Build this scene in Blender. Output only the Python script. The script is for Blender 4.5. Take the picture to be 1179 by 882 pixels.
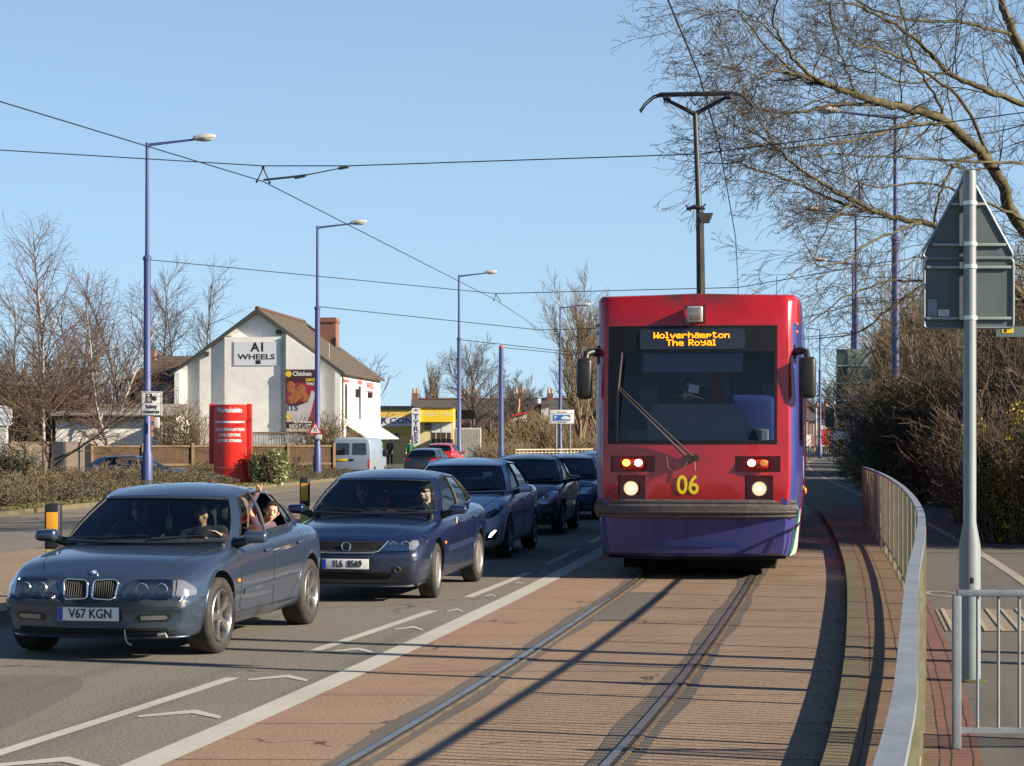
import bpy, bmesh, math, random
import numpy as np
from mathutils import Vector, Matrix
from mathutils.bvhtree import BVHTree
from mathutils.geometry import delaunay_2d_cdt
R = math.radians
random.seed(7)
rng = np.random.default_rng(11)
for o in list(bpy.data.objects): bpy.data.objects.remove(o, do_unlink=True)
scn = bpy.context.scene
COL = scn.collection

# ---------------------------------------------------------------- camera, sky, sun, exposure
CAMH = 1.8
F = 2400.0                       # focal length in photo pixels (photo 1179 wide)
cd = bpy.data.cameras.new('camera'); cam = bpy.data.objects.new('camera', cd); COL.objects.link(cam)
cam.location = (0, 0, CAMH); cam.rotation_euler = (R(90), 0, 0)
cd.sensor_width = 36; cd.lens = 36*F/1179; cd.shift_x = 0; cd.shift_y = (503-441)/1179
cd.clip_start = .1; cd.clip_end = 4000
scn.camera = cam
SUN_AZ = R(180-71); SUN_EL = R(24)
w = bpy.data.worlds.new('World'); scn.world = w; w.use_nodes = True
nt = w.node_tree; nt.nodes.clear()
sky = nt.nodes.new('ShaderNodeTexSky'); sky.sky_type = 'NISHITA'; sky.sun_disc = False
sky.sun_elevation = SUN_EL; sky.sun_rotation = SUN_AZ; sky.air_density = 1.0; sky.dust_density = 0; sky.ozone_density = 6; sky.altitude = 2500
bg = nt.nodes.new('ShaderNodeBackground'); bg.inputs['Strength'].default_value = .066
wo = nt.nodes.new('ShaderNodeOutputWorld')
hz = nt.nodes.new('ShaderNodeMix'); hz.data_type = 'RGBA'; hz.inputs['Factor'].default_value = .5; hz.inputs['B'].default_value = (4.0, 5.7, 7.1, 1)   # thin even haze
_t = nt.nodes.new('ShaderNodeTexCoord'); _s = nt.nodes.new('ShaderNodeSeparateXYZ'); _r = nt.nodes.new('ShaderNodeMapRange'); nt.links.new(_t.outputs['Generated'], _s.inputs[0]); nt.links.new(_s.outputs[2], _r.inputs[0])
_r.inputs[1].default_value = 0; _r.inputs[2].default_value = .55; _r.inputs[3].default_value = .74; _r.inputs[4].default_value = .0; nt.links.new(_r.outputs[0], hz.inputs['Factor'])   # haze lies low
nt.links.new(sky.outputs[0], hz.inputs['A']); nt.links.new(hz.outputs['Result'], bg.inputs[0]); nt.links.new(bg.outputs[0], wo.inputs[0])
S = Vector((math.sin(SUN_AZ)*math.cos(SUN_EL), math.cos(SUN_AZ)*math.cos(SUN_EL), math.sin(SUN_EL)))
sd = bpy.data.lights.new('sun', 'SUN'); sd.energy = 5.0; sd.angle = R(.53); sd.color = (1, .875, .70)
so = bpy.data.objects.new('sun', sd); COL.objects.link(so); so.rotation_euler = S.to_track_quat('Z', 'Y').to_euler(); so.location = (30, -10, 40)
scn.view_settings.view_transform = 'Standard'; scn.view_settings.look = 'None'
scn.view_settings.exposure = 1.06; scn.view_settings.gamma = 1
scn.render.engine = 'CYCLES'
scn.cycles.max_bounces = 8; scn.cycles.transparent_max_bounces = 16; scn.cycles.caustics_reflective = False; scn.cycles.caustics_refractive = False

# ---------------------------------------------------------------- measuring helpers
def G(px, py, h=0.0):                         # a point on the ground (height h) seen at a photo pixel
    d = F*(CAMH-h)/(py-503.0); return ((px-589.5)*d/F, d)
def P(px, py, d):                             # a point at distance d
    return Vector(((px-589.5)*d/F, d, CAMH+(503-py)*d/F))
def X_(px, d): return (px-589.5)*d/F
KZ = [-40, 0, 4.4, 11.4, 22, 28.8, 43.2, 57.6, 86, 120, 160, 173, 200, 230, 260]
KX = [-8.0, -.50, .22, 1.72, 3.54, 4.58, 6.49, 8.15, 11.3, 15.5, 21.9, 25, 34, 49, 70]
def _pchip(xs, ys):
    xs = np.array(xs, float); ys = np.array(ys, float); h = np.diff(xs); d = np.diff(ys)/h
    m = np.zeros(len(xs)); m[0] = d[0]; m[-1] = d[-1]
    for i in range(1, len(xs)-1):
        if d[i-1]*d[i] <= 0: m[i] = 0
        else:
            w1 = 2*h[i]+h[i-1]; w2 = h[i]+2*h[i-1]; m[i] = (w1+w2)/(w1/d[i-1]+w2/d[i])
    def f(x):
        i = int(np.clip(np.searchsorted(xs, x)-1, 0, len(xs)-2)); t = (x-xs[i])/h[i]; t = min(max(t, -.5), 1.5)
        return ((2*t**3-3*t**2+1)*ys[i]+(t**3-2*t**2+t)*h[i]*m[i]+(-2*t**3+3*t**2)*ys[i+1]+(t**3-t**2)*h[i]*m[i+1])
    return f
K = _pchip(KZ, KX)
def lin(c):
    c = [x/255 for x in c]; return tuple(x/12.92 if x <= .04045 else ((x+.055)/1.055)**2.4 for x in c)

# ---------------------------------------------------------------- materials
MATS = {}
def mat(name, col, rough=.6, metal=0, spec=.5, coat=0, noise=None, bump=0, bscale=40, emit=None, estr=0, srgb=False, trans=0, dirt=None):
    """noise=(scale, amount[, second colour]); a mottled colour; bump on object coordinates"""
    if name in MATS: return MATS[name]
    m = bpy.data.materials.new(name); m.use_nodes = True; n = m.node_tree.nodes; l = m.node_tree.links
    b = n['Principled BSDF']; c = lin(col) if srgb else col
    b.inputs['Base Color'].default_value = (*c, 1); b.inputs['Roughness'].default_value = rough
    b.inputs['Metallic'].default_value = metal; b.inputs['Specular IOR Level'].default_value = spec
    b.inputs['Coat Weight'].default_value = coat; b.inputs['Coat Roughness'].default_value = .04
    if emit: b.inputs['Emission Color'].default_value = (*emit, 1); b.inputs['Emission Strength'].default_value = estr
    tc = n.new('ShaderNodeTexCoord')
    if noise:
        nz = n.new('ShaderNodeTexNoise'); nz.inputs['Scale'].default_value = noise[0]; nz.inputs['Detail'].default_value = 6; nz.inputs['Roughness'].default_value = .65
        l.new(tc.outputs['Object'], nz.inputs['Vector'])
        mx = n.new('ShaderNodeMix'); mx.data_type = 'RGBA'
        c2 = noise[2] if len(noise) > 2 else tuple(max(0, x*(1-noise[1])) for x in c)
        rp = n.new('ShaderNodeValToRGB'); rp.color_ramp.elements[0].position = .35; rp.color_ramp.elements[1].position = .65
        l.new(nz.outputs['Fac'], rp.inputs[0]); l.new(rp.outputs[0], mx.inputs['Factor'])
        mx.inputs['A'].default_value = (*c, 1); mx.inputs['B'].default_value = (*c2, 1)
        l.new(mx.outputs['Result'], b.inputs['Base Color'])
    if dirt:                                    # dust that lies on the lower body: (height, colour, strength)
        sp = n.new('ShaderNodeSeparateXYZ'); l.new(tc.outputs['Object'], sp.inputs[0])
        mr = n.new('ShaderNodeMapRange'); mr.inputs['From Min'].default_value = dirt[0]; mr.inputs['From Max'].default_value = .05; l.new(sp.outputs['Z'], mr.inputs['Value'])
        n2 = n.new('ShaderNodeTexNoise'); n2.inputs['Scale'].default_value = 5; n2.inputs['Detail'].default_value = 8; l.new(tc.outputs['Object'], n2.inputs['Vector'])
        mu = n.new('ShaderNodeMath'); mu.operation = 'MULTIPLY'; l.new(mr.outputs[0], mu.inputs[0]); l.new(n2.outputs['Fac'], mu.inputs[1])
        m2 = n.new('ShaderNodeMath'); m2.operation = 'MULTIPLY_ADD'; m2.use_clamp = True; m2.inputs[1].default_value = dirt[2]; m2.inputs[2].default_value = .03; l.new(mu.outputs[0], m2.inputs[0])
        dm = n.new('ShaderNodeMix'); dm.data_type = 'RGBA'; l.new(m2.outputs[0], dm.inputs['Factor']); dm.inputs['A'].default_value = (*c, 1); dm.inputs['B'].default_value = (*dirt[1], 1)
        l.new(dm.outputs['Result'], b.inputs['Base Color'])
        rm = n.new('ShaderNodeMapRange'); l.new(m2.outputs[0], rm.inputs['Value']); rm.inputs['To Min'].default_value = rough; rm.inputs['To Max'].default_value = .75; l.new(rm.outputs[0], b.inputs['Roughness'])
        cm = n.new('ShaderNodeMapRange'); l.new(m2.outputs[0], cm.inputs['Value']); cm.inputs['To Min'].default_value = coat; cm.inputs['To Max'].default_value = 0; l.new(cm.outputs[0], b.inputs['Coat Weight'])
    if bump:
        nb = n.new('ShaderNodeTexNoise'); nb.inputs['Scale'].default_value = bscale; nb.inputs['Detail'].default_value = 4; l.new(tc.outputs['Object'], nb.inputs['Vector'])
        bp = n.new('ShaderNodeBump'); bp.inputs['Strength'].default_value = bump; bp.inputs['Distance'].default_value = .02
        l.new(nb.outputs['Fac'], bp.inputs['Height']); l.new(bp.outputs[0], b.inputs['Normal'])
    MATS[name] = m; return m
def glass(name, tint, refl=.06, rough=.02, body=None):
    """thin glazing: lets tinted light through and mirrors more at grazing angles"""
    if name in MATS: return MATS[name]
    m = bpy.data.materials.new(name); m.use_nodes = True; n = m.node_tree.nodes; l = m.node_tree.links; n.clear()
    out = n.new('ShaderNodeOutputMaterial'); tr = n.new('ShaderNodeBsdfTransparent'); gl = n.new('ShaderNodeBsdfGlossy')
    tr.inputs[0].default_value = (*tint, 1); gl.inputs['Roughness'].default_value = rough; gl.inputs['Color'].default_value = (1, 1, 1, 1)
    fr = n.new('ShaderNodeFresnel'); fr.inputs['IOR'].default_value = 1.5
    ad = n.new('ShaderNodeMath'); ad.operation = 'ADD'; ad.inputs[1].default_value = refl; ad.use_clamp = True; l.new(fr.outputs[0], ad.inputs[0])
    mx = n.new('ShaderNodeMixShader'); l.new(ad.outputs[0], mx.inputs[0]); l.new(tr.outputs[0], mx.inputs[1]); l.new(gl.outputs[0], mx.inputs[2])
    last = mx
    if body:                                    # dusty film on the pane
        df = n.new('ShaderNodeBsdfDiffuse'); df.inputs[0].default_value = (*body[0], 1)
        m2 = n.new('ShaderNodeMixShader'); m2.inputs[0].default_value = body[1]; l.new(mx.outputs[0], m2.inputs[1]); l.new(df.outputs[0], m2.inputs[2]); last = m2
    l.new(last.outputs[0], out.inputs[0]); MATS[name] = m; return m
def emis(name, col, s):
    if name in MATS: return MATS[name]
    m = bpy.data.materials.new(name); m.use_nodes = True; n = m.node_tree.nodes; b = n['Principled BSDF']
    b.inputs['Base Color'].default_value = (*[x*.3 for x in col], 1); b.inputs['Emission Color'].default_value = (*col, 1); b.inputs['Emission Strength'].default_value = s
    MATS[name] = m; return m

# ---------------------------------------------------------------- objects
def tag(o, label=None, cat=None, group=None, kind=None):
    if label: o['label'] = label
    if cat: o['category'] = cat
    if group: o['group'] = group
    if kind: o['kind'] = kind
    return o
def thing(name, label, cat, loc=(0, 0, 0), rotz=0, group=None):
    o = bpy.data.objects.new(name, None); COL.objects.link(o); o.empty_display_size = .2
    o.location = loc; o.rotation_euler = (0, 0, rotz); return tag(o, label, cat, group)
def link(name, me, mats, parent=None, smooth=None):
    for m in (mats if isinstance(mats, (list, tuple)) else [mats]): me.materials.append(m)
    o = bpy.data.objects.new(name, me); COL.objects.link(o)
    if parent is not None: o.parent = parent
    if smooth is not None:
        me.polygons.foreach_set('use_smooth', [True]*len(me.polygons))
        if smooth < 180: me.set_sharp_from_angle(angle=R(smooth))
    return o
def copy_tree(o, parent=None):
    c = o.copy(); COL.objects.link(c)
    if parent is not None: c.parent = parent
    for ch in list(o.children): copy_tree(ch, c)
    return c
class MB:
    def __init__(s): s.v = []; s.f = []; s.m = []
    def add(s, vs, fs, mi=0, M=None):
        b = len(s.v)
        s.v += [tuple(M @ Vector(p)) if M is not None else tuple(p) for p in vs]
        s.f += [tuple(i+b for i in f) for f in fs]; s.m += [mi]*len(fs); return s
    def box(s, x0, x1, y0, y1, z0, z1, mi=0, M=None, bev=0):
        if bev <= 0:
            vs = [(x, y, z) for z in (z0, z1) for y in (y0, y1) for x in (x0, x1)]
            return s.add(vs, [(0, 2, 3, 1), (4, 5, 7, 6), (0, 1, 5, 4), (2, 6, 7, 3), (0, 4, 6, 2), (1, 3, 7, 5)], mi, M)
        bm = bmesh.new(); bmesh.ops.create_cube(bm, size=1)
        for v in bm.verts: v.co = Vector(((x0+x1)/2+v.co.x*(x1-x0), (y0+y1)/2+v.co.y*(y1-y0), (z0+z1)/2+v.co.z*(z1-z0)))
        bmesh.ops.bevel(bm, geom=bm.edges[:], offset=bev, segments=3, profile=.5, affect='EDGES')
        s.bm(bm, mi, M); return s
    def bm(s, bm, mi=0, M=None):
        bm.verts.index_update(); s.add([v.co[:] for v in bm.verts], [[v.index for v in f.verts] for f in bm.faces], mi, M); bm.free(); return s
    def tube(s, pts, rad, n=8, mi=0, caps=True, M=None, flat=1.0, ph=0.0):
        pts = [Vector(p) for p in pts]; k = len(pts)
        if not isinstance(rad, (list, tuple, np.ndarray)): rad = [rad]*k
        rings = []; up = None
        for i in range(k):
            t = (pts[min(i+1, k-1)]-pts[max(i-1, 0)]).normalized()
            if up is None: up = Vector((0, 0, 1)) if abs(t.z) < .9 else Vector((1, 0, 0))
            a = t.cross(up); a = a.normalized() if a.length > 1e-6 else Vector((1, 0, 0)); b = a.cross(t).normalized(); up = b
            rings.append([pts[i]+(a*math.cos(2*math.pi*j/n+ph)+b*math.sin(2*math.pi*j/n+ph)*flat)*rad[i] for j in range(n)])
        vs = [p for r in rings for p in r]
        fs = [(i*n+j, i*n+(j+1) % n, (i+1)*n+(j+1) % n, (i+1)*n+j) for i in range(k-1) for j in range(n)]
        if caps: fs += [tuple(range(n-1, -1, -1)), tuple(range((k-1)*n, k*n))]
        return s.add(vs, fs, mi, M)
    def lathe(s, prof, n=24, axis='z', mi=0, M=None, cap=True, c=(0, 0, 0)):
        vs = []
        for (r, h) in prof:
            for j in range(n):
                a = 2*math.pi*j/n; q = (r*math.cos(a), r*math.sin(a), h)
                if axis == 'y': q = (q[0], q[2], q[1])
                if axis == 'x': q = (q[2], q[0], q[1])
                vs.append((q[0]+c[0], q[1]+c[1], q[2]+c[2]))
        k = len(prof); fs = [(i*n+j, i*n+(j+1) % n, (i+1)*n+(j+1) % n, (i+1)*n+j) for i in range(k-1) for j in range(n)]
        if cap: fs += [tuple(range(n)), tuple(range((k-1)*n, k*n))]
        return s.add(vs, fs, mi, M)
    def prism(s, out, y0, y1, mi=0, M=None, ax='y'):
        """outline in the x-z plane pushed from y0 to y1 (ax='x': outline is (y,z) pushed in x; 'z': (x,y) pushed in z)"""
        n = len(out)
        f = {'y': lambda a, b, d: (a, d, b), 'x': lambda a, b, d: (d, a, b), 'z': lambda a, b, d: (a, b, d)}[ax]
        vs = [f(a, b, y0) for a, b in out]+[f(a, b, y1) for a, b in out]
        return s.add(vs, [tuple(range(n)), tuple(range(2*n-1, n-1, -1))]+[(i, (i+1) % n, n+(i+1) % n, n+i) for i in range(n)], mi, M)
    def ell(s, c, r, n=16, mi=0, M=None):
        prof = [(max(math.sin(math.pi*i/(n//2)), 1e-4), -math.cos(math.pi*i/(n//2))) for i in range(n//2+1)]
        mm = Matrix.Translation(c) @ Matrix.Diagonal((r[0], r[1], r[2], 1)) if hasattr(r, '__len__') else Matrix.Translation(c) @ Matrix.Scale(r, 4)
        return s.lathe(prof, n, 'z', mi, (M @ mm) if M is not None else mm, cap=False)
    def me(s, name, fix=True):
        me = bpy.data.meshes.new(name); me.from_pydata(s.v, [], s.f); me.polygons.foreach_set('material_index', s.m)
        if fix:
            bm = bmesh.new(); bm.from_mesh(me); bmesh.ops.recalc_face_normals(bm, faces=bm.faces[:]); bm.to_mesh(me); bm.free()
        me.update(); return me
    def build(s, name, mats, parent=None, smooth=35, fix=True): return link(name, s.me(name, fix), mats, parent, smooth)
def text(name, body, size, m, M, parent, bold=0.0, sx=1.0, align='CENTER', ext=.0015, bev=0):
    c = bpy.data.curves.new('t', 'FONT'); c.body = body; c.size = size; c.align_x = align; c.align_y = 'CENTER'; c.extrude = ext; c.offset = bold; c.resolution_u = 3; c.space_line = .95
    o = bpy.data.objects.new('t', c); COL.objects.link(o)
    dg = bpy.context.evaluated_depsgraph_get(); me = bpy.data.meshes.new_from_object(o.evaluated_get(dg))
    bpy.data.objects.remove(o, do_unlink=True); bpy.data.curves.remove(c)
    me.transform(M @ Matrix.Diagonal((sx, 1, 1, 1))); me.materials.clear(); me.name = name
    return link(name, me, m, parent)
FRONT = Matrix.Rotation(R(90), 4, 'X')                     # text standing up and facing -Y
def TM(x, y, z, rz=0): return Matrix.Translation((x, y, z)) @ Matrix.Rotation(rz, 4, 'Z') @ FRONT
def evaluated(me, mods):
    o = bpy.data.objects.new('tmp', me); COL.objects.link(o); extra = []
    for k, kw in mods:
        md = o.modifiers.new('m', k)
        for a, b in kw.items(): setattr(md, a, b)
    bpy.context.view_layer.update(); dg = bpy.context.evaluated_depsgraph_get()
    r = bpy.data.meshes.new_from_object(o.evaluated_get(dg)); bpy.data.objects.remove(o, do_unlink=True); return r
def bool_cut(me, cutters):
    cos = []
    for cme in cutters:
        co = bpy.data.objects.new('cut', cme); COL.objects.link(co); cos.append(co)
    r = evaluated(me, [('BOOLEAN', dict(operation='DIFFERENCE', object=c, solver='EXACT', material_mode='INDEX')) for c in cos])
    for c in cos: bpy.data.objects.remove(c, do_unlink=True)
    return r
def join_objs_mesh(mb): return mb
# ---------------------------------------------------------------- the setting
def surf(name, kind, **kw):
    """surface materials on a (offset, distance along) UV in metres"""
    m = bpy.data.materials.new(name); m.use_nodes = True; n = m.node_tree.nodes; l = m.node_tree.links; b = n['Principled BSDF']
    b.inputs['Specular IOR Level'].default_value = .3; b.inputs['Roughness'].default_value = .85
    uv = n.new('ShaderNodeUVMap'); uv.uv_map = 'UVMap'
    def nz(sc, det=6, rough=.6, vec=None, stretch=None):
        t = n.new('ShaderNodeTexNoise'); t.inputs['Scale'].default_value = sc; t.inputs['Detail'].default_value = det; t.inputs['Roughness'].default_value = rough
        src = uv.outputs[0]
        if stretch:
            mp = n.new('ShaderNodeMapping'); mp.inputs['Scale'].default_value = stretch; l.new(src, mp.inputs[0]); src = mp.outputs[0]
        l.new(src, t.inputs['Vector']); return t.outputs['Fac']
    def ramp(v, a, b2):
        r = n.new('ShaderNodeMapRange'); r.inputs['From Min'].default_value = a; r.inputs['From Max'].default_value = b2; l.new(v, r.inputs['Value']); return r.outputs[0]
    def mix(f, a, b2, bt='MIX'):
        x = n.new('ShaderNodeMix'); x.data_type = 'RGBA'; x.blend_type = bt
        if hasattr(f, 'node'): l.new(f, x.inputs['Factor'])
        else: x.inputs['Factor'].default_value = f
        for i, q in (('A', a), ('B', b2)):
            if hasattr(q, 'node'): l.new(q, x.inputs[i])
            else: x.inputs[i].default_value = (*q, 1)
        return x.outputs['Result']
    def math_(op, a, b2=None, c=None):
        x = n.new('ShaderNodeMath'); x.operation = op
        for i, q in enumerate((a, b2, c)):
            if q is None: continue
            if hasattr(q, 'node'): l.new(q, x.inputs[i])
            else: x.inputs[i].default_value = q
        return x.outputs[0]
    sep = n.new('ShaderNodeSeparateXYZ'); l.new(uv.outputs[0], sep.inputs[0]); U, V = sep.outputs[0], sep.outputs[1]
    grain = nz(kw.get('grain', 90), 3, .7)
    col = mix(ramp(nz(kw.get('big', .6), 5), .35, .65), kw['c1'], kw['c2'])
    col = mix(math_('MULTIPLY', ramp(grain, .38, .64), kw.get('speck', .35)), col, kw.get('c3', (.02, .02, .02)))
    height = grain
    if kind == 'asphalt':
        st = ramp(nz(1.0, 6, .6, stretch=(2.2, .12, 1)), .52, .72)
        col = mix(math_('MULTIPLY', st, .35), col, (.035, .033, .03))
        if kw.get('lane'):                       # polished wheel tracks and the oily middle of the lane
            tr = math_('ABSOLUTE', math_('SUBTRACT', math_('ABSOLUTE', math_('ADD', U, 6.1)), .78)); col = mix(math_('MULTIPLY', ramp(tr, .42, .0), math_('MULTIPLY', ramp(nz(.8, 5, .6, stretch=(1, .15, 1)), .3, .6), .35)), col, (.19, .172, .145))
            oil = math_('MULTIPLY', ramp(math_('ABSOLUTE', math_('ADD', U, 6.1)), .34, .0), ramp(nz(1.3, 6, .7, stretch=(1.5, .25, 1)), .42, .66)); col = mix(math_('MULTIPLY', oil, .6), col, (.045, .04, .034))
            ptc = math_('MULTIPLY', math_('GREATER_THAN', nz(.22, 1, .3, stretch=(.6, .25, 1)), .60), .35); col = mix(ptc, col, (.075, .068, .056))
        ck = n.new('ShaderNodeTexVoronoi'); ck.feature = 'DISTANCE_TO_EDGE'; ck.inputs['Scale'].default_value = .35; wv = n.new('ShaderNodeTexNoise'); wv.inputs['Scale'].default_value = 2.0; wv.inputs['Detail'].default_value = 5
        l.new(uv.outputs[0], wv.inputs['Vector']); av = n.new('ShaderNodeVectorMath'); av.operation = 'MULTIPLY_ADD'; av.inputs[1].default_value = (.8, .8, 0); l.new(wv.outputs['Color'], av.inputs[0]); l.new(uv.outputs[0], av.inputs[2]); l.new(av.outputs[0], ck.inputs['Vector'])
        cr = math_('MULTIPLY', math_('LESS_THAN', ck.outputs['Distance'], .006), math_('GREATER_THAN', nz(.35, 2), .52))
        col = mix(math_('MULTIPLY', cr, .6), col, (.02, .02, .02))
    if kind == 'tan':
        # fine dark lines across the slab, joints every metre and a half, a ragged darker edge at the kerb, hairline cracks
        rib = math_('LESS_THAN', math_('FRACT', math_('MULTIPLY', V, 1/.052)), .28)
        fine_line_f = math_('MULTIPLY', rib, ramp(nz(1.2, 3), .3, .6))
        col = mix(math_('MULTIPLY', fine_line_f, .22), col, (.09, .045, .022))
        Vj = math_('ADD', V, math_('MULTIPLY', nz(1.5, 2), .05))
        jn = math_('LESS_THAN', math_('FRACT', math_('MULTIPLY', Vj, 1/1.47)), .018)
        col = mix(math_('MULTIPLY', jn, .8), col, (.02, .015, .012))
        ck = n.new('ShaderNodeTexVoronoi'); ck.feature = 'DISTANCE_TO_EDGE'; ck.inputs['Scale'].default_value = .45; wv = n.new('ShaderNodeTexNoise'); wv.inputs['Scale'].default_value = 2.5; wv.inputs['Detail'].default_value = 5
        l.new(uv.outputs[0], wv.inputs['Vector']); av = n.new('ShaderNodeVectorMath'); av.operation = 'MULTIPLY_ADD'; av.inputs[1].default_value = (.7, .7, 0); l.new(wv.outputs['Color'], av.inputs[0]); l.new(uv.outputs[0], av.inputs[2]); l.new(av.outputs[0], ck.inputs['Vector'])
        cr = math_('MULTIPLY', math_('LESS_THAN', ck.outputs['Distance'], .006), math_('MULTIPLY', math_('GREATER_THAN', nz(.3, 2), .5), math_('LESS_THAN', U, -1.4)))
        col = mix(math_('MULTIPLY', cr, .75), col, (.02, .015, .012))
        st = ramp(nz(2.5, 7, .7), .55, .75); col = mix(math_('MULTIPLY', st, .45), col, (.11, .06, .035))
        ed = ramp(math_('ADD', U, math_('MULTIPLY', nz(6, 4), .14)), -.02, .10); col = mix(math_('MULTIPLY', ed, .85), col, (.05, .035, .02))
        pk = math_('MULTIPLY', ramp(U, -2.4, -3.2), ramp(nz(.5, 3), .35, .7)); col = mix(math_('MULTIPLY', pk, .28), col, (.31, .13, .105))
    if kind == 'brick':
        bt = n.new('ShaderNodeTexBrick'); bt.inputs['Scale'].default_value = 1; bt.inputs['Mortar Size'].default_value = .006; bt.inputs['Mortar Smooth'].default_value = .1
        bt.inputs['Brick Width'].default_value = kw['bw']; bt.inputs['Row Height'].default_value = kw['bh']; bt.offset = kw.get('off', 0)
        bt.inputs['Color1'].default_value = (*kw['c1'], 1); bt.inputs['Color2'].default_value = (*kw['c2'], 1); bt.inputs['Mortar'].default_value = (*kw.get('mor', (.03, .022, .015)), 1); bt.inputs['Bias'].default_value = 0
        cmb = n.new('ShaderNodeCombineXYZ'); l.new(math_('ADD', U, math_('MULTIPLY', nz(2.2, 2), .03)), cmb.inputs[0]); l.new(V, cmb.inputs[1]); l.new(cmb.outputs[0], bt.inputs['Vector'])
        col = mix(math_('MULTIPLY', ramp(nz(3, 5), .4, .7), .35), bt.outputs['Color'], kw.get('c3', (.08, .05, .03)))
        col = mix(math_('MULTIPLY', ramp(grain, .4, .65), .25), col, (.04, .03, .02))
    if kind == 'paint':
        wear = ramp(nz(9, 8, .8), kw.get('w0', .60), kw.get('w1', .78)); col = mix(wear, col, (.09, .085, .075))
    if kind == 'soil': col = mix(ramp(nz(4, 8, .75), .42, .62), col, kw['c4'])
    l.new(col, b.inputs['Base Color'])
    bp = n.new('ShaderNodeBump'); bp.inputs['Strength'].default_value = kw.get('bump', .35); bp.inputs['Distance'].default_value = .008; l.new(height, bp.inputs['Height']); l.new(bp.outputs[0], b.inputs['Normal'])
    return m
def zs_(z0, z1):
    out = []; z = z0
    while z < z1-1e-6: out.append(z); z += max(.4, min(3.0, (abs(z)+6)*.03))
    out.append(z1); return out
def strip(name, o0, o1, z0, z1, h, m, side=None, nx=1, xf=None, label=None):
    """a sheet following the kerb line from offset o0 to o1 (numbers or functions of distance); side = depth of skirt edges"""
    f0 = o0 if callable(o0) else (lambda z: o0); f1 = o1 if callable(o1) else (lambda z: o1)
    hf = h if callable(h) else (lambda o: h)
    vs, fs, uvs = [], [], []; zz = zs_(z0, z1); nn = nx+1
    for z in zz:
        k = K(z)
        for i in range(nn):
            o = f0(z)+(f1(z)-f0(z))*i/nx; vs.append((k+o, z, hf(o))); uvs.append((o, z*1.01))
    for j in range(len(zz)-1):
        for i in range(nx): a = j*nn+i; fs.append((a, a+1, a+nn+1, a+nn))
    if side:
        for e in (0, nx):
            b = len(vs)
            for j, z in enumerate(zz):
                q = vs[j*nn+e]; u = uvs[j*nn+e]; vs.append(q); uvs.append(u); vs.append((q[0], q[1], q[2]-side)); uvs.append((u[0]+(side if e else -side), u[1]))
            for j in range(len(zz)-1): fs.append((b+2*j, b+2*j+1, b+2*j+3, b+2*j+2))
    me = bpy.data.meshes.new(name); me.from_pydata(vs, [], fs); uvl = me.uv_layers.new(name='UVMap')
    for lp in me.loops: uvl.data[lp.index].uv = uvs[lp.vertex_index]
    bm = bmesh.new(); bm.from_mesh(me); bmesh.ops.recalc_face_normals(bm, faces=bm.faces[:]); bm.to_mesh(me); bm.free()
    o = link(name, me, m); return tag(o, label, None, None, 'structure')
ZN, ZF = -30, 258
m_asph = surf('road_asphalt', 'asphalt', c1=(.135, .118, .092), c2=(.105, .093, .074), c3=(.26, .235, .19), speck=.9, grain=42, bump=.8, lane=1)
m_tan = surf('tramway_surface', 'tan', c1=(.35, .247, .165), c2=(.30, .21, .138), c3=(.13, .09, .06), speck=.6, grain=38, bump=.8)
m_tan2 = surf('reserve_surface', 'soil', c1=(.36, .26, .16), c2=(.30, .21, .13), c4=(.20, .15, .10), speck=.3)
m_brick = surf('tan_paviours', 'brick', bw=.21, bh=.105, c1=(.235, .15, .085), c2=(.19, .12, .07))
m_rbrick = surf('red_paviours', 'brick', bw=.115, bh=.105, c1=(.24, .115, .085), c2=(.19, .09, .065))
m_kerb = surf('kerb_stone', 'brick', bw=.30, bh=.5, c1=(.19, .155, .09), c2=(.155, .13, .075), c3=(.07, .06, .035))
m_foot = surf('footway_asphalt', 'asphalt', c1=(.115, .104, .084), c2=(.095, .086, .07), c3=(.20, .18, .15), speck=.5, grain=120)
m_white = surf('road_paint', 'paint', w0=.56, w1=.80, c1=(.50, .48, .41), c2=(.42, .40, .34), c3=(.25, .23, .2), speck=.3)
m_wht2 = surf('footway_paint', 'paint', c1=(.38, .33, .27), c2=(.32, .27, .22), c3=(.25, .23, .2), speck=.3, w0=.5, w1=.8)
m_soil = surf('verge_soil', 'soil', c1=(.10, .075, .04), c2=(.07, .055, .03), c4=(.05, .055, .02), c3=(.03, .025, .015))
m_grass = surf('verge_grass', 'soil', c1=(.14, .15, .045), c2=(.10, .11, .035), c4=(.13, .10, .05), c3=(.04, .05, .015), grain=25)
m_pale = surf('pale_strip_surface', 'soil', c1=(.30, .25, .18), c2=(.24, .20, .145), c4=(.18, .15, .11), c3=(.12, .1, .07))
m_yard = surf('yard_surface', 'soil', c1=(.16, .14, .11), c2=(.13, .115, .09), c4=(.10, .085, .06))
m_tar = surf('tar', 'asphalt', c1=(.115, .098, .08), c2=(.09, .078, .066), c3=(.20, .17, .14), speck=.45)
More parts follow.
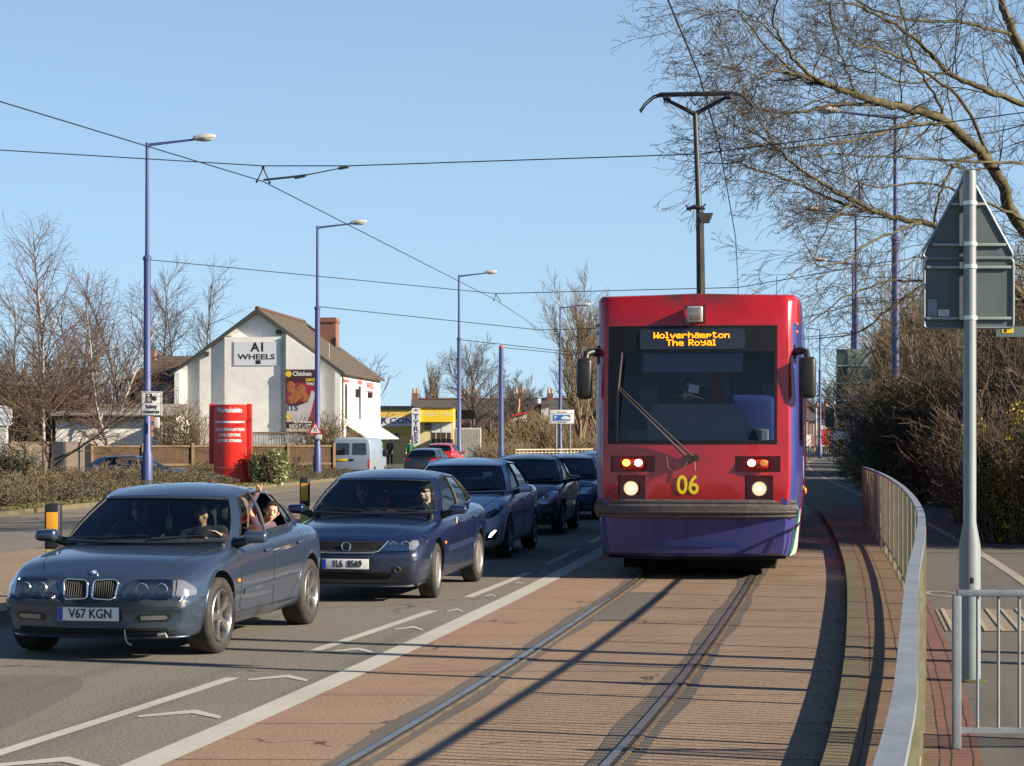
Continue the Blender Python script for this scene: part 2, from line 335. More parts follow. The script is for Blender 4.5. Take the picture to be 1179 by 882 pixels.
# far ground sheet
gm = MB().add([(-900, -200, -.34), (900, -200, -.34), (900, 2400, -.34), (-900, 2400, -.34)], [(0, 1, 2, 3)]).me('ground')
uvl = gm.uv_layers.new(name='UVMap')
for lp in gm.loops: uvl.data[lp.index].uv = (gm.vertices[lp.vertex_index].co.x, gm.vertices[lp.vertex_index].co.y)
tag(link('ground', gm, m_soil), kind='structure')
strip('road', -18.5, -3.66, ZN, ZF, 0, m_asph, nx=4)
strip('tramway', -3.66, 0.0, ZN, ZF, 0, m_tan, nx=2)
strip('pale_strip', -18.4, -16.4, 35, 120, .004, m_pale)  # lighter strip laid on the road along the far kerb
strip('tram_reservation', -12.2, -8.2, ZN, 46, .11, m_tan2, side=.12)
strip('kerb_right', 0.0, .14, ZN, ZF, .112, m_kerb, side=.13)
strip('tan_paving', .14, .62, ZN, ZF, .108, m_brick)
strip('red_paving', .62, .84, ZN, 24.0, .108, m_rbrick)
strip('tan_paving_far', .62, .84, 24.0, ZF, .108, m_brick)
strip('footway', .84, lambda z: 3.9 if z < 100 else 3.2, ZN, ZF, .108, m_foot, nx=2)
strip('bank_right', lambda z: 3.9 if z < 100 else 3.2, 40, ZN, ZF, lambda o: .11+max(0, (o-4))*.02, m_soil, side=.1, nx=3)
strip('kerb_left', -18.7, -18.5, 20, ZF, .11, m_kerb, side=.13)
strip('verge_left', -19.6, -18.7, 20, 130, .10, m_grass)
strip('planting_bed', -22.3, -19.6, 20, 130, lambda o: .10 if o > -21.5 else -.28, m_soil, nx=4)
strip('yard', -90, -22.3, 20, 150, -.29, m_yard)
strip('forecourt', -60, -18.7, 130, ZF, -.12, m_yard)
strip('solid_line', -3.86, -3.64, ZN, 200, .0045, m_white)
def lane_off(z): return float(np.interp(z, [4, 12, 21.6, 28, 200], [-4.95, -4.72, -4.28, -4.17, -4.1]))
# broken line: four-metre marks, two-metre gaps
mb = MB(); mu = []
def quad_on(mb, pts, h=.0045): mb.add([(x, y, h) for x, y in pts], [tuple(range(len(pts)))])
def line_mesh(name, mbx, m):
    me = mbx.me(name, fix=False); uvl = me.uv_layers.new(name='UVMap')
    for lp in me.loops: c = me.vertices[lp.vertex_index].co; uvl.data[lp.index].uv = (c.x, c.y)
    for p in me.polygons:
        if p.normal.z < 0: p.flip()
    return tag(link(name, me, m), kind='structure')
z = 5.35
while z < 120:
    for i in range(4):
        a, b = z+i*1.05, z+(i+1)*1.05
        quad_on(mb, [(K(a)+lane_off(a)-.055, a), (K(a)+lane_off(a)+.055, a), (K(b)+lane_off(b)+.055, b), (K(b)+lane_off(b)-.055, b)])
    z += 6.0
line_mesh('broken_line', mb, m_white)
mb = MB()                                              # small chevron marks between the two lines
z = 9.35
while z < 45:
    a = lane_off(z); o = -3.9; L = o-a-.12; k = K(z)
    x0, x1 = k+a+.16, k+o-.06; xm = x0+(x1-x0)*.60
    quad_on(mb, [(x0, z-.05), (xm, z+.16), (xm, z+.34), (x0, z+.06)]); quad_on(mb, [(xm, z+.16), (x1, z-.10), (x1, z+.02), (xm, z+.34)]); z += 2.02
line_mesh('chevron_marks', mb, m_white)
strip('cycle_line', lambda z: float(np.interp(z, [0, 24, 42, 60, 90, 200], [2.05, 2.0, 1.85, 1.6, 1.5, 1.4])), lambda z: float(np.interp(z, [0, 24, 42, 60, 90, 200], [2.05, 2.0, 1.85, 1.6, 1.5, 1.4]))+.13, 8, 200, .113, m_wht2)
# painted ring (wheel of a cycle mark) on the footway
cx, cy = G(1085, 684, .11); mb = MB(); n = 28
for i in range(n):
    a, b = 2*math.pi*i/n, 2*math.pi*(i+1)/n
    quad_on(mb, [(cx+.17*math.cos(t)*r, cy+.42*math.sin(t)*r) for t, r in ((a, 1), (b, 1), (b, .74), (a, .74))], .113)
line_mesh('cycle_mark', mb, m_wht2)
# ribbed tactile slabs across the footway
mb = MB(); mb2 = MB(); z0, z1 = 18.1, 20.4
quad_on(mb, [(K(z0)+.86, z0), (K(z0)+3.6, z0), (K(z1)+3.6, z1), (K(z1)+.86, z1)], .113)
line_mesh('tactile_paving', mb, surf('tactile', 'soil', c1=(.33, .27, .19), c2=(.28, .23, .16), c4=(.22, .18, .12)))
for i in range(20):
    x = .90+i*.145
    a, b = K(z0)+x, K(z1)+x
    mb2.add([(a, z0, .114), (a+.045, z0, .114), (b+.045, z1, .114), (b, z1, .114), (a+.008, z0, .122), (a+.037, z0, .122), (b+.037, z1, .122), (b+.008, z1, .122)], [(4, 5, 6, 7), (0, 4, 7, 3), (1, 2, 6, 5), (0, 1, 5, 4), (3, 7, 6, 2)])
tag(mb2.build('tactile_ribs', mat('tactile_rib', (.33, .27, .19), .8)), kind='structure')
# rails: steel heads with a groove, asphalt seams either side
m_rail = mat('rail_head', (.50, .47, .43), .36, .9, noise=(3, .35), bump=.08); m_groove = mat('rail_groove', (.03, .025, .02), .8); m_keep = mat('rail_side', (.60, .40, .20), .45, .85, noise=(5, .5))
RC = -1.93
zz = zs_(ZN, 200)
for off in (RC-.7175, RC+.7175):
    def rag(s, side):
        def f(z): return off+s+side*(.022*math.sin(z*.9+s*9)+.016*math.sin(z*2.3+s))
        return f
    strip('rail_seam', rag(-.13, 1), rag(.16, 1), ZN, 200, .003, m_tar)
    strip('rail', off-.022, off+.022, ZN, 200, .012, m_rail, side=.008)
    strip('rail_groove', off+.022, off+.058, ZN, 200, .006, m_groove)
    strip('rail_keeper', off+.058, off+.086, ZN, 200, .011, m_keep, side=.006)
# square patch of newer asphalt beside the left rail, and an access cover
mb = MB(); quad_on(mb, [(K(20.4)+RC-.58, 20.4), (K(20.4)+RC-.12, 20.4), (K(24.1)+RC-.12, 24.1), (K(24.1)+RC-.58, 24.1)], .0052); line_mesh('road_patch', mb, m_foot)
# ---------------------------------------------------------------- vehicle bodies
M_tyre = mat('tyre_rubber', (.018, .017, .016), .75, noise=(12, .3, (.04, .036, .03))); M_blk = mat('black_trim', (.014, .014, .014), .45); M_dark = mat('dark_cavity', (.008, .008, .009), .9)
M_rub = mat('rubber_seal', (.02, .02, .02), .6); M_chrome = mat('chrome', (.75, .75, .75), .12, 1.0); M_alloy = mat('alloy', (.42, .41, .40), .32, .9, noise=(20, .3)); M_steel = mat('hubcap', (.36, .34, .32), .45, .6, noise=(15, .35))
M_lens = glass('lamp_lens', (.93, .94, .95), .01); M_bowl = mat('lamp_bowl', (.75, .76, .78), .18, .8); M_lampback = mat('lamp_housing', (.22, .23, .235), .3, .3)
M_orange = mat('amber_lens', (.75, .2, .02), .25); M_redl = mat('red_lens', (.45, .012, .01), .2, coat=.6); M_plate = mat('plate_white', (.74, .74, .72), .35); M_platey = mat('plate_yellow', (.80, .55, .04), .35); M_pblue = mat('plate_blue', (.01, .05, .35), .35); M_ink = mat('plate_ink', (.012, .012, .012), .5)
M_gws = glass('windscreen_glass', (.80, .88, .85), .02); M_gside = glass('side_glass', (.78, .86, .87), .04); M_gdark = glass('dark_glass', (.12, .15, .16), .07)
M_int = mat('cabin_trim', (.055, .055, .055), .8); M_seat = mat('seat_cloth', (.085, .08, .08), .9, noise=(60, .4)); M_seat2 = mat('seat_cloth_grey', (.11, .11, .12), .9, noise=(60, .4))
M_blade = mat('wiper_blade', (.012, .012, .012), .5)

def catmull(pts, n):
    out = []; k = len(pts)
    for i in range(k-1):
        p0, p1, p2, p3 = [np.array(pts[min(max(i+j, 0), k-1)], float) for j in (-1, 0, 1, 2)]
        for t in np.linspace(0, 1, n, endpoint=False): out.append(.5*((2*p1)+(-p0+p2)*t+(2*p0-5*p1+4*p2-p3)*t*t+(-p0+3*p1-3*p2+p3)*t**3))
    out.append(np.array(pts[-1], float)); return out
def loft(stations, half, L, fprof, rprof, bow, rbow, fall=.75, rfall=.6, sub=None):
    """stations: key tuples (y, ...) ; half(params) -> half outline [(x,z)..] bottom centre to top centre; nose and tail caps shaped by profiles"""
    ks = np.array(stations, float); ys = sub; funcs = [_pchip(ks[:, 0], ks[:, i]) for i in range(1, ks.shape[1])]
    rings = []
    for y in ys:
        h = half(*[f(y) for f in funcs]); full = h+[(-x, z) for x, z in h[-2:0:-1]]
        rings.append([[x, y, z] for x, z in full])
    n = len(rings[0]); W = max(p[0] for r in rings for p in r)
    def capr(r):
        zc = (min(p[2] for p in r)+max(p[2] for p in r))/2
        return [[[p[0]*f, p[1], zc+(p[2]-zc)*f] for p in r] for f in (.94, .86, .74, .6, .45, .3, .15)], [0, r[0][1], zc]
    cf, c0 = capr(rings[0]); cr, c1 = capr(rings[-1])
    allr = cf[::-1]+rings+cr; vs = [c0]+[p for r in allr for p in r]+[c1]
    fs = []
    for i in range(len(allr)-1):
        for j in range(n): fs.append((1+i*n+j, 1+i*n+(j+1) % n, 1+(i+1)*n+(j+1) % n, 1+(i+1)*n+j))
    for j in range(n): fs.append((0, 1+(j+1) % n, 1+j)); b = 1+(len(allr)-1)*n; fs.append((b+j, b+(j+1) % n, len(vs)-1))
    fz, fd = zip(*fprof); rz, rd = zip(*rprof)
    fd_ = _pchip(fz, fd) if len(fz) > 2 else (lambda z: np.interp(z, fz, fd)); rd_ = _pchip(rz, rd) if len(rz) > 2 else (lambda z: np.interp(z, rz, rd))
    for v in vs:
        x, y, z = v; a = max(0, 1-y/fall); a = a*a; b = max(0, 1-(L-y)/rfall); b = b*b; q = abs(x)/W
        v[1] = y+a*(fd_(min(max(z, fz[0]), fz[-1]))+bow*q**2.4)-b*(rd_(min(max(z, rz[0]), rz[-1]))+rbow*q**2.6)
    me = bpy.data.meshes.new('loft'); me.from_pydata(vs, [], fs)
    bm = bmesh.new(); bm.from_mesh(me); bmesh.ops.recalc_face_normals(bm, faces=bm.faces[:]); bm.to_mesh(me); bm.free(); return me
def bvh_of(me):
    return BVHTree.FromPolygons([v.co[:] for v in me.vertices], [tuple(p.vertices) for p in me.polygons])
def round_poly(pts, r=.01, n=4):
    out = []; k = len(pts)
    for i in range(k):
        a, b, c = Vector(pts[i-1]), Vector(pts[i]), Vector(pts[(i+1) % k]); u = (a-b); v = (c-b); d = min(r, u.length*.45, v.length*.45)
        p = b+u.normalized()*d; q = b+v.normalized()*d
        for t in range(n+1): s = t/n; w_ = (1-s)**2*p+2*s*(1-s)*b+s*s*q; out.append((w_.x, w_.y))
    return out
def patch(bvh, outl, view='front', eps=.004, skirt=.02, step=.03, rnd=0, mirror=False, ang=0.0, base=None, mats=0):
    """a thin shaped panel laid on the surface: outline seen from a side, pressed on by rays"""
    if rnd: outl = round_poly(outl, rnd)
    if mirror: outl = [(-u, v) for u, v in outl] if view in ('front', 'rear', 'top', 'diag') else outl
    a = ang*(-1 if mirror else 1)
    if view == 'front': D = Vector((0, 1, 0)); U = Vector((1, 0, 0)); V = Vector((0, 0, 1)); O = Vector((0, -3, 0))
    elif view == 'rear': D = Vector((0, -1, 0)); U = Vector((1, 0, 0)); V = Vector((0, 0, 1)); O = Vector((0, 40, 0))
    elif view == 'diag': D = Vector((-math.sin(a), math.cos(a), 0)); U = Vector((math.cos(a), math.sin(a), 0)); V = Vector((0, 0, 1)); O = -D*3
    elif view == 'side': s = -1 if mirror else 1; D = Vector((-s, 0, 0)); U = Vector((0, 1, 0)); V = Vector((0, 0, 1)); O = Vector((s*4, 0, 0))
    else: D = Vector((0, 0, -1)); U = Vector((1, 0, 0)); V = Vector((0, 1, 0)); O = Vector((0, 0, 6))
    # even the outline and fill it with a grid
    ring = []
    for i in range(len(outl)):
        p, q = Vector(outl[i]), Vector(outl[(i+1) % len(outl)]); k = max(1, int((q-p).length/step)+ (1 if (q-p).length > step else 0))
        for t in range(k): ring.append(p.lerp(q, t/k))
    xs = [p.x for p in ring]; zs = [p.y for p in ring]
    def inside(x, y):
        c = False; j = len(ring)-1
        for i in range(len(ring)):
            if (ring[i].y > y) != (ring[j].y > y) and x < (ring[j].x-ring[i].x)*(y-ring[i].y)/(ring[j].y-ring[i].y)+ring[i].x: c = not c
            j = i
        return c
    pts = list(ring); x = min(xs)+step*.53
    while x < max(xs):
        y = min(zs)+step*.47
        while y < max(zs):
            if inside(x, y) and min((r.x-x)**2+(r.y-y)**2 for r in ring) > (step*.4)**2: pts.append(Vector((x, y)))
            y += step
        x += step
    r = delaunay_2d_cdt(pts, [], [list(range(len(ring)))], 1, 1e-7); vv, ff = r[0], r[2]
    co = []; last = None; nn = []
    for p in vv:
        hit, nrm, _, _ = bvh.ray_cast(O+U*p.x+V*p.y, D)
        if hit is None:
            hit = None
        co.append(hit); nn.append(nrm)
    good = [c for c in co if c is not None]
    if not good: return None
    for i, c in enumerate(co):
        if c is None:
            tgt = O+U*vv[i].x+V*vv[i].y; j = min((k for k in range(len(co)) if co[k] is not None), key=lambda k: (vv[k]-vv[i]).length_squared); d = (co[j]-(O+U*vv[j].x+V*vv[j].y)).dot(D); co[i] = tgt+D*d
    top = [c-D*eps for c in co]; b = len(top); vs = top[:]; fs = [tuple(f) for f in ff]
    edges = {}
    for f in ff:
        for i in range(len(f)):
            e = (f[i], f[(i+1) % len(f)]); k = (min(e), max(e)); edges[k] = edges.get(k, 0)+1
    bd = [k for k, c in edges.items() if c == 1]; used = {}
    for a_, c_ in bd:
        for q in (a_, c_):
            if q not in used: used[q] = len(vs); vs.append(top[q]+D*skirt)
        fs.append((a_, c_, used[c_], used[a_]))
    return vs, fs
def lay(name, bvh, outl, m, parent, view='front', eps=.004, skirt=.012, step=.03, rnd=0, mirror=False, ang=0.0, smooth=40):
    r = patch(bvh, outl, view, eps, skirt, step, rnd, mirror, ang)
    if r is None: return None
    return MB().add([tuple(v) for v in r[0]], r[1]).build(name, m, parent, smooth)
def onto(bvh, p, view='front', s=1):
    if view == 'front': h = bvh.ray_cast(Vector((p[0], -3, p[1])), Vector((0, 1, 0)))[0]
    elif view == 'rear': h = bvh.ray_cast(Vector((p[0], 40, p[1])), Vector((0, -1, 0)))[0]
    elif view == 'side': h = bvh.ray_cast(Vector((4*s, p[0], p[1])), Vector((-s, 0, 0)))[0]
    else: h = bvh.ray_cast(Vector((p[0], p[1], 6)), Vector((0, 0, -1)))[0]
    return h
def seam(mb, bvh, pts, view, w=.006, eps=.0015, s=1, closed=False, sub=.04):
    """a dark gap line pressed onto the surface"""
    P_ = []; k = len(pts)
    for i in range(k-1+closed):
        a, b = Vector(pts[i]), Vector(pts[(i+1) % k]); m_ = max(1, int((b-a).length/sub))
        for t in range(m_): P_.append(a.lerp(b, t/m_))
    if not closed: P_.append(Vector(pts[-1]))
    H = [onto(bvh, p, view, s) for p in P_]; H = [h for h in H if h is not None]
    if len(H) > 2: mb.tube(H+([H[0]] if closed else []), w/2, 5, caps=not closed)

def wheel(car, x, y, r, wd, s, style, steer=0):
    """tyre with tread shoulders, hub face turned outwards (s = side)"""
    hw = wd/2; M = Matrix.Translation((x, y, r)) @ Matrix.Rotation(steer, 4, 'Z'); rr = r*style.get('rim', .66)
    t = MB(); t.lathe([(rr, -hw*.82), (rr+.02, -hw), (r*.9, -hw*1.03), (r*.985, -hw*.86), (r, -hw*.6), (r, hw*.6), (r*.985, hw*.86), (r*.9, hw*1.03), (rr+.02, hw), (rr, hw*.82)], 40, 'x', 0, M, cap=False)
    o = t.build('wheel', M_tyre, car, 50)
    q = MB(); f = hw*s; n = style['n']
    q.lathe([(rr+.002, f*.95), (rr-.008, f*1.01), (rr-.018, f*.93), (rr-.03, f*.55), (rr-.035, -f*.7)], 40, 'x', 0, M, cap=False)
    q.lathe([(rr-.03, -f*.2), (.01, -f*.2)], 30, 'x', 1, M, cap=False)
    q.lathe([(.001, f*.90), (.03, f*.88), (.062, f*.78), (.068, f*.4)], 20, 'x', 0, M, cap=False)
    for i in range(n):
        a0 = 2*math.pi*(i+.5)/n
        for da in ((-style['split'], style['split']) if style.get('split') else (0,)):
            a = a0+da; w0, w1 = style['w']; c, s_ = math.cos(a), math.sin(a); c0, s0 = math.cos(a0+da*.35), math.sin(a0+da*.35)
            u = (c, s_); p = (-s_, c); r0, r1 = .05, rr-.015; d0, d1 = f*.80, f*.90
            vs = []
            for (rd, ww, dd, cc, ss) in ((r0, w0, d0, c0, s0), (r1, w1, d1, c, s_)):
                for k in (-1, 1): vs += [(dd, cc*rd-ss*ww*k, ss*rd+cc*ww*k), (dd-.03*s, cc*rd-ss*(ww*k*1.25), ss*rd+cc*(ww*k*1.25))]
            q.add(vs, [(0, 2, 6, 4), (0, 4, 5, 1), (2, 3, 7, 6), (4, 6, 7, 5)], 0, M)
    q.build('rim', [style['m'], M_dark], o, 35)
    return o

def car(name, label, cat, spec, loc, rz, group=None):
    sp = dict(seal=True, seats=True, bow=.2, rbow=.15, fall=.75, rfall=.6, tint=M_gside, ws=M_gws); sp.update(spec)
    root = thing(name, label, cat, loc, rz, group); L = sp['L']; paint = sp['paint']; W = sp['W']/2
    def half(wd, zb, zs, zt):
        key = [(0, zb), (wd*.62, zb), (wd*.86, zb+.005), (wd*.94, zb+.05), (wd*.968, zb+.13), (wd*.988, zb+(zs-zb)*.42), (wd, zb+(zs-zb)*.62), (wd*.992, zs-.13), (wd*.972, zs-.055), (wd*.93, zs-.008), (wd*.86, zs+(zt-zs)*.28+.006), (wd*.62, zs+(zt-zs)*.66+.006), (wd*.33, zs+(zt-zs)*.92), (0, zt)]
        return [tuple(p) for p in catmull(key, 3)]
    ys = sorted(set([0, .012, .03, .06, .1, .15, .21]+list(np.arange(.28, L-.25, .07))+[L-.21, L-.15, L-.1, L-.06, L-.03, L-.012, L]))
    me = loft(sp['st'], half, L, sp['fp'], sp['rp'], sp['bow'], sp['rbow'], sp['fall'], sp['rfall'], ys)
    for m_ in (paint, M_dark): me.materials.append(m_)
    bv = bvh_of(me)
    cuts = []; r = sp['r']; fy, ry = sp['fw'], sp['fw']+sp['wb']
    for y in (fy, ry):
        for s in (-1, 1):
            c = MB().lathe([(r+sp.get('archgap', .045), W*.52*s), (r+sp.get('archgap', .045), (W+.2)*s)], 44, 'x', 1, Matrix.Translation((0, y, r+.01))).me('cut')
            for m_ in (paint, M_dark): c.materials.append(m_)
            cuts.append(c)
    me = bool_cut(me, cuts); me.name = 'body'
    # open the cabin
    g = sp['g']; y0, y1 = g['belt'][0][1]+.16, g['belt'][-1][1]-.10
    bm = bmesh.new(); bm.from_mesh(me); kill = []
    for f in bm.faces:
        c = f.calc_center_median()
        if y0+.1 < c.y < y1-.04 and abs(c.x) < W*.76 and f.normal.z > .6 and c.z > .6: kill.append(f)
    bmesh.ops.delete(bm, geom=kill, context='FACES'); bm.to_mesh(me); bm.free()
    me.materials.clear(); body = link('body', me, [paint, M_dark], root, 38)
    # wheel-arch lips
    if sp.get('lip', True):
        for y in (fy, ry):
            for s in (-1, 1):
                pts = []; ar = MB()
                for i in range(25):
                    a = math.pi*(i/24)*1.12-.06*math.pi; yy = y-math.cos(a)*(r+.055); zz = r+.01+math.sin(a)*(r+.055); h = onto(bv, (yy, zz), 'side', s)
                    if h is not None and zz > sp['st'][3][2]+.03: pts.append(h+Vector((-.004*s, 0, 0)))
                if len(pts) > 3: ar.tube(pts, .014, 6); ar.build('arch_lip', sp.get('lipm', paint), root, 60)
    # greenhouse: walls between the belt line and the roof line
    nb = len(g['belt']); B = [Vector(p) for p in g['belt']]; Q = [Vector(p) for p in g['roof']]; kinds = g['kind']
    def seg(i, j, n_, arc):
        out = []
        for t in np.linspace(0, 1, n_+1):
            if arc: out.append((B[i].lerp(B[j], t)*1, Q[i].lerp(Q[j], t)*1, t))
            else: out.append((B[i].lerp(B[j], t)*1, Q[i].lerp(Q[j], t)*1, t))
        if arc:                                   # curved screens: the depth follows a parabola
            o2 = []
            for b, q, t in out:
                e = t*t if arc == 1 else (1-(1-t)**2)
                o2.append((Vector((b.x, B[i].y+(B[j].y-B[i].y)*e, B[i].z+(B[j].z-B[i].z)*e)), Vector((q.x, Q[i].y+(Q[j].y-Q[i].y)*e, Q[i].z+(Q[j].z-Q[i].z)*e)), t))
            out = o2
        return out
    bul = g.get('bulge', .03)
    def wallpt(b, q, v, side=1.0): p = b.lerp(q, v); p.x += bul*side*math.sin(math.pi*min(v, 1))*min(1, abs(p.x)/.45); return p
    frame = MB(); panes = []; seals = MB(); roofloop = []
    V0, V1 = g.get('v', (.05, .93))
    for i in range(nb-1):
        kd = kinds[i]; arc = 1 if (i == 0) else (2 if i == nb-2 else 0); cols = seg(i, i+1, 10 if arc else 6, arc)
        for c in cols[:-1] if i < nb-2 else cols: roofloop.append(c[1].copy())
        rows = np.array([0, V0, V1, 1.0]) if kd != 'p' else np.linspace(0, 1, 6)
        full = [[wallpt(b, q, v) for v in rows] for b, q, _ in cols]
        for s in (1, -1):
            Ms = Matrix.Diagonal((s, 1, 1, 1)); vs = [p for c in full for p in c]; nr = len(rows); fs = []
            for a in range(len(cols)-1):
                for b_ in range(nr-1):
                    if kd != 'p' and b_ == 1: continue
                    fs.append((a*nr+b_, (a+1)*nr+b_, (a+1)*nr+b_+1, a*nr+b_+1))
            mi = 0 if kd in ('p', 'g', 'w', 'r') else 0
            sk = [p for c in cols for p in (c[0]*1, c[0]+Vector((0, 0, -.13)))]
            frame.add(sk, [(2*a, 2*a+2, 2*a+3, 2*a+1) for a in range(len(cols)-1)], 0, Ms)
            frame.add(vs, fs, (1 if (kd == 'p' and i in g.get('black', ())) else 0), Ms)
            if kd != 'p':
                inset = .008; vr = np.linspace(V0-.01, V1+.01, 7); pv = []
                for b, q, t in cols:
                    for v in vr: p = wallpt(b, q, v); pv.append(Vector((p.x-(inset if not arc else 0), p.y+(inset if i == 0 else (-inset if i == nb-2 else 0)), p.z)))
                pf = [(a*7+b_, (a+1)*7+b_, (a+1)*7+b_+1, a*7+b_+1) for a in range(len(cols)-1) for b_ in range(6)]
                panes.append((kd, i, s, [(p.x*s, p.y, p.z) for p in pv], pf))
                lo = [wallpt(b, q, V0) for b, q, t in cols]; hi = [wallpt(b, q, V1) for b, q, t in cols]
                L_ = lo+([wallpt(cols[-1][0], cols[-1][1], v) for v in np.linspace(V0, V1, 6)][1:-1] if not (i == nb-2) else [])+hi[::-1]+([wallpt(cols[0][0], cols[0][1], v) for v in np.linspace(V1, V0, 6)][1:-1] if i > 0 else [])
                if i == nb-2: L_ = lo[::-1]+[wallpt(cols[0][0], cols[0][1], v) for v in np.linspace(V0, V1, 6)][1:-1]+hi
                if i == 0 or i == nb-2: seals.tube([(p.x*s, p.y, p.z) for p in L_], .008, 5)
                else: seals.tube([(p.x*s, p.y, p.z) for p in L_+[L_[0]]], .0075, 5)
    # roof skin
    zc = g['top']; yc = (Q[0].y+Q[-1].y)/2+g.get('tshift', 0); n_ = len(roofloop); full = roofloop+[Vector((-p.x, p.y, p.z)) for p in roofloop[-2:0:-1]]
    rm = MB(); ks = [0, .03, .08, .16, .28, .42, .58, .75, .9]; vs = []
    for k in ks:
        for p in full:
            z_ = zc-(zc-p.z)*(1-k)**2.2; vs.append((p.x*(1-k), yc+(p.y-yc)*(1-k), z_))
    m_ = len(full); vs.append((0, yc, zc)); fs = [(a*m_+b_, a*m_+(b_+1) % m_, (a+1)*m_+(b_+1) % m_, (a+1)*m_+b_) for a in range(len(ks)-1) for b_ in range(m_)]
    fs += [((len(ks)-1)*m_+b_, (len(ks)-1)*m_+(b_+1) % m_, len(vs)-1) for b_ in range(m_)]
    roof = rm.add(vs, fs).build('roof', paint, root, 60)
    frame.build('window_frame', [paint, M_blk], root, 30)
    # panes: windscreen and rear screen are one pane each, side panes are mirrored pairs
    for kd in ('w', 'r'):
        ps = [p for p in panes if p[0] == kd]; mbx = MB()
        for p in ps: mbx.add(p[3], p[4])
        mm = mbx.me('x'); bm = bmesh.new(); bm.from_mesh(mm); bmesh.ops.remove_doubles(bm, verts=bm.verts[:], dist=.002); bmesh.ops.recalc_face_normals(bm, faces=bm.faces[:]); bm.to_mesh(mm); bm.free()
        link('windscreen' if kd == 'w' else 'rear_window', mm, sp['ws'] if kd == 'w' else sp['tint'], root, 180)
    for p in panes:
        if p[0] == 'g' and not (p[1], p[2]) in sp.get('open', ()): MB().add(p[3], p[4]).build('side_window', sp['tint'], root, 180)
    seals.build('window_seal', M_rub, root, 60)
    gb = MB(); 
    # cabin tub, dash, seats
    tub = MB(); ix = W*.80; tub.box(-ix, ix, y0-.25, y1+.05, .28, .30)
    for s in (-1, 1): tub.box(s*ix-.012, s*ix+.012, y0-.05, y1, .29, g['belt'][2][2]-.03)
    tub.build('floor_tub', M_int, root)
    d = MB(); db = B[1]; dz = db.z-.03
    d.prism([(y0-.02, dz-.02), (y0+.18, dz+.015), (y0+.40, dz+.005), (y0+.50, dz-.10), (y0+.52, dz-.3), (y0+.1, dz-.4)], -ix+.01, ix-.01, 0, None, 'x')
    sx = -sp.get('drive', 1)*.36; sp['_wheelpos'] = (sx, y0+.56, dz+.0)
    d.prism([(y0+.34, dz-.02), (y0+.36, dz+.07), (y0+.46, dz+.07), (y0+.5, dz-.02)], sx-.17, sx+.17, 0, None, 'x')
    d.build('dashboard', mat('dashboard', (.035, .034, .034), .7), root)
    wh = MB(); Mw = Matrix.Translation((sx, y0+.60, dz+.0)) @ Matrix.Rotation(R(-65), 4, 'X')
    wh.tube([(.185*math.cos(a), .185*math.sin(a), 0) for a in np.linspace(0, 2*math.pi, 33)], .015, 8, 0, False, Mw); wh.box(-.17, .17, -.02, .02, -.01, .005, 0, Mw); wh.lathe([(.055, -.02), (.06, 0), (.04, .015)], 16, 'z', 0, Mw); wh.build('steering_wheel', M_blk, root)
    if sp['seats']:
        sm = sp.get('seatm', M_seat); ys_ = y0+1.02; ms = []
        for x, yy, hr in ((-.37, ys_, 1), (.37, ys_, 1), (-.4, ys_+.88, .9), (.4, ys_+.88, .9)):
            if yy+.3 > y1+.1: continue
            q = MB(); q.box(x-.25, x+.25, yy-.45, yy+.08, .32, .46, 0, None, .05); Mb = Matrix.Translation((x, yy+.08, .42)) @ Matrix.Rotation(R(-14), 4, 'X')
            q.box(-.25, .25, -.07, .07, 0, .56*hr, 0, Mb, .06); q.box(-.13, .13, -.05, .05, .60*hr, .78*hr, 0, Mb, .045); q.tube([(-.05, 0, .5), (-.05, 0, .63)], .006, 5, 0, True, Mb); q.tube([(.05, 0, .5), (.05, 0, .63)], .006, 5, 0, True, Mb)
            q.build('seat', sm, root, 40)
    mr = MB(); mr.box(-.12, .12, Q[0].y+.12, Q[0].y+.15, Q[0].z-.115, Q[0].z-.05, 0, None, .012); mr.tube([(0, Q[0].y+.12, Q[0].z-.07), (0, Q[0].y+.04, Q[0].z-.02)], .008, 6); mr.build('rear_view_mirror', M_blk, root)
    # wheels
    st = sp['wheel']
    for y in (fy, ry):
        for s in (-1, 1): wheel(root, s*(W-.115), y, r, sp.get('tw', .205), s, st, sp.get('steer', 0) if y == fy else 0)
    mid = MB(); mid.box(-W*.7, W*.7, .25, L-.3, .20, .30); mid.build('underbody', M_dark, root)
    # door seams, handles, mirrors, sills
    sm_ = MB()
    for ln in sp.get('seams', []):
        for s in (-1, 1): seam(sm_, bv, ln, 'side', .007, 0, s)
    for ln in sp.get('tseams', []):
        seam(sm_, bv, ln, 'top', .008)
        seam(sm_, bv, [(-a, b) for a, b in ln], 'top', .008)
    for ln in sp.get('fseams', []):
        seam(sm_, bv, ln, 'front', .008)
        seam(sm_, bv, [(-a, b) for a, b in ln], 'front', .008)
    if sm_.v: sm_.build('panel_gap', M_dark, root, 60)
    for (yy, zz) in sp.get('handles', []):
        for s in (-1, 1):
            h = onto(bv, (yy, zz), 'side', s)
            if h is None: continue
            q = MB(); q.box(h.x-.012 if s > 0 else h.x-.032, h.x+.032 if s > 0 else h.x+.012, yy-.085, yy+.085, zz-.014, zz+.014, 0, None, .011); q.build('door_handle', sp.get('handm', paint), root, 40)
    if sp.get('strip'):
        zz, hh, ya, yb = sp['strip'][:4]
        for s in (False, True): lay('side_moulding', bv, [(ya, zz-hh), (yb, zz-hh+.03), (yb, zz+hh+.03), (ya, zz+hh)], sp.get('stripm', paint), root, 'side', .012, .02, .12, .01, s)
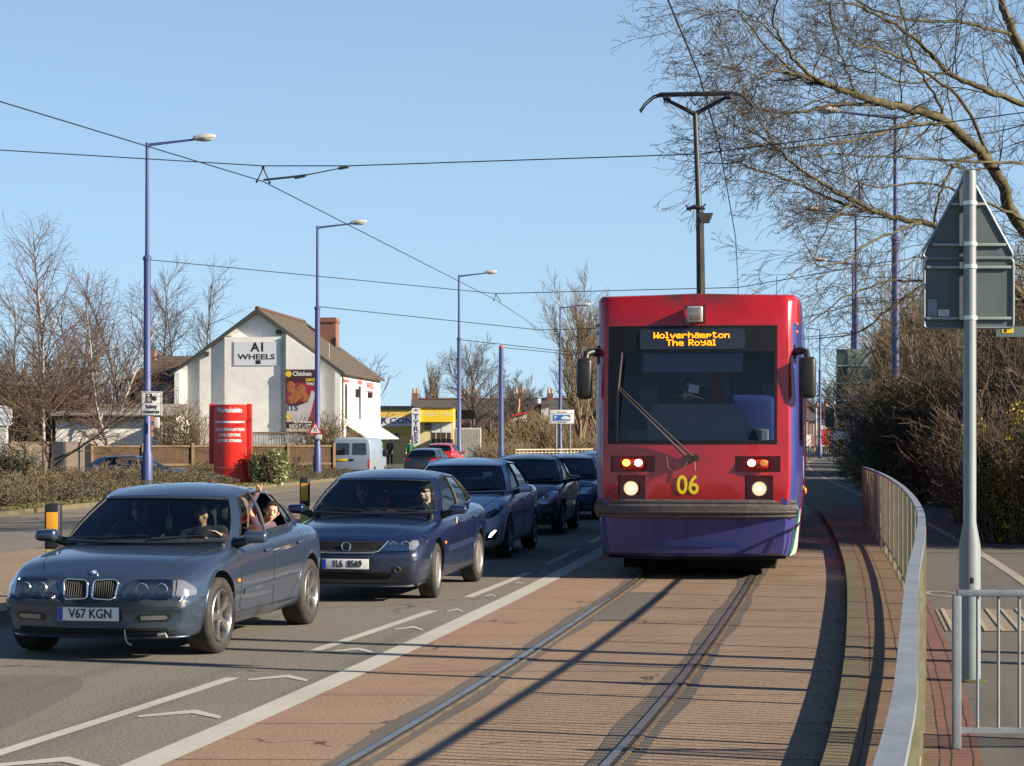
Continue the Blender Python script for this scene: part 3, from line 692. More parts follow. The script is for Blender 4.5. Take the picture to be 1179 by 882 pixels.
    if sp.get('sill'):
        for s in (False, True): lay('sill', bv, [(fy+r+.06, sp['sill']), (ry-r-.06, sp['sill']), (ry-r-.06, sp['sill']+.10), (fy+r+.06, sp['sill']+.10)], sp.get('sillm', paint), root, 'side', .012, .02, .12, .01, s)
    mx, my, mz = sp['mir']
    for s in (-1, 1):
        q = MB(); Mm = Matrix.Translation((s*mx, my, mz)) @ Matrix.Rotation(s*R(8), 4, 'Z')
        bm = bmesh.new(); bmesh.ops.create_cube(bm, size=1)
        for v in bm.verts: v.co = Vector((v.co.x*(.20 if v.co.y < 0 else .205), v.co.y*.11, v.co.z*(.105 if v.co.x*s > 0 else .125)*(.86 if v.co.y < 0 else 1)))
        bmesh.ops.bevel(bm, geom=bm.edges[:], offset=.038, segments=4, profile=.5, affect='EDGES'); q.bm(bm, 0, Mm)
        q.tube([(s*(mx-.07), my+.01, mz-.03), (s*(mx-.19), my+.03, mz-.06)], [.03, .045], 8, 1)
        o = q.build('door_mirror', [sp.get('mirm', paint), M_blk], root, 50)
        MB().box(-.085, .085, .054, .058, -.045, .045, 0, Mm, .001).build('mirror_glass', M_chrome, o)
    # wipers
    wp = MB(); wb = B[0]; wc = B[1]
    for x0, x1 in (((-.55, .02), (.05, .60)) if sp.get('drive', 1) > 0 else ((.55, -.02), (-.05, -.60))):
        def ws(x, v): t = min(1, abs(x)/wc.x); b = Vector((x, wb.y+(wc.y-wb.y)*t*t, wb.z+(wc.z-wb.z)*t*t)); q_ = Vector((x*Q[1].x/wc.x, Q[0].y+(Q[1].y-Q[0].y)*t*t, Q[0].z+(Q[1].z-Q[0].z)*t*t)); return b.lerp(q_, v)+Vector((0, -.02, .012))
        wp.tube([ws(x0, .02), ws((x0+x1)/2, .07), ws(x1, .12)], .006, 5); wp.tube([ws(x1-(x1-x0)*.92, .055), ws(x1+(x1-x0)*.06, .10)], .009, 5)
    wp.build('wiper', M_blade, root)
    sc = MB(); cowl = []
    sc.tube([Vector((x, wb.y+(wc.y-wb.y)*(abs(x)/wc.x)**2-.035, wb.z+(wc.z-wb.z)*(abs(x)/wc.x)**2-.004)) for x in np.linspace(-wc.x*.97, wc.x*.97, 15)], .028, 8, 0, True, None, .4); sc.build('scuttle', M_blk, root, 60)
    return root, bv, sp
def plate(root, bv, x, z, txt, w_=.52, h_=.111, rear=False, m=None, blue=True, sx=.86, rz=0):
    h = onto(bv, (x, z), 'rear' if rear else 'front'); s = 1 if not rear else -1
    Mp = Matrix.Translation((x, h.y-.022*s, z)) @ Matrix.Rotation(R(180) if rear else 0, 4, 'Z')
    q = MB(); q.box(-w_/2, w_/2, 0, .022, -h_/2, h_/2, 0, Mp, .004); q.box(-w_/2-.006, w_/2+.006, .003, .024, -h_/2-.006, h_/2+.006, 2, Mp); 
    if blue: q.box(-w_/2+.003, -w_/2+.045, -.0015, .004, -h_/2+.003, h_/2-.003, 1, Mp)
    o = q.build('number_plate', [m or M_plate, M_pblue, M_blk], root)
    if txt: text('plate_lettering', txt, .105, M_ink, Mp @ Matrix.Translation((.02 if blue else 0, -.003, .0)) @ FRONT, o, .0016, sx)
    return o
def bowl(parent, p, r, dirx=0, m=None, name='lamp_reflector'):
    Mb = Matrix.Translation(p) @ Matrix.Rotation(dirx, 4, 'Z'); q = MB(); q.lathe([(r, -.004), (r*.92, -.012), (r*.86, .004), (r*.5, .03), (.012, .04)], 28, 'y', 0, Mb, cap=False); q.ell((0, .015, 0), r*.3, 12, 1, Mb)
    return q.build(name, [m or M_bowl, M_lens], parent, 50)
# ---------------------------------------------------------------- the traffic queue
def paint(name, c, metal=.5, rough=.32, dirt=None): return mat(name, c, rough, metal, .5, coat=.85, dirt=dirt or (.75, (.16, .135, .10), .9))
P_bmw = paint('slate_blue_paint', (.052, .082, .135), .55, .26, (.7, (.10, .09, .075), .45)); P_vec = paint('navy_paint', (.006, .016, .060), .25, .25, (.75, (.07, .07, .065), .7)); P_i30 = paint('silver_blue_paint', (.62, .70, .78), .1, .3)
P_dark = paint('dark_navy_paint', (.012, .018, .035), .3, .28); P_blu = paint('mid_blue_paint', (.03, .07, .15), .4, .3); P_red = paint('red_paint', (.45, .012, .012), .1, .35); P_mar = paint('maroon_paint', (.30, .01, .015), .2, .3)
W_bmw = dict(n=5, split=.13, w=(.016, .020), rim=.69, m=M_alloy); W_trim = dict(n=9, split=0, w=(.026, .034), rim=.66, m=M_steel); W_mod = dict(n=5, split=.10, w=(.02, .026), rim=.68, m=M_alloy)
def saloon_g(W, ya, yt, yc, ye, zb, zt, top, yrear0, yrear1, zr, wtop, bp, cf=.09):
    """belt/roof key points: screen centre, screen corner, door glass start, middle pillar, door glass end, screen corner rear, rear centre"""
    wb = W*.90
    return dict(belt=[(0, ya, zb), (wb-.05, ya+.19, zb+.01), (wb, ya+.33, zb+.015), (wb+.005, bp-.03, zb+.045), (wb+.005, bp+.03, zb+.045), (wb, ye, zb+.07), (wb-.03, ye+.26, zb+.09), (wb-.10, yrear1-.12, zr), (0, yrear1, zr)],
                roof=[(0, yt, zt), (wtop-.05, yt+.10, zt-.015), (wtop, yt+.21, zt), (wtop+.01, bp-.09+cf, zt+.04), (wtop+.01, bp-.03+cf, zt+.04), (wtop, yc-.16, zt+.015), (wtop-.02, yc+.08, zt-.01), (wtop-.07, yrear0-.04, zt-.03), (0, yrear0+.03, zt)],
                kind=['w', 'p', 'g', 'p', 'g', 'g', 'p', 'r'], top=top, bulge=.025)
# --- slate-blue saloon in front
bs = dict(L=4.38, W=1.74, r=.316, fw=.77, wb=2.725, paint=P_bmw, wheel=W_bmw, tw=.225, steer=R(-3), drive=1, bow=.19, rbow=.26, fall=.62, rfall=.8,
    st=[(0, .735, .19, .56, .67), (.05, .775, .175, .60, .70), (.15, .80, .165, .63, .735), (.40, .845, .17, .70, .80), (.80, .868, .18, .77, .85), (1.20, .870, .19, .815, .885), (1.55, .868, .19, .84, .915), (2.2, .87, .19, .862, .93), (3.2, .87, .20, .895, .95), (3.6, .864, .21, .90, .975), (3.95, .840, .23, .90, .985), (4.18, .80, .28, .885, .96), (4.30, .76, .32, .87, .93), (4.38, .71, .35, .84, .88)],
    fp=[(.16, .10), (.24, .02), (.30, .015), (.39, .0), (.425, -.02), (.49, -.02), (.50, .025), (.56, .04), (.66, .065), (.72, .13), (.80, .22)], rp=[(.2, .1), (.45, .0), (.6, .02), (.9, .08)],
    g=saloon_g(.87, 1.16, 1.79, 2.95, 2.98, .895, 1.285, 1.38, 3.22, 3.74, .985, .60, 2.23), mir=(.955, 1.42, .935), open={(4, 1)},
    seams=[[(1.30, .84), (1.27, .70), (1.30, .34), (1.42, .30), (2.28, .30), (2.26, .6), (2.28, .91)], [(2.28, .30), (2.80, .30), (3.06, .46), (3.26, .70), (3.28, .90)], [(.30, .50), (.42, .49)], [(1.02, .48), (1.36, .47)]],
    tseams=[[(.70, 1.22), (.66, .8), (.56, .42), (.46, .2)]], handles=[(2.08, .79), (3.10, .81)], strip=(.47, .024, 1.38, 3.05), stripm=P_bmw, sill=.20)
BX, BY = -3.40, 16.75
t = time0 = None
bmw, bv, sp = car('saloon_car', 'slate blue saloon leading the queue, a boy leaning from its rear window', 'car', bs, (BX, BY, 0), -R(10.2))
def ms(f):
    for s in (False, True): f(s)
# twin kidney grilles
for s in (False, True):
    ol = [(.020, .500), (.025, .625), (.045, .648), (.205, .655), (.232, .63), (.215, .515), (.19, .495)]
    k = lay('grille', bv, ol, M_dark, bmw, 'front', .012, .05, .03, .02, s)
    h = [onto(bv, (u*(-1 if s else 1), v), 'front') for u, v in round_poly(ol, .03)]
    q = MB(); pts = [p+Vector((0, -.016, 0)) for p in h if p]; q.tube(pts+[pts[0]], .009, 8, 0, False); q.build('grille_surround', M_chrome, k, 60)
    q = MB()
    for i in range(10):
        x = (.042+i*.0185)*(-1 if s else 1); a = onto(bv, (x, .51), 'front'); b = onto(bv, (x, .64), 'front'); q.tube([a+Vector((0, -.013, 0)), b+Vector((0, -.013, 0))], .0022, 4)
    q.build('grille_bar', mat('grille_bar', (.03, .03, .028), .6), k)
h = onto(bv, (0, .695), 'front'); hm = Matrix.Translation(h+Vector((0, -.004, .006))) @ Matrix.Rotation(R(-62), 4, 'X'); q = MB(); q.lathe([(.041, 0), (.041, .004), (.036, .006), (.001, .006)], 28, 'y', 0, hm @ Matrix.Rotation(R(180), 4, 'Z'))
badge = q.build('badge', [M_chrome], bmw, 30)
q = MB()
hm2 = Matrix.Translation(h+Vector((0, -.004, .006))) @ Matrix.Rotation(R(28), 4, 'X')
q = MB(); q.lathe([(.041, .004), (.001, .004)], 28, 'z', 0, hm2, cap=False)
for qd in range(4):
    a = [qd*math.pi/2+i*math.pi/16 for i in range(9)]; q.add([(0, 0, .0065)]+[(.024*math.cos(t_), .024*math.sin(t_), .0065) for t_ in a], [tuple(range(10))], 1+(qd % 2), hm2)
q.build('badge_face', [M_blk, mat('badge_blue', (.02, .16, .5), .3), M_plate], badge)
for s in (False, True):
    sg = -1 if s else 1
    ol = [(.255, .505), (.30, .60), (.33, .640), (.40, .655), (.60, .652), (.665, .645), (.69, .515), (.66, .500), (.56, .492), (.50, .505), (.40, .492), (.33, .497)]
    hl = lay('headlight', bv, ol, M_lampback, bmw, 'front', .004, .03, .025, .012, s)
    for x, rr in ((.425, .052), (.575, .050)):
        p = onto(bv, (x*sg, .573), 'front'); bowl(hl, p+Vector((0, -.012, 0)), rr, R(14)*sg)
    lay('lamp_glass', bv, ol, M_lens, hl, 'front', .020, .016, .025, .012, s)
    # clear corner lamp wraps round the wing
    ol = [(.55, .520), (.59, .648), (.615, .655), (.69, .640), (.775, .60), (.80, .56), (.79, .525)]
    A = R(38); uo = lambda x: x
    ol2 = []
    for (u, v) in [(.675, .515), (.668, .648), (.70, .645), (.755, .615), (.80, .57), (.812, .54), (.80, .52)]:
        hh = onto(bv, (min(u, .795)*1, v), 'front'); ol2.append((hh.x*math.cos(A)+hh.y*math.sin(A)+(max(0, u-.795)), v))
    cl = lay('corner_lamp', bv, ol2, mat('corner_clear', (.40, .40, .40), .15, .6, coat=1, noise=(30, .4)), bmw, 'diag', .010, .03, .02, .006, s, A)
    # bumper strip, fog lamp, lower mouth
    lay('bumper_strip', bv, [(.20 if False else .0, .435), (.74, .435), (.775, .442), (.775, .482), (.74, .488), (0, .488)], mat('bumper_strip', (.028, .032, .038), .42), bmw, 'front', .010, .02, .03, 0, s)
    fg = lay('fog_lamp', bv, [(.40, .315), (.63, .322), (.66, .345), (.66, .37), (.63, .382), (.40, .375), (.385, .345)], M_blk, bmw, 'front', .006, .02, .025, .008, s)
    lay('fog_lens', bv, [(.425, .328), (.61, .333), (.635, .348), (.61, .368), (.425, .364)], mat('fog_glass', (.30, .30, .30), .15, .7), fg, 'front', .012, .01, .025, .006, s)
lay('lower_intake', bv, [(-.60, .205), (.60, .205), (.64, .235), (.62, .268), (.30, .262), (-.30, .262), (-.62, .268), (-.64, .235)], M_dark, bmw, 'front', .005, .02, .03, .01)
lay('centre_intake', bv, [(-.30, .275), (.30, .275), (.33, .305), (-.33, .305)], mat('bmw_lower', (.05, .07, .11), .4, .4), bmw, 'front', .003, .02, .03, .01)
lip = MB(); lip.tube([onto(bv, (x, .186), 'front')+Vector((0, -.012, 0)) for x in np.linspace(-.74, .74, 25)], .017, 8, 0, True, None, .7); lip.build('bumper_lip', P_bmw, bmw, 60)
q = MB()
for zz in (.222, .245): q.tube([onto(bv, (x, zz), 'front')+Vector((0, -.008, 0)) for x in np.linspace(-.58, .58, 15)], .004, 4)
q.build('intake_bar', M_blk, bmw)
q = MB(); a = onto(bv, (.30, .255), 'front')+Vector((0, -.03, 0)); q.tube([a, a+Vector((.01, -.01, -.05)), a+Vector((.018, 0, -.10)), a+Vector((.06, 0, -.125))], .006, 5); q.tube([a+Vector((.27, .02, -.04)), a+Vector((.33, .03, -.03)), a+Vector((.34, .04, -.06))], .012, 6); q.build('loose_cable_tie', mat('pale_tie', (.5, .48, .4), .6), bmw)
plate(bmw, bv, 0, .378, 'V67 KGN')
for s in (1, -1):
    h = onto(bv, (1.22, .575), 'side', s)
    if h: q = MB(); q.ell(h, (.012, .034, .018), 12); q.build('side_repeater', M_orange, bmw, 60)
for s in (False, True):
    lay('rear_lamp', bv, [(.45, .66), (.78, .66), (.80, .86), (.45, .87)], M_redl, bmw, 'rear', .006, .02, .04, .02, s)
plate(bmw, bv, 0, .70, None, rear=True, m=M_platey, blue=False)
# --- navy saloon behind it
vs_ = dict(L=4.48, W=1.71, r=.308, fw=.93, wb=2.64, paint=P_vec, wheel=W_trim, tw=.195, steer=R(4), drive=-1, bow=.17, rbow=.2, fall=.65, seatm=M_seat,
    st=[(0, .725, .19, .60, .69), (.05, .765, .18, .63, .715), (.15, .79, .175, .66, .745), (.45, .825, .18, .72, .815), (.9, .845, .19, .785, .875), (1.3, .853, .19, .825, .915), (1.6, .855, .19, .845, .925), (2.2, .855, .19, .87, .93), (3.2, .855, .20, .905, .955), (3.6, .85, .21, .925, .985), (4.0, .835, .23, .93, 1.01), (4.3, .81, .28, .92, .985), (4.42, .785, .32, .89, .95), (4.48, .75, .35, .85, .90)],
    fp=[(.17, .16), (.26, .06), (.34, .01), (.52, .0), (.56, .03), (.62, .06), (.70, .10), (.76, .18), (.85, .25)], rp=[(.2, .1), (.45, .0), (.6, .02), (.9, .1)],
    g=saloon_g(.855, 1.17, 1.86, 3.14, 3.20, .93, 1.325, 1.415, 3.45, 3.98, 1.02, .585, 2.42), mir=(.955, 1.50, .965), mirm=P_vec,
    seams=[[(1.42, .85), (1.38, .70), (1.42, .34), (1.55, .30), (2.43, .30), (2.42, .6), (2.44, .92)], [(2.43, .30), (2.95, .30), (3.15, .46), (3.34, .70), (3.38, .93)]],
    tseams=[[(.72, 1.38), (.68, .9), (.56, .42), (.46, .18)]], handles=[(2.20, .80), (3.18, .82)], strip=(.52, .03, 1.42, 3.10), stripm=mat('moulding', (.035, .05, .12), .3, .2, coat=.5), sill=.20)
VX, VY = -1.80, 22.55
vec, bv, sp = car('saloon_car', 'navy blue saloon with chrome-edged black grille, second in the queue', 'car', vs_, (VX, VY, 0), -R(9.2))
for s in (False, True):
    sg = -1 if s else 1
    k = [(.36, .560), (.44, .675), (.50, .688), (.66, .692), (.735, .675), (.76, .63), (.745, .585), (.68, .565)]
    hl = lay('headlight', bv, k, mat('lamp_frost', (.55, .56, .58), .16, .75), vec, 'front', .004, .03, .025, .015, s)
    for x, rr in ((.50, .045), (.63, .05)):
        p = onto(bv, (x*sg, .625), 'front'); bowl(hl, p+Vector((0, -.010, 0)), rr, R(14)*sg)
    lay('lamp_glass', bv, k, M_lens, hl, 'front', .020, .016, .025, .015, s)
    lay('bumper_lower', bv, [(0, .17), (.74, .17), (.76, .205), (0, .205)], mat('grey_valance', (.07, .075, .09), .5), vec, 'front', .008, .02, .04, 0, s)
    fg = lay('fog_lamp', bv, [(.50, .325), (.68, .335), (.69, .40), (.50, .395)], M_blk, vec, 'front', .004, .02, .03, .01, s)
    p = onto(bv, (.56*sg, .365), 'front'); bowl(fg, p+Vector((0, -.008, 0)), .032, R(10)*sg)
gr = lay('grille', bv, [(-.34, .575), (-.42, .662), (.42, .662), (.34, .575), (.30, .562), (-.30, .562)], M_dark, vec, 'front', .006, .02, .03, .01)
q = MB()
for zz in (.59, .61, .63, .65): q.tube([onto(bv, (x, zz), 'front')+Vector((0, -.010, 0)) for x in np.linspace(-.36, .36, 13)], .003, 4)
q.build('grille_bar', M_blk, gr)
q = MB(); q.tube([onto(bv, u, 'front')+Vector((0, -.014, 0)) for u in [(-.445, .672), (-.41, .63), (-.355, .567), (-.30, .550), (-.15, .546), (0, .545), (.15, .546), (.30, .550), (.355, .567), (.41, .63), (.445, .672)]], .014, 8, 0, True, None, .8); q.build('grille_surround', mat('satin_chrome', (.55, .57, .62), .2, .9), gr, 60)
h = onto(bv, (0, .612), 'front'); q = MB(); Mz = Matrix.Translation(h+Vector((0, -.028, 0)))
q.tube([(.048*math.cos(a), 0, .048*math.sin(a)) for a in np.linspace(0, 2*math.pi, 33)], .0065, 6, 0, False, Mz); q.prism([(-.046, -.004), (-.006, .014), (.0, .002), (.046, .005), (.006, -.014), (0, -.002)], -.004, .004, 0, Mz); q.build('badge', M_chrome, gr, 40)
lay('lower_intake', bv, [(-.45, .255), (.45, .255), (.49, .305), (.45, .335), (-.45, .335), (-.49, .305)], M_dark, vec, 'front', .004, .02, .03, .01)
plate(vec, bv, 0, .425, '1L6  8569', sx=.78)
for s in (1, -1):
    h = onto(bv, (1.30, .60), 'side', s)
    if h: q = MB(); q.ell(h, (.012, .03, .02), 12); q.build('side_repeater', M_orange, vec, 60)
h = onto(bv, (2.05, .80), 'side', 1); q = MB(); q.box(h.x-.004, h.x+.004, 2.02, 2.09, .74, .86, 0, None, .003); q.build('door_sticker', mat('dull_sticker', (.35, .33, .22), .6), vec)
h = onto(bv, (3.32, .72), 'side', 1)
for s in (False, True): lay('rear_lamp', bv, [(.40, .70), (.76, .70), (.78, .88), (.40, .90)], M_redl, vec, 'rear', .006, .02, .04, .02, s)
# --- generic hatchback outline used for the rest
def hatch_g(W, ya, yt, zb, zt, top, bp, ye, yr0, yr1, zr, wtop, up=.10):
    wb = W*.90
    return dict(belt=[(0, ya, zb), (wb-.06, ya+.28, zb+.015), (wb-.01, ya+.50, zb+.02), (wb+.005, bp-.03, zb+.05), (wb+.005, bp+.03, zb+.05), (wb, ye, zb+up), (wb-.03, ye+.22, zb+up+.02), (wb-.11, yr1-.10, zr), (0, yr1, zr)],
                roof=[(0, yt, zt), (wtop-.05, yt+.18, zt-.015), (wtop, yt+.30, zt+.0), (wtop+.01, bp-.02, zt+.04), (wtop+.01, bp+.04, zt+.04), (wtop-.01, ye-.10, zt+.01), (wtop-.03, ye+.18, zt-.015), (wtop-.06, yr0-.06, zt-.03), (0, yr0, zt)],
                kind=['w', 'p', 'g', 'p', 'g', 'g', 'p', 'r'], top=top, bulge=.02)
def hatch_spec(L, W, H, pt, r=.315, fw=.84, wb=2.6, nose=.74, wheel=W_mod, **kw):
    w_ = W/2; b = H-.52
    d = dict(L=L, W=W, r=r, fw=fw, wb=wb, paint=pt, wheel=wheel, bow=.26, rbow=.18, fall=.95,
        st=[(0, w_*.84, .20, nose-.09, nose), (.05, w_*.89, .19, nose-.06, nose+.03), (.15, w_*.92, .18, nose-.03, nose+.06), (.45, w_*.955, .18, nose+.02, nose+.13), (.85, w_*.985, .19, b-.10, b-.02), (1.2, w_, .19, b-.06, b+.02), (1.6, w_, .19, b-.03, b+.035), (2.2, w_, .19, b, b+.05), (L-1.0, w_*.995, .2, b+.05, b+.08), (L-.5, w_*.98, .22, b+.06, b+.09), (L-.15, w_*.94, .28, b+.04, b+.07), (L-.05, w_*.90, .32, b+.01, b+.04), (L, w_*.86, .35, b-.03, b)],
        fp=[(.17, .14), (.28, .04), (.42, 0), (.52, .02), (.62, .07), (.72, .14), (.82, .26), (.9, .4)], rp=[(.2, .1), (.45, .0), (.6, .02), (.9, .06)],
        g=hatch_g(w_, 1.0, 1.78, b+.01, H-.085, H, 2.25, L-1.15, L-.62, L-.14, b+.10, w_*.67), mir=(w_+.10, 1.68, b+.06),
        seams=[[(1.32, b-.08), (1.29, b-.2), (1.33, .34), (1.45, .29), (2.3, .29), (2.3, .6), (2.3, b)], [(2.3, .29), (2.75, .29), (L-1.15, .5), (L-1.0, b-.1), (L-.98, b+.03)]], tseams=[[(w_*.80, 1.2), (w_*.76, .8), (w_*.62, .36), (w_*.5, .2)]],
        handles=[(2.12, b-.10), (L-1.22, b-.08)])
    d.update(kw); return d
def heading(z, off): a = (K(z+2)+off)-(K(z-2)+off); return -math.atan2(a, 4)
# third: silver-blue hatchback
IX, IY = -1.02, 30.4
i30, bv, sp = car('hatchback_car', 'silver-blue hatchback with a white running lamp, third in the queue', 'car', hatch_spec(4.3, 1.78, 1.47, P_i30, fw=.88, wb=2.65, wheel=dict(n=5, split=.1, w=(.02, .026), rim=.69, m=M_alloy)), (IX, IY, 0), -R(8.6))
M_drl = emis('running_lamp', (1, .97, .9), 2.2)
for s in (False, True):
    hl = lay('headlight', bv, [(.42, .60), (.55, .66), (.70, .73), (.80, .80), (.82, .76), (.79, .68), (.70, .615), (.55, .585)], mat('smoked_lamp', (.03, .03, .035), .12, .3, coat=1), i30, 'front', .006, .03, .03, .02, s)
    p = onto(bv, (.62*(-1 if s else 1), .645), 'front'); bowl(hl, p+Vector((0, -.02, 0)), .045, R(25)*(-1 if s else 1))
    fg = lay('fog_recess', bv, [(.56, .27), (.76, .30), (.80, .45), (.74, .455), (.62, .38)], M_dark, i30, 'front', .004, .02, .03, .015, s)
    lay('running_lamp', bv, [(.66, .33), (.70, .335), (.775, .43), (.755, .44), (.70, .40)], M_drl, fg, 'front', .012, .02, .02, .006, s)
    lay('rear_lamp', bv, [(.45, .80), (.80, .78), (.82, .98), (.5, .96)], M_redl, i30, 'rear', .006, .02, .04, .02, s)
lay('grille', bv, [(-.42, .33), (-.5, .45), (-.36, .56), (.36, .56), (.5, .45), (.42, .33)], M_dark, i30, 'front', .006, .02, .04, .03)
lay('upper_grille', bv, [(-.34, .60), (-.36, .645), (.36, .645), (.34, .60)], M_blk, i30, 'front', .008, .02, .04, .01)
plate(i30, bv, 0, .44, None)
# fourth: dark hatchback with two pale roof stripes
DX, DY = .02, 38.0
dk, bv, sp = car('hatchback_car', 'very dark blue hatchback with two pale roof stripes behind the silver-blue hatchback', 'car', hatch_spec(3.95, 1.70, 1.47, P_dark, fw=.80, wb=2.49, r=.305, drive=1), (DX, DY, 0), -R(7.9))
for s in (False, True):
    hl = lay('headlight', bv, [(.40, .60), (.50, .70), (.66, .80), (.76, .80), (.77, .70), (.70, .60), (.55, .565)], mat('lamp_frost', (.55, .56, .58), .16, .75), dk, 'front', .006, .03, .03, .03, s)
    p = onto(bv, (.60*(-1 if s else 1), .68), 'front'); bowl(hl, p+Vector((0, -.015, 0)), .07, R(20)*(-1 if s else 1))
    fg = lay('fog_recess', bv, [(.52, .28), (.70, .28), (.70, .40), (.54, .40)], M_dark, dk, 'front', .004, .02, .03, .02, s); p = onto(bv, (.61*(-1 if s else 1), .34), 'front'); bowl(fg, p+Vector((0, -.01, 0)), .04)
    lay('rear_lamp', bv, [(.45, .80), (.76, .78), (.78, .98), (.5, .96)], M_redl, dk, 'rear', .006, .02, .04, .02, s)
lay('grille', bv, [(-.36, .52), (-.40, .60), (.40, .60), (.36, .52)], M_blk, dk, 'front', .006, .02, .04, .01); lay('lower_intake', bv, [(-.42, .25), (-.46, .42), (.46, .42), (.42, .25)], M_dark, dk, 'front', .006, .02, .04, .03); plate(dk, bv, 0, .46, None)
rb = bvh_of(bpy.data.objects[[c.name for c in dk.children if c.name.startswith('roof')][0]].data)
for x0 in (-.06, .14): lay('roof_stripe', rb, [(x0, 1.86), (x0+.15, 1.86), (x0+.15, 3.1), (x0, 3.1)], mat('pale_stripe', (.45, .50, .55), .35, coat=.6), dk, 'top', .003, .004, .12)
# fifth
EX, EY = 1.02, 45.0
fv, bv, sp = car('saloon_car', 'dark blue car half hidden by the tram, fifth in the queue', 'car', hatch_spec(4.2, 1.72, 1.42, P_blu, fw=.85, wb=2.55), (EX, EY, 0), -R(7))
for s in (False, True): lay('headlight', bv, [(.42, .57), (.46, .70), (.74, .72), (.76, .60), (.70, .56)], mat('lamp_frost', (.55, .56, .58), .16, .75), fv, 'front', .006, .03, .03, .02, s); lay('rear_lamp', bv, [(.45, .80), (.76, .78), (.78, .95), (.5, .93)], M_redl, fv, 'rear', .006, .02, .04, .02, s)
lay('grille', bv, [(-.38, .58), (-.38, .68), (.38, .68), (.38, .58)], M_blk, fv, 'front', .006, .02, .04, .01); lay('lower_intake', bv, [(-.5, .24), (-.5, .38), (.5, .38), (.5, .24)], M_dark, fv, 'front', .006, .02, .04, .03); plate(fv, bv, 0, .46, None)
def simple_car(name, label, pt, x, y, rz, L=4.2, W=1.72, H=1.44, group=None, z=0, **kw):
    c_, b_, s_ = car(name, label, 'car', hatch_spec(L, W, H, pt, fw=.82, wb=L*.615, **kw), (x, y, z), rz, group)
    for s in (False, True):
        lay('headlight', b_, [(.42, .58), (.46, .68), (.74, .70), (.76, .60)], mat('lamp_frost', (.55, .56, .58), .16, .75), c_, 'front', .006, .03, .04, .02, s)
        lay('rear_lamp', b_, [(.45, .72), (.76, .72), (.78, .92), (.5, .90)], M_redl, c_, 'rear', .006, .02, .04, .02, s)
    lay('grille', b_, [(-.38, .56), (-.38, .66), (.38, .66), (.38, .56)], M_blk, c_, 'front', .006, .02, .05, .01); plate(c_, b_, 0, .46, None); return c_, b_
simple_car('hatchback_car', 'mid blue car showing only its roof, just behind the fifth car', P_blu, 2.05, 52.2, -R(6.5), H=1.44)
simple_car('hatchback_car', 'maroon car at the tail of the visible queue, beside the tram', P_mar, 3.05, 66, -R(6), H=1.50)
simple_car('hatchback_car', 'bright red hatchback on the far carriageway in front of the yellow tyre shop', P_red, X_(519, 106), 106, R(172), L=4.0, H=1.50)
simple_car('coupe_car', 'low black car beside the bright red hatchback on the far carriageway', P_dark, X_(506, 97), 97, R(170), L=4.2, H=1.30)
simple_car('coupe_car', 'dark blue low-roofed car parked sideways between hedge and brown fence', P_blu, X_(222, 82), 82, R(83), L=4.3, H=1.38, z=-.29)
# van parked side-on to the fence end, rear doors to us
vp = mat('van_paint', (.27, .34, .42), .4, .1, coat=.5, noise=(3, .15), dirt=(1.0, (.2, .17, .13), .8))
van = thing('panel_van', 'pale blue-grey panel van showing its rear doors at the end of the brown fence', 'van', (X_(404, 97), 97, -.29), -R(6))
def vhalf(wd, zb, zs, zt):
    key = [(0, zb), (wd*.8, zb), (wd*.96, zb+.05), (wd, zb+.4), (wd, zb+.75), (wd*.985, zs-.5), (wd*.93, zs-.15), (wd*.88, zs-.03), (wd*.75, zt-.01), (wd*.4, zt), (0, zt)]
    return [tuple(p) for p in catmull(key, 3)]
L = 4.9; vy = [0, .02, .05, .1]+list(np.arange(.2, L-.2, .15))+[L-.1, L-.05, L]
vme = loft([(0, .90, .38, 1.94, 1.97), (.1, .93, .36, 1.99, 2.03), (.5, .95, .35, 2.0, 2.06), (3.2, .95, .35, 2.0, 2.06), (3.7, .95, .35, 1.85, 1.9), (4.2, .94, .35, 1.15, 1.2), (4.7, .90, .35, .98, 1.05), (L, .84, .38, .85, .9)], vhalf, L, [(.3, 0), (1, .0), (2.0, .08)], [(.3, .0), (.6, 0), (1.0, .05)], .03, .2, .5, .5, vy)
vb = bvh_of(vme); cs = []
for m_ in (vp, M_dark): vme.materials.append(m_)
for y in (1.05, 4.0):
    for s in (-1, 1):
        c = MB().lathe([(.38, .5*s), (.38, 1.2*s)], 36, 'x', 1, Matrix.Translation((0, y, .34))).me('c')
        for m_ in (vp, M_dark): c.materials.append(m_)
        cs.append(c)
vme = bool_cut(vme, cs); vme.materials.clear(); link('body', vme, [vp, M_dark], van, 38)
for y in (1.05, 4.0):
    for s in (-1, 1): wheel(van, s*.83, y, .33, .2, s, W_trim)
dg_ = mat('van_glass', (.015, .018, .02), .06, coat=1)
for s in (False, True):
    d_ = lay('rear_door', vb, [(.008, .58), (.86, .58), (.86, 1.5), (.78, 1.93), (.008, 1.93)], vp, van, 'front', .008, .01, .15, .02, s)
    lay('window', vb, [(.07, 1.25), (.74, 1.25), (.70, 1.80), (.07, 1.80)], dg_, d_, 'front', .014, .01, .12, .05, s)
    lay('rear_lamp', vb, [(.80, .62), (.925, .62), (.925, 1.05), (.80, 1.05)], M_redl, van, 'front', .012, .02, .1, .02, s)
lay('bumper', vb, [(-.9, .38), (.9, .38), (.9, .55), (-.9, .55)], mat('grey_bumper', (.05, .05, .05), .7), van, 'front', .03, .03, .15, .02)
plate(van, vb, -.42, 1.02, None, m=M_platey, blue=False); q = MB(); q.box(-.06, .14, -.03, .02, .98, 1.07, 0, None, .01); q.build('door_handle', M_blk, van)
for s in (1, -1): q = MB(); q.box(s*1.02-.1, s*1.02+.1, 3.55, 3.66, 1.15, 1.45, 0, None, .03); q.build('door_mirror', M_blk, van)
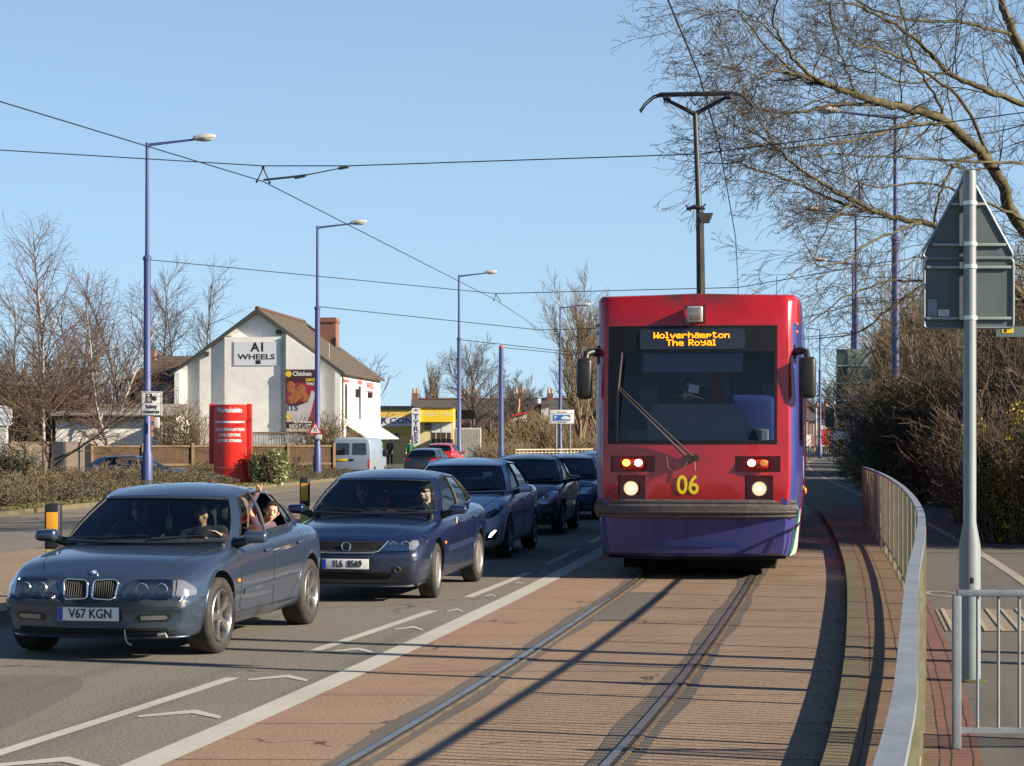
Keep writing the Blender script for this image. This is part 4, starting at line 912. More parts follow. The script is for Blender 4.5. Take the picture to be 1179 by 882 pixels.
for s in (False, True): lay('cab_window', vb, [(3.2, 1.15), (4.05, 1.15), (3.75, 1.6), (3.2, 1.75)], dg_, van, 'side', .006, .01, .12, .04, s)
# ---------------------------------------------------------------- people
def skinmat(name, c): return mat(name, c, .55, noise=(30, .12))
def limb(mb, a, b, r0, r1, n=12):
    a, b = Vector(a), Vector(b); ts = np.linspace(0, 1, 6)
    mb.tube([a.lerp(b, t) for t in ts], [r0+(r1-r0)*t for t in ts], n); mb.ell(a, r0, 10); mb.ell(b, r1, 10)
def remesh(mb, vox, smooth=4):
    me = mb.me('tmp', fix=True); me = evaluated(me, [('REMESH', dict(mode='VOXEL', voxel_size=vox, use_smooth_shade=True))]+([('SMOOTH', dict(factor=.5, iterations=smooth))] if smooth else []))
    me.materials.clear(); return me
def head_geo(mb, c, M, s=1.0):
    """skull, jaw, nose, brow, lips, ears; face looks along local -y of M"""
    H = Matrix.Translation(c) @ M @ Matrix.Scale(s, 4)
    mb.ell((0, .012, .035), (.076, .094, .090), 20, 0, H); mb.ell((0, -.022, -.035), (.056, .066, .072), 18, 0, H); mb.ell((0, -.055, -.085), (.026, .024, .022), 12, 0, H)
    mb.ell((-.042, -.045, -.032), (.026, .028, .03), 12, 0, H); mb.ell((.042, -.045, -.032), (.026, .028, .03), 12, 0, H)
    mb.tube([(0, -.080, .022), (0, -.100, -.012), (0, -.104, -.024)], [.010, .013, .016], 8, 0, True, H); mb.ell((-.013, -.092, -.028), .010, 8, 0, H); mb.ell((.013, -.092, -.028), .010, 8, 0, H)
    mb.tube([(-.045, -.070, .034), (-.02, -.084, .038), (.02, -.084, .038), (.045, -.070, .034)], .010, 8, 0, True, H)
    mb.tube([(-.024, -.080, -.056), (0, -.090, -.054), (.024, -.080, -.056)], .0085, 8, 0, True, H); mb.tube([(-.02, -.078, -.066), (0, -.087, -.067), (.02, -.078, -.066)], .0085, 8, 0, True, H)
    for sx in (-1, 1):
        mb.ell((sx*.032, -.071, .012), .0135, 10, 0, H); mb.tube([(sx*.078, .012, .030), (sx*.090, .018, .012), (sx*.085, .016, -.012), (sx*.076, .008, -.026)], [.010, .013, .011, .007], 8, 0, True, H)
def hand_geo(mb, w_, d, up, s=1.0, curl=(.5, .5, .55, .6), spread=.12, side=1, thumb=.5):
    """palm and five unequal fingers from wrist w_, pointing along d, back of the hand towards up; side=+1 thumb on (d x up)"""
    d = Vector(d).normalized(); up = Vector(up); up = (up-d*up.dot(d)).normalized(); r = d.cross(up)*side; w_ = Vector(w_)
    pts = lambda a, b, c: w_+(d*a+r*b+up*c)*s
    for b in (-.026, -.009, .009, .026): limb(mb, pts(.012, b*.7, 0), pts(.088, b*1.1, 0), .0135*s, .0125*s, 8)
    Ls = (.074, .080, .074, .058)
    for i in range(4):
        b = .030-i*.020; L = Ls[i]; p = pts(.090, b, 0); a = 0; dirb = (b/.03)*spread
        for k, f in enumerate((.45, .30, .25)):
            a += curl[i]*(1.0 if k else .7); v = d*math.cos(a)+r*dirb*(1 if a < .9 else .2)-up*math.sin(a); q = p+v.normalized()*L*f*s
            limb(mb, p, q, (.0095-.0012*k)*s, (.0088-.0014*k)*s, 8); p = q
    p = pts(.020, .026, -.004); q = p+(d*.55+r*(.8-.5*thumb)-up*.25*thumb).normalized()*.040*s; limb(mb, p, q, .0135*s, .0105*s, 8)
    v = (d*.85+r*(.35-.7*thumb)-up*.5*thumb).normalized(); q2 = q+v*.032*s; limb(mb, q, q2, .0105*s, .0095*s, 8); v = (d*.9-r*.3*thumb-up*.6*thumb).normalized(); limb(mb, q2, q2+v*.024*s, .0095*s, .008*s, 8)
def person(name, label, loc, rz, J, cols, s=1.0, face=0, tilt=0, nod=0, hair='short', vox=.010, hands=None, extras=None, group=None):
    """J: joints in local metres (facing -y): pelvis chest neck head, shL elL haL, shR elR haR, hipL knL anL, hipR knR anR"""
    root = thing(name, label, 'person', loc, rz, group); J = {k: Vector(v) for k, v in J.items()}; sk = cols['skin']
    MH = Matrix.Rotation(face, 4, 'Z') @ Matrix.Rotation(tilt, 4, 'Y') @ Matrix.Rotation(nod, 4, 'X')
    def torso(mb, g=0):
        p, c, n = J['pelvis'], J['chest'], J['neck']; ax = (J['shL']-J['shR']); wd = ax.length/2; ax = ax.normalized(); sag = ax.cross((n-p).normalized())
        def ring(cen, rx, ry): return (cen, rx, ry)
        rings = [(p-(c-p).normalized()*.09*s, .13, .10), (p, .165, .12), (p.lerp(c, .5), .145, .105), (c, .175, .125), (c.lerp(n, .55), .165, .11), (n.lerp(c, .12), .08, .07)]
        vs = []; N = 20
        for cen, rx, ry in rings:
            for i in range(N):
                a = 2*math.pi*i/N; vs.append(cen+(ax*math.cos(a)*(rx*s+g)+sag*math.sin(a)*(ry*s+g)))
        fs = [(i*N+j, i*N+(j+1) % N, (i+1)*N+(j+1) % N, (i+1)*N+j) for i in range(len(rings)-1) for j in range(N)]+[tuple(range(N)), tuple(range((len(rings)-1)*N, len(rings)*N))]
        mb.add([tuple(v) for v in vs], fs); mb.ell(c.lerp(n, .5)+ax*wd*.7, (.085*s+g), 12); mb.ell(c.lerp(n, .5)-ax*wd*.7, (.085*s+g), 12)
    def arms(mb, g=0, cut=1.0):
        for S_ in 'LR':
            a, b, c = J['sh'+S_], J['el'+S_], J['ha'+S_]; limb(mb, a, b, .056*s+g, .043*s+g); limb(mb, b, b.lerp(c, cut), .042*s+g, (.028*s+g) if cut > .9 else .034*s+g); limb(mb, J['neck'].lerp(J['chest'], .25), a, .06*s+g, .058*s+g)
    def legs(mb, g=0, cut=1.0):
        for S_ in 'LR':
            if 'kn'+S_ not in J: continue
            a, b, c = J['hip'+S_], J['kn'+S_], J['an'+S_]; limb(mb, a, b, .085*s+g, .058*s+g); limb(mb, b, b.lerp(c, cut), .056*s+g, .04*s+g); limb(mb, J['pelvis'], a, .10*s+g, .088*s+g)
    b = MB(); torso(b); arms(b); legs(b); limb(b, J['neck'].lerp(J['chest'], .1), J['head'], .056*s, .052*s); head_geo(b, J['head'], MH, s*1.08)
    for S_, sd in (('L', 1), ('R', -1)):
        h = (hands or {}).get(S_, {}); fw = (J['ha'+S_]-J['el'+S_]).normalized(); hand_geo(b, J['ha'+S_], h.get('d', fw), h.get('up', (0, 0, 1)), s*.98, h.get('curl', (.35, .4, .45, .5)), h.get('spread', .15), h.get('side', sd), h.get('thumb', .4))
    if 'anL' in J:
        for S_ in 'LR': a = J['an'+S_]; limb(b, a, a+Vector((0, .03, -.05))*s, .04*s, .04*s); limb(b, a+Vector((0, .02, -.06))*s, a+Vector((0, -.14, -.07))*s, .038*s, .03*s)
    me = remesh(b, vox, 1); me.name = 'body'
    H = (Matrix.Translation(J['head']) @ MH @ Matrix.Scale(s*1.08, 4)).inverted(); mats = [sk, mat('eye_dark', (.02, .012, .01), .2), mat('lip', tuple(min(1, x*f) for x, f in zip(cols.get('skinc', (.4, .25, .18)), (.80, .62, .62))), .5), mat('eye_white', (.6, .58, .55), .3), mat('brow', (.02, .015, .012), .9)]
    body = link('body', me, mats, root, 180)
    for f in me.polygons:
        c = H @ f.center
        if abs(c.x) < .1 and c.y < -.02 and -.1 < c.z < .1:
            for sx in (-1, 1):
                e = ((c.x-sx*.032)/.0165)**2+((c.z-.012)/.0075)**2
                if e < 1: f.material_index = 1 if abs(c.x-sx*.032) < .0075 else 3
                if abs(c.x-sx*.032) < .020 and .036 < c.z < .042: f.material_index = 4
            if abs(c.x) < .021 and -.068 < c.z < -.052 and c.y < -.078: f.material_index = 2 if (not cols.get('smile') or abs(c.z+.061) > .005) else 3
    g = MB(); torso(g, .012); arms(g, .011, cols.get('sleeve', .93)); me2 = remesh(g, .014, 5)
    bm = bmesh.new(); bm.from_mesh(me2); up = (J['head']-J['neck']).normalized(); kill = [f for f in bm.faces if (f.calc_center_median()-J['neck'].lerp(J['head'], .22)).dot(up) > 0 and (f.calc_center_median()-J['neck']).length < .2]; bmesh.ops.delete(bm, geom=kill, context='FACES'); bm.to_mesh(me2); bm.free(); me2.name = cols.get('topname', 'jacket')
    link(cols.get('topname', 'jacket'), me2, cols['top'], root, 180)
    if 'anL' in J:
        g = MB(); legs(g, .012, .96); me3 = remesh(g, .016, 4); link('trousers', me3, cols['legs'], root, 180)
        g = MB()
        for S_ in 'LR': a = J['an'+S_]; limb(g, a+Vector((0, .03, -.055))*s, a+Vector((0, -.15, -.065))*s, .05*s, .038*s)
        link('shoes', remesh(g, .014, 3), mat('shoe', (.02, .018, .016), .6), root, 180)
    hm = cols.get('hairm', mat('dark_hair', (.012, .010, .009), .75, bump=.6, bscale=300)); HM = Matrix.Translation(J['head']) @ MH @ Matrix.Scale(s*1.08, 4)
    if hair:
        g = MB(); g.ell((0, .020, .043), (.084, .100, .094), 22, 0, HM)
        if hair == 'long': g.tube([(0, .05, .06), (.0, .075, -.06), (0, .07, -.20)], [.07, .075, .055], 14, 0, True, HM); g.tube([(-.07, 0, .04), (-.082, 0, -.06), (-.075, -.01, -.20)], [.03, .035, .03], 10, 0, True, HM); g.tube([(.07, 0, .04), (.082, 0, -.06), (.075, -.01, -.20)], [.03, .035, .03], 10, 0, True, HM)
        hme = remesh(g, .008, 2); bm = bmesh.new(); bm.from_mesh(hme); Hi = HM.inverted(); kill = []
        for f in bm.faces:
            c = Hi @ f.calc_center_median()
            line = .082 if abs(c.x) < .05 else .082-(abs(c.x)-.05)*2.2
            if c.y < -.02 and c.z < line+max(0, (-c.y-.02))*.15: kill.append(f)
            elif hair == 'short' and -.02 <= c.y < .05 and c.z < -.0-(c.y)*.9+.0: kill.append(f)
            elif hair == 'short' and c.z < -.045: kill.append(f)
        bmesh.ops.delete(bm, geom=kill, context='FACES'); bm.to_mesh(hme); bm.free(); ho = link('hair', hme, hm, root, 180)
        sm = ho.modifiers.new('thickness', 'SOLIDIFY'); sm.thickness = .006; sm.offset = 1
    if extras: extras(root, HM, J)
    return root
SK1 = skinmat('skin_olive', (.56, .33, .21)); SK2 = skinmat('skin_pale', (.62, .40, .30)); SK3 = skinmat('skin_tan', (.45, .26, .17))
C_blk = mat('black_cloth', (.012, .012, .014), .9, bump=.3, bscale=60); C_grn = mat('green_cloth', (.03, .13, .07), .9, bump=.3, bscale=60); C_jean = mat('dark_trousers', (.025, .027, .035), .9); C_brn = mat('brown_shirt', (.06, .045, .04), .9); C_grey = mat('grey_cloth', (.10, .10, .11), .9)
def standing(lean=0, aL=(.06, 0), aR=(.06, 0)):
    return dict(pelvis=(0, 0, .95), chest=(0, 0, 1.27), neck=(0, .01, 1.50), head=(0, -.02, 1.63), shL=(.18, 0, 1.43), elL=(.18+aL[0], .02+aL[1]*.5, 1.14), haL=(.17+aL[0]*1.2, -.08+aL[1], .89), shR=(-.18, 0, 1.43), elR=(-.18-aR[0], .02+aR[1]*.5, 1.14), haR=(-.17-aR[0]*1.2, -.08+aR[1], .89),
                hipL=(.09, 0, .91), knL=(.12, -.02, .50), anL=(.13, .01, .09), hipR=(-.09, 0, .91), knR=(-.13, -.03, .50), anR=(-.16, .01, .09))
def seated(z=0.0, hl=None, hr=None, legs=True):
    """sitting in a car seat, hip height z, facing -y"""
    d = dict(pelvis=(0, .0, z+.09), chest=(0, .09, z+.38), neck=(0, .12, z+.58), head=(0, .09, z+.71), shL=(.17, .11, z+.52), shR=(-.17, .11, z+.52), hipL=(.09, -.03, z+.07), knL=(.11, -.45, z+.17), anL=(.11, -.62, z-.14), hipR=(-.09, -.03, z+.07), knR=(-.11, -.45, z+.17), anR=(-.11, -.62, z-.14))
    hl = hl or (.12, -.30, z+.20); hr = hr or (-.12, -.30, z+.20)
    for S_, h, sg in (('L', hl, 1), ('R', hr, -1)):
        h = Vector(h); sh = Vector(d['sh'+S_]); m_ = (sh+h)/2; L = (h-sh).length; off = math.sqrt(max(.0, .28**2-(L/2)**2)) if L < .56 else 0
        d['el'+S_] = tuple(m_+Vector((sg*.45, 0, -.9)).normalized()*off); d['ha'+S_] = tuple(h)
    return d
GR = (.9, 1.0, 1.05, 1.1)
def in_car(c, x, y, z): return c.matrix_basis @ Vector((x, y, z))
def mb_(c): return c.rotation_euler.z
def seat_person(c, sp, x, y, z, label, J, cols, **kw):
    c_loc = Matrix.Translation(c.location) @ Matrix.Rotation(c.rotation_euler.z, 4, 'Z'); p = c_loc @ Vector((x, y, z)); return person('person', label, p, c.rotation_euler.z, J, cols, **kw)
# boy leaning out of the rear window with two fingers raised
def boy_extra(root, HM, J): pass
M_boy = mat('boy_jacket', (.02, .10, .13), .8, noise=(30, .5, (.20, .03, .07)))
Jb = dict(pelvis=(-.22, .10, .62), chest=(.02, .0, .84), neck=(.175, -.05, .965), head=(.225, -.085, 1.035), shL=(.17, .10, .90), elL=(.20, .21, .72), haL=(.10, .10, .70),
          shR=(.08, -.13, .93), elR=(.02, -.16, 1.07), haR=(.10, -.12, 1.21), hipL=(-.27, .14, .56), knL=(-.35, -.20, .52), anL=(-.35, -.26, .40), hipR=(-.33, .02, .56), knR=(-.40, -.25, .52), anR=(-.40, -.30, .40))
seat_person(bmw, None, .55, 2.56, .075, 'smiling dark-haired boy leaning out of the slate blue car with two fingers raised', Jb, dict(skin=SK1, skinc=(.56, .33, .21), top=M_boy, legs=C_jean, topname='jacket'), s=.70, face=R(22), tilt=R(14), nod=R(0), vox=.0065,
            hands={'R': dict(d=(.35, -.05, .95), up=(0, .9, .2), curl=(.02, .02, 1.25, 1.3), spread=.38, side=-1, thumb=1.2), 'L': dict(curl=GR)})
boy = [o for o in bpy.data.objects if o.name.startswith('person')][-1]
# people in the front car
hs = bs
seat_person(bmw, None, -.36, 2.08, .42, 'driver of the slate blue car, dark hooded figure with one hand on the wheel', seated(0, (.04, -.38, .45), (-.13, -.40, .46)), dict(skin=SK3, top=C_blk, legs=C_jean), s=.98, hands={'R': dict(d=(.3, -.5, .6), curl=GR), 'L': dict(d=(-.3, -.5, .3), curl=GR)}, vox=.010)
seat_person(bmw, None, .22, 2.10, .42, 'front passenger with dark hair leaning to the middle of the slate blue car', seated(0, (.14, -.22, .46), None), dict(skin=SK3, top=C_blk, legs=C_jean), s=.95, hair='long', face=R(-12), nod=R(14), vox=.010)
seat_person(bmw, None, .50, 2.25, .42, 'girl with long light brown hair behind the windscreen of the slate blue car', seated(0, (-.05, -.25, .50), None), dict(skin=SK2, top=mat('red_brown_top', (.10, .04, .03), .9), legs=C_jean, hairm=mat('light_hair', (.22, .13, .07), .6, bump=.6, bscale=200)), s=.86, hair='long', face=R(-20), nod=R(8), vox=.010)
# people in the navy saloon
def cap_glasses(root, HM, J):
    g = MB(); g.ell((0, .018, .060), (.090, .106, .078), 22, 0, HM); me = remesh(g, .008, 1); bm = bmesh.new(); bm.from_mesh(me); Hi = HM.inverted(); bmesh.ops.delete(bm, geom=[f for f in bm.faces if (Hi @ f.calc_center_median()).z < .045], context='FACES'); bm.to_mesh(me); bm.free()
    o = link('cap', me, C_blk, root, 180); q = MB(); q.prism([(-.07, -.06), (-.055, -.13), (0, -.155), (.055, -.13), (.07, -.06)], .050, .058, 0, HM, 'z'); q.build('cap_peak', C_blk, o)
    g = MB()
    for sx in (-1, 1): g.ell((sx*.031, -.094, .012), (.026, .006, .018), 14, 0, HM); g.tube([(sx*.055, -.088, .018), (sx*.085, .01, .02)], .003, 5, 0, True, HM)
    g.tube([(-.01, -.098, .018), (.01, -.098, .018)], .004, 5, 0, True, HM); g.build('glasses', M_blk, root, 60)
    g = MB(); g.ell((0, -.040, -.072), (.052, .052, .042), 16, 0, HM); me = remesh(g, .007, 1); bm = bmesh.new(); bm.from_mesh(me); bmesh.ops.delete(bm, geom=[f for f in bm.faces if (Hi @ f.calc_center_median()).z > -.062], context='FACES'); bm.to_mesh(me); bm.free(); link('beard', me, mat('beard', (.05, .03, .02), .9), root, 180)
seat_person(vec, None, .40, 2.28, .43, 'bearded driver in black cap and dark glasses behind the wheel of the navy saloon', seated(0, (.02, -.36, .44), (-.16, -.36, .46)), dict(skin=SK2, top=C_blk, legs=C_jean, sleeve=.35, topname='shirt'), s=1.0, face=R(-18), vox=.009, hands={'R': dict(d=(.35, -.5, .4), curl=GR), 'L': dict(d=(-.3, -.5, .4), curl=GR)}, extras=cap_glasses)
seat_person(vec, None, -.38, 2.30, .43, 'dark-haired passenger in the shaded far seat of the navy saloon', seated(0), dict(skin=SK3, top=C_blk, legs=C_jean), s=.95, hair='long', face=R(10), vox=.010)
seat_person(fv, None, -.36, 2.2, .43, 'driver behind the windscreen of the fifth car beside the tram', seated(0, (.1, -.36, .4), (-.1, -.36, .4)), dict(skin=SK2, top=C_grey, legs=C_jean), s=1.0, vox=.014)
# two men by the palings
person('person', 'man in a green jumper and dark trousers walking past the yellow tyre shop', (X_(472, 142), 142, -.12), R(10), standing(aL=(.10, .05), aR=(.10, -.05)), dict(skin=SK2, top=C_grn, legs=C_jean, topname='jumper'), s=1.0, vox=.018)
person('person', 'man in dark clothes standing against the palings beside the blue-grey van', (X_(449, 142), 142, -.12), R(-15), standing(aL=(.05, -.15), aR=(.05, -.1)), dict(skin=SK3, top=C_brn, legs=C_blk), s=1.0, vox=.018)
# things hanging from the mirrors
def mirror_hang(c, label, x, y, z, kind):
    Mc = Matrix.Translation(c.location) @ Matrix.Rotation(c.rotation_euler.z, 4, 'Z'); r = thing('air_freshener', label, 'air freshener', Mc @ Vector((x, y, z)), c.rotation_euler.z)
    if kind == 0:
        MB().tube([(0, 0, .12), (0, 0, -.02)], .0025, 5).build('string', M_plate, r); MB().ell((0, 0, -.085), (.034, .008, .068), 18).build('card', mat('lime_card', (.42, .62, .10), .5, noise=(22, .5, (.75, .16, .35))), r, 60)
    else:
        MB().tube([(0, 0, .12), (0, 0, -.09)], .0025, 5).build('string', C_blk, r); MB().ell((0, 0, .0), (.036, .008, .024), 16).build('disc', mat('pale_green_disc', (.35, .6, .5), .5), r, 60)
        MB().prism([(-.03, -.19), (-.035, -.10), (0, -.08), (.035, -.10), (.045, -.16), (.01, -.15), (0, -.19)], -.006, .006).build('tassel', mat('red_tassel', (.7, .03, .03), .6), r)
mirror_hang(bmw, 'lime and pink card hanging behind the windscreen of the slate blue car', .02, 1.84, 1.12, 0)
mirror_hang(vec, 'pale green disc with red tassel hanging behind the navy saloon windscreen', .02, 1.92, 1.16, 1)
# ---------------------------------------------------------------- the tram
T_red = mat('tram_red', (.46, .011, .017), .26, 0, .5, coat=.5, noise=(2.2, .25), bump=.02, bscale=3); T_blue = mat('tram_blue', (.034, .036, .19), .34, 0, .5, coat=.4, noise=(3, .35), dirt=(.8, (.06, .05, .05), .8)); T_grey = mat('tram_roof_grey', (.12, .11, .10), .6); T_blk = mat('tram_black', (.012, .012, .013), .4, spec=.25)
T_navy = mat('tram_skirt', (.004, .034, .17), .28, 0, .5, coat=.6, dirt=(.42, (.03, .03, .03), .5)); T_rub = mat('bumper_rubber', (.06, .05, .05), .5, noise=(6, .5, (.10, .08, .07)), bump=.3, bscale=20); T_white = mat('tram_white', (.6, .6, .56), .5)
_n = T_red.node_tree; _b = _n.nodes['Principled BSDF']; _src = _b.inputs['Base Color'].links[0].from_socket       # soot from the collector, road film low down
def _nd(t, **k):
    q = _n.nodes.new(t)
    for a, b in k.items(): setattr(q, a, b)
    return q
_tc = _nd('ShaderNodeTexCoord'); _sp = _nd('ShaderNodeSeparateXYZ'); _n.links.new(_tc.outputs['Object'], _sp.inputs[0]); _nz = _nd('ShaderNodeTexNoise'); _nz.inputs['Scale'].default_value = 3.5; _nz.inputs['Detail'].default_value = 8; _mp = _nd('ShaderNodeMapping'); _mp.inputs['Scale'].default_value = (2.0, 1, .5); _n.links.new(_tc.outputs['Object'], _mp.inputs[0]); _n.links.new(_mp.outputs[0], _nz.inputs['Vector'])
_ax = _nd('ShaderNodeMath', operation='ABSOLUTE'); _n.links.new(_sp.outputs[0], _ax.inputs[0])
def _mr(s, a, b, c=0, d=1):
    q = _nd('ShaderNodeMapRange'); _n.links.new(s, q.inputs[0]); q.inputs[1].default_value = a; q.inputs[2].default_value = b; q.inputs[3].default_value = c; q.inputs[4].default_value = d; return q.outputs[0]
def _mm(op, a, b):
    q = _nd('ShaderNodeMath', operation=op)
    for i, v in enumerate((a, b)):
        if isinstance(v, (int, float)): q.inputs[i].default_value = v
        else: _n.links.new(v, q.inputs[i])
    return q.outputs[0]
_f = _mm('ADD', _mm('MULTIPLY', _mm('MULTIPLY', _mr(_sp.outputs[2], 3.36, 3.58), _mr(_ax.outputs[0], .85, .15)), .95), _mm('MULTIPLY', _mr(_sp.outputs[2], 1.25, .98), .35)); _f = _mm('MULTIPLY', _f, _mr(_nz.outputs['Fac'], .3, .62, .35, 1.0)); _f = _mm('ADD', _f, _mr(_nz.outputs['Fac'], .60, .80, 0, .25))
_mx = _nd('ShaderNodeMix', data_type='RGBA'); _n.links.new(_f, _mx.inputs['Factor']); _n.links.new(_src, _mx.inputs['A']); _mx.inputs['B'].default_value = (.055, .035, .03, 1); _n.links.new(_mx.outputs['Result'], _b.inputs['Base Color'])
TZ = 25.95; TX = X_(799.5, TZ); TYAW = math.atan2(K(38)-K(26), 12)+R(.35)
tram = thing('tram', 'red and purple-blue tram with lit orange destination display coming towards us on the track', 'tram', (TX, TZ, 0), -TYAW)
def tprof(wd, zb, zt, dummy):
    k = [(0, zb), (wd*.82, zb), (wd*.93, zb+.02), (wd*.955, zb+.25), (wd*.985, 1.0), (wd, 1.35), (wd, 1.9), (wd*.997, 2.7), (wd*.992, zt-.18), (wd*.985, zt-.085), (wd*.955, zt-.035), (wd*.88, zt-.025), (wd*.45, zt-.015), (0, zt)]
    return [tuple(p) for p in catmull(k, 3)]
Y = [0, .015, .04, .08, .13, .19, .26, .34, .45, .6, .8, 1.0, 1.3]+list(np.arange(1.7, 11.3, .5))+[11.3, 11.4]
tm = loft([(0, 1.16, .34, 3.60, 0), (.08, 1.21, .32, 3.61, 0), (.26, 1.262, .30, 3.62, 0), (.6, 1.29, .28, 3.63, 0), (1.3, 1.325, .27, 3.64, 0), (11.4, 1.325, .27, 3.64, 0)], tprof, 11.4, [(.3, .20), (.75, .13), (1.0, .08), (1.7, .10), (2.6, .18), (3.3, .27), (3.6, .36)], [(.3, 0), (3.6, 0)], .12, .0, 1.3, .5, Y)
tb = bvh_of(tm)
def cutbox(x0, x1, y0, y1, z0, z1, mi=1):
    m_ = MB().box(x0, x1, y0, y1, z0, z1, mi).me('c')
    for q in range(4): m_.materials.append(T_red)
    return m_
T_cab = mat('cab_lining', (.07, .085, .14), .7)
for m_ in range(4): tm.materials.append(T_red)
cuts = [cutbox(-1.02, 1.00, -.5, .62, 1.74, 2.90, 1), cutbox(-1.16, 1.16, .60, 2.1, .95, 3.3, 1), cutbox(-.145, .125, -.5, .34, 3.22, 3.46, 2), cutbox(-2, 2, .66, 1.30, 1.76, 2.76, 1)]
for sx in (-1, 1): cuts += [cutbox(*sorted((sx*.50, sx*1.06)), -.5, .28, 1.36, 1.56, 2), cutbox(*sorted((sx*.62, sx*.97)), -.5, .26, 1.0, 1.32, 2)]
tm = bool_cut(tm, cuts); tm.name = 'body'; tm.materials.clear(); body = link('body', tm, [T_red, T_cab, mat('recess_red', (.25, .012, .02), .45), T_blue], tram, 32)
for f in tm.polygons:
    c = f.center
    if f.material_index == 0:
        if c.z < .97 or (abs(f.normal.x) > .80 and c.z < 3.28) or c.y > 1.0: f.material_index = 3
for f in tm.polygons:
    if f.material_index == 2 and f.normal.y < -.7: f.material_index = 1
# screen surround, glass, display
scr = [(-1.10, 1.71), (1.02, 1.71), (1.02, 3.20), (-1.10, 3.20)]
def ringpatch(name, outer, inner, m, parent, eps, skirt=.01):
    n = len(outer); r = []
    for i in range(n): r.append((outer[i], outer[(i+1) % n], inner[(i+1) % n], inner[i]))
    q = MB()
    for quad in r:
        pr = patch(tb, list(quad), 'front', eps, skirt, .12)
        if pr: q.add([tuple(v) for v in pr[0]], pr[1])
    return q.build(name, m, parent, 40)
inn = [(-1.0, 1.76), (.98, 1.76), (.98, 2.87), (-1.0, 2.87)]
sur = ringpatch('windscreen_surround', scr, inn, T_blk, tram, .006)
T_glass = glass('tram_glass', (.72, .78, .92), -.01, .02)
lay('windscreen', tb, [(-1.02, 1.74), (1.0, 1.74), (1.0, 2.89), (-1.02, 2.89)], T_glass, tram, 'front', .002, .0, .12)
dsp = lay('destination_display', tb, [(-.70, 2.90), (.62, 2.90), (.62, 3.16), (-.70, 3.16)], mat('display_glass', (.02, .02, .026), .2, coat=.5), tram, 'front', .012, .01, .15, .05)
GL = {'W': "10001 10001 10001 10101 10101 11011 10001", 'o': "00000 00000 01110 10001 10001 10001 01110", 'l': "11000 01000 01000 01000 01000 01000 11100", 'v': "00000 00000 10001 10001 01010 01010 00100", 'e': "00000 00000 01110 10001 11111 10000 01111", 'r': "00000 00000 10110 11001 10000 10000 10000", 'h': "10000 10000 10110 11001 10001 10001 10001",
      'a': "00000 01110 00001 01111 10001 10011 01101", 'm': "00000 00000 11010 10101 10101 10101 10101", 'p': "00000 00000 11110 10001 11110 10000 10000", 't': "01000 11110 01000 01000 01000 01001 00110", 'n': "00000 00000 10110 11001 10001 10001 10001", 'T': "11111 00100 00100 00100 00100 00100 00100", 'R': "11110 10001 10001 11110 10100 10010 10001", 'y': "00000 10001 10001 01111 00001 00001 01110", ' ': "00000"}
led = MB(); pw = .0128; ph = .0125
for row, s_ in enumerate(("Wolverhampton", "The Royal")):
    ws = {'l': 3.6, ' ': 3, 't': 5}; W_ = sum((ws.get(c, 5)+.9) for c in s_)*pw; x = -.045-W_/2
    for c in s_:
        for j, ln in enumerate(GL[c].split()):
            for i, b_ in enumerate(ln):
                if b_ == '1':
                    px_, pz_ = x+i*pw*.98, 3.105-row*.095-j*ph*.88; h = onto(tb, (px_, pz_), 'front'); led.box(px_, px_+pw*1.25, h.y-.017, h.y-.013, pz_, pz_+ph*1.0)
        x += (ws.get(c, 5)+.9)*pw
led.build('display_lettering', emis('orange_led', (1, .30, .0), 1.35), dsp)
# top lamp
q = MB(); q.box(-.10, .09, .17, .30, 3.24, 3.44, 0, None, .012); tl = q.build('top_lamp', mat('lamp_frame', (.5, .48, .45), .4, .5), tram); MB().box(-.075, .065, .155, .175, 3.265, 3.415, 0, None, .006).build('lamp_lens', mat('clear_lamp', (.35, .27, .22), .15, .6), tl)
# head, tail and marker lamps
for sx in (-1, 1):
    q = MB(); Mh = Matrix.Translation((sx*.80, .13, 1.155)); q.lathe([(.092, -.02), (.096, 0), (.085, .012), (.04, .05), (.01, .055)], 30, 'y', 0, Mh, cap=False); hl = q.build('headlight', M_chrome, tram, 50)
    q = MB(); q.lathe([(.083, .004), (.06, -.008), (.001, -.012)], 26, 'y', 0, Mh, cap=False); q.build('lamp_glass', emis('headlamp_glow', (1, .72, .42), .55), hl, 60)
    q = MB(); q.lathe([(.028, -.013), (.001, -.02)], 16, 'y', 0, Mh, cap=False); q.build('lamp_bulb', emis('headlamp_bulb', (1, .90, .7), 4), hl, 60)
    xa = sx*.78 if sx < 0 else .78
    mk = MB().box(xa-.15, xa+.15, .06, .12, 1.385, 1.535, 0, None, .05).build('marker_lamp', mat('red_cluster', (.5, .02, .015), .15, coat=.8), tram, 50)
    for dx, cc, st in ((-.075, (1, .42, .03) if sx < 0 else (1, .95, .9), 4.5), (.075, (1, .95, .9) if sx < 0 else (.8, .25, .04), 4.5 if sx < 0 else .35)):
        q = MB(); q.ell((xa+dx, .062, 1.475), (.048, .018, .042), 16); q.build('marker_lens', emis('marker%d%d' % (sx, int(dx*1000)), cc, st), mk, 60)
text('fleet_number', '06', .33, mat('number_yellow', (.80, .70, .01), .4), TM(-.085, onto(tb, (-.08, 1.18), 'front').y-.010, 1.19), tram, .004, .86)
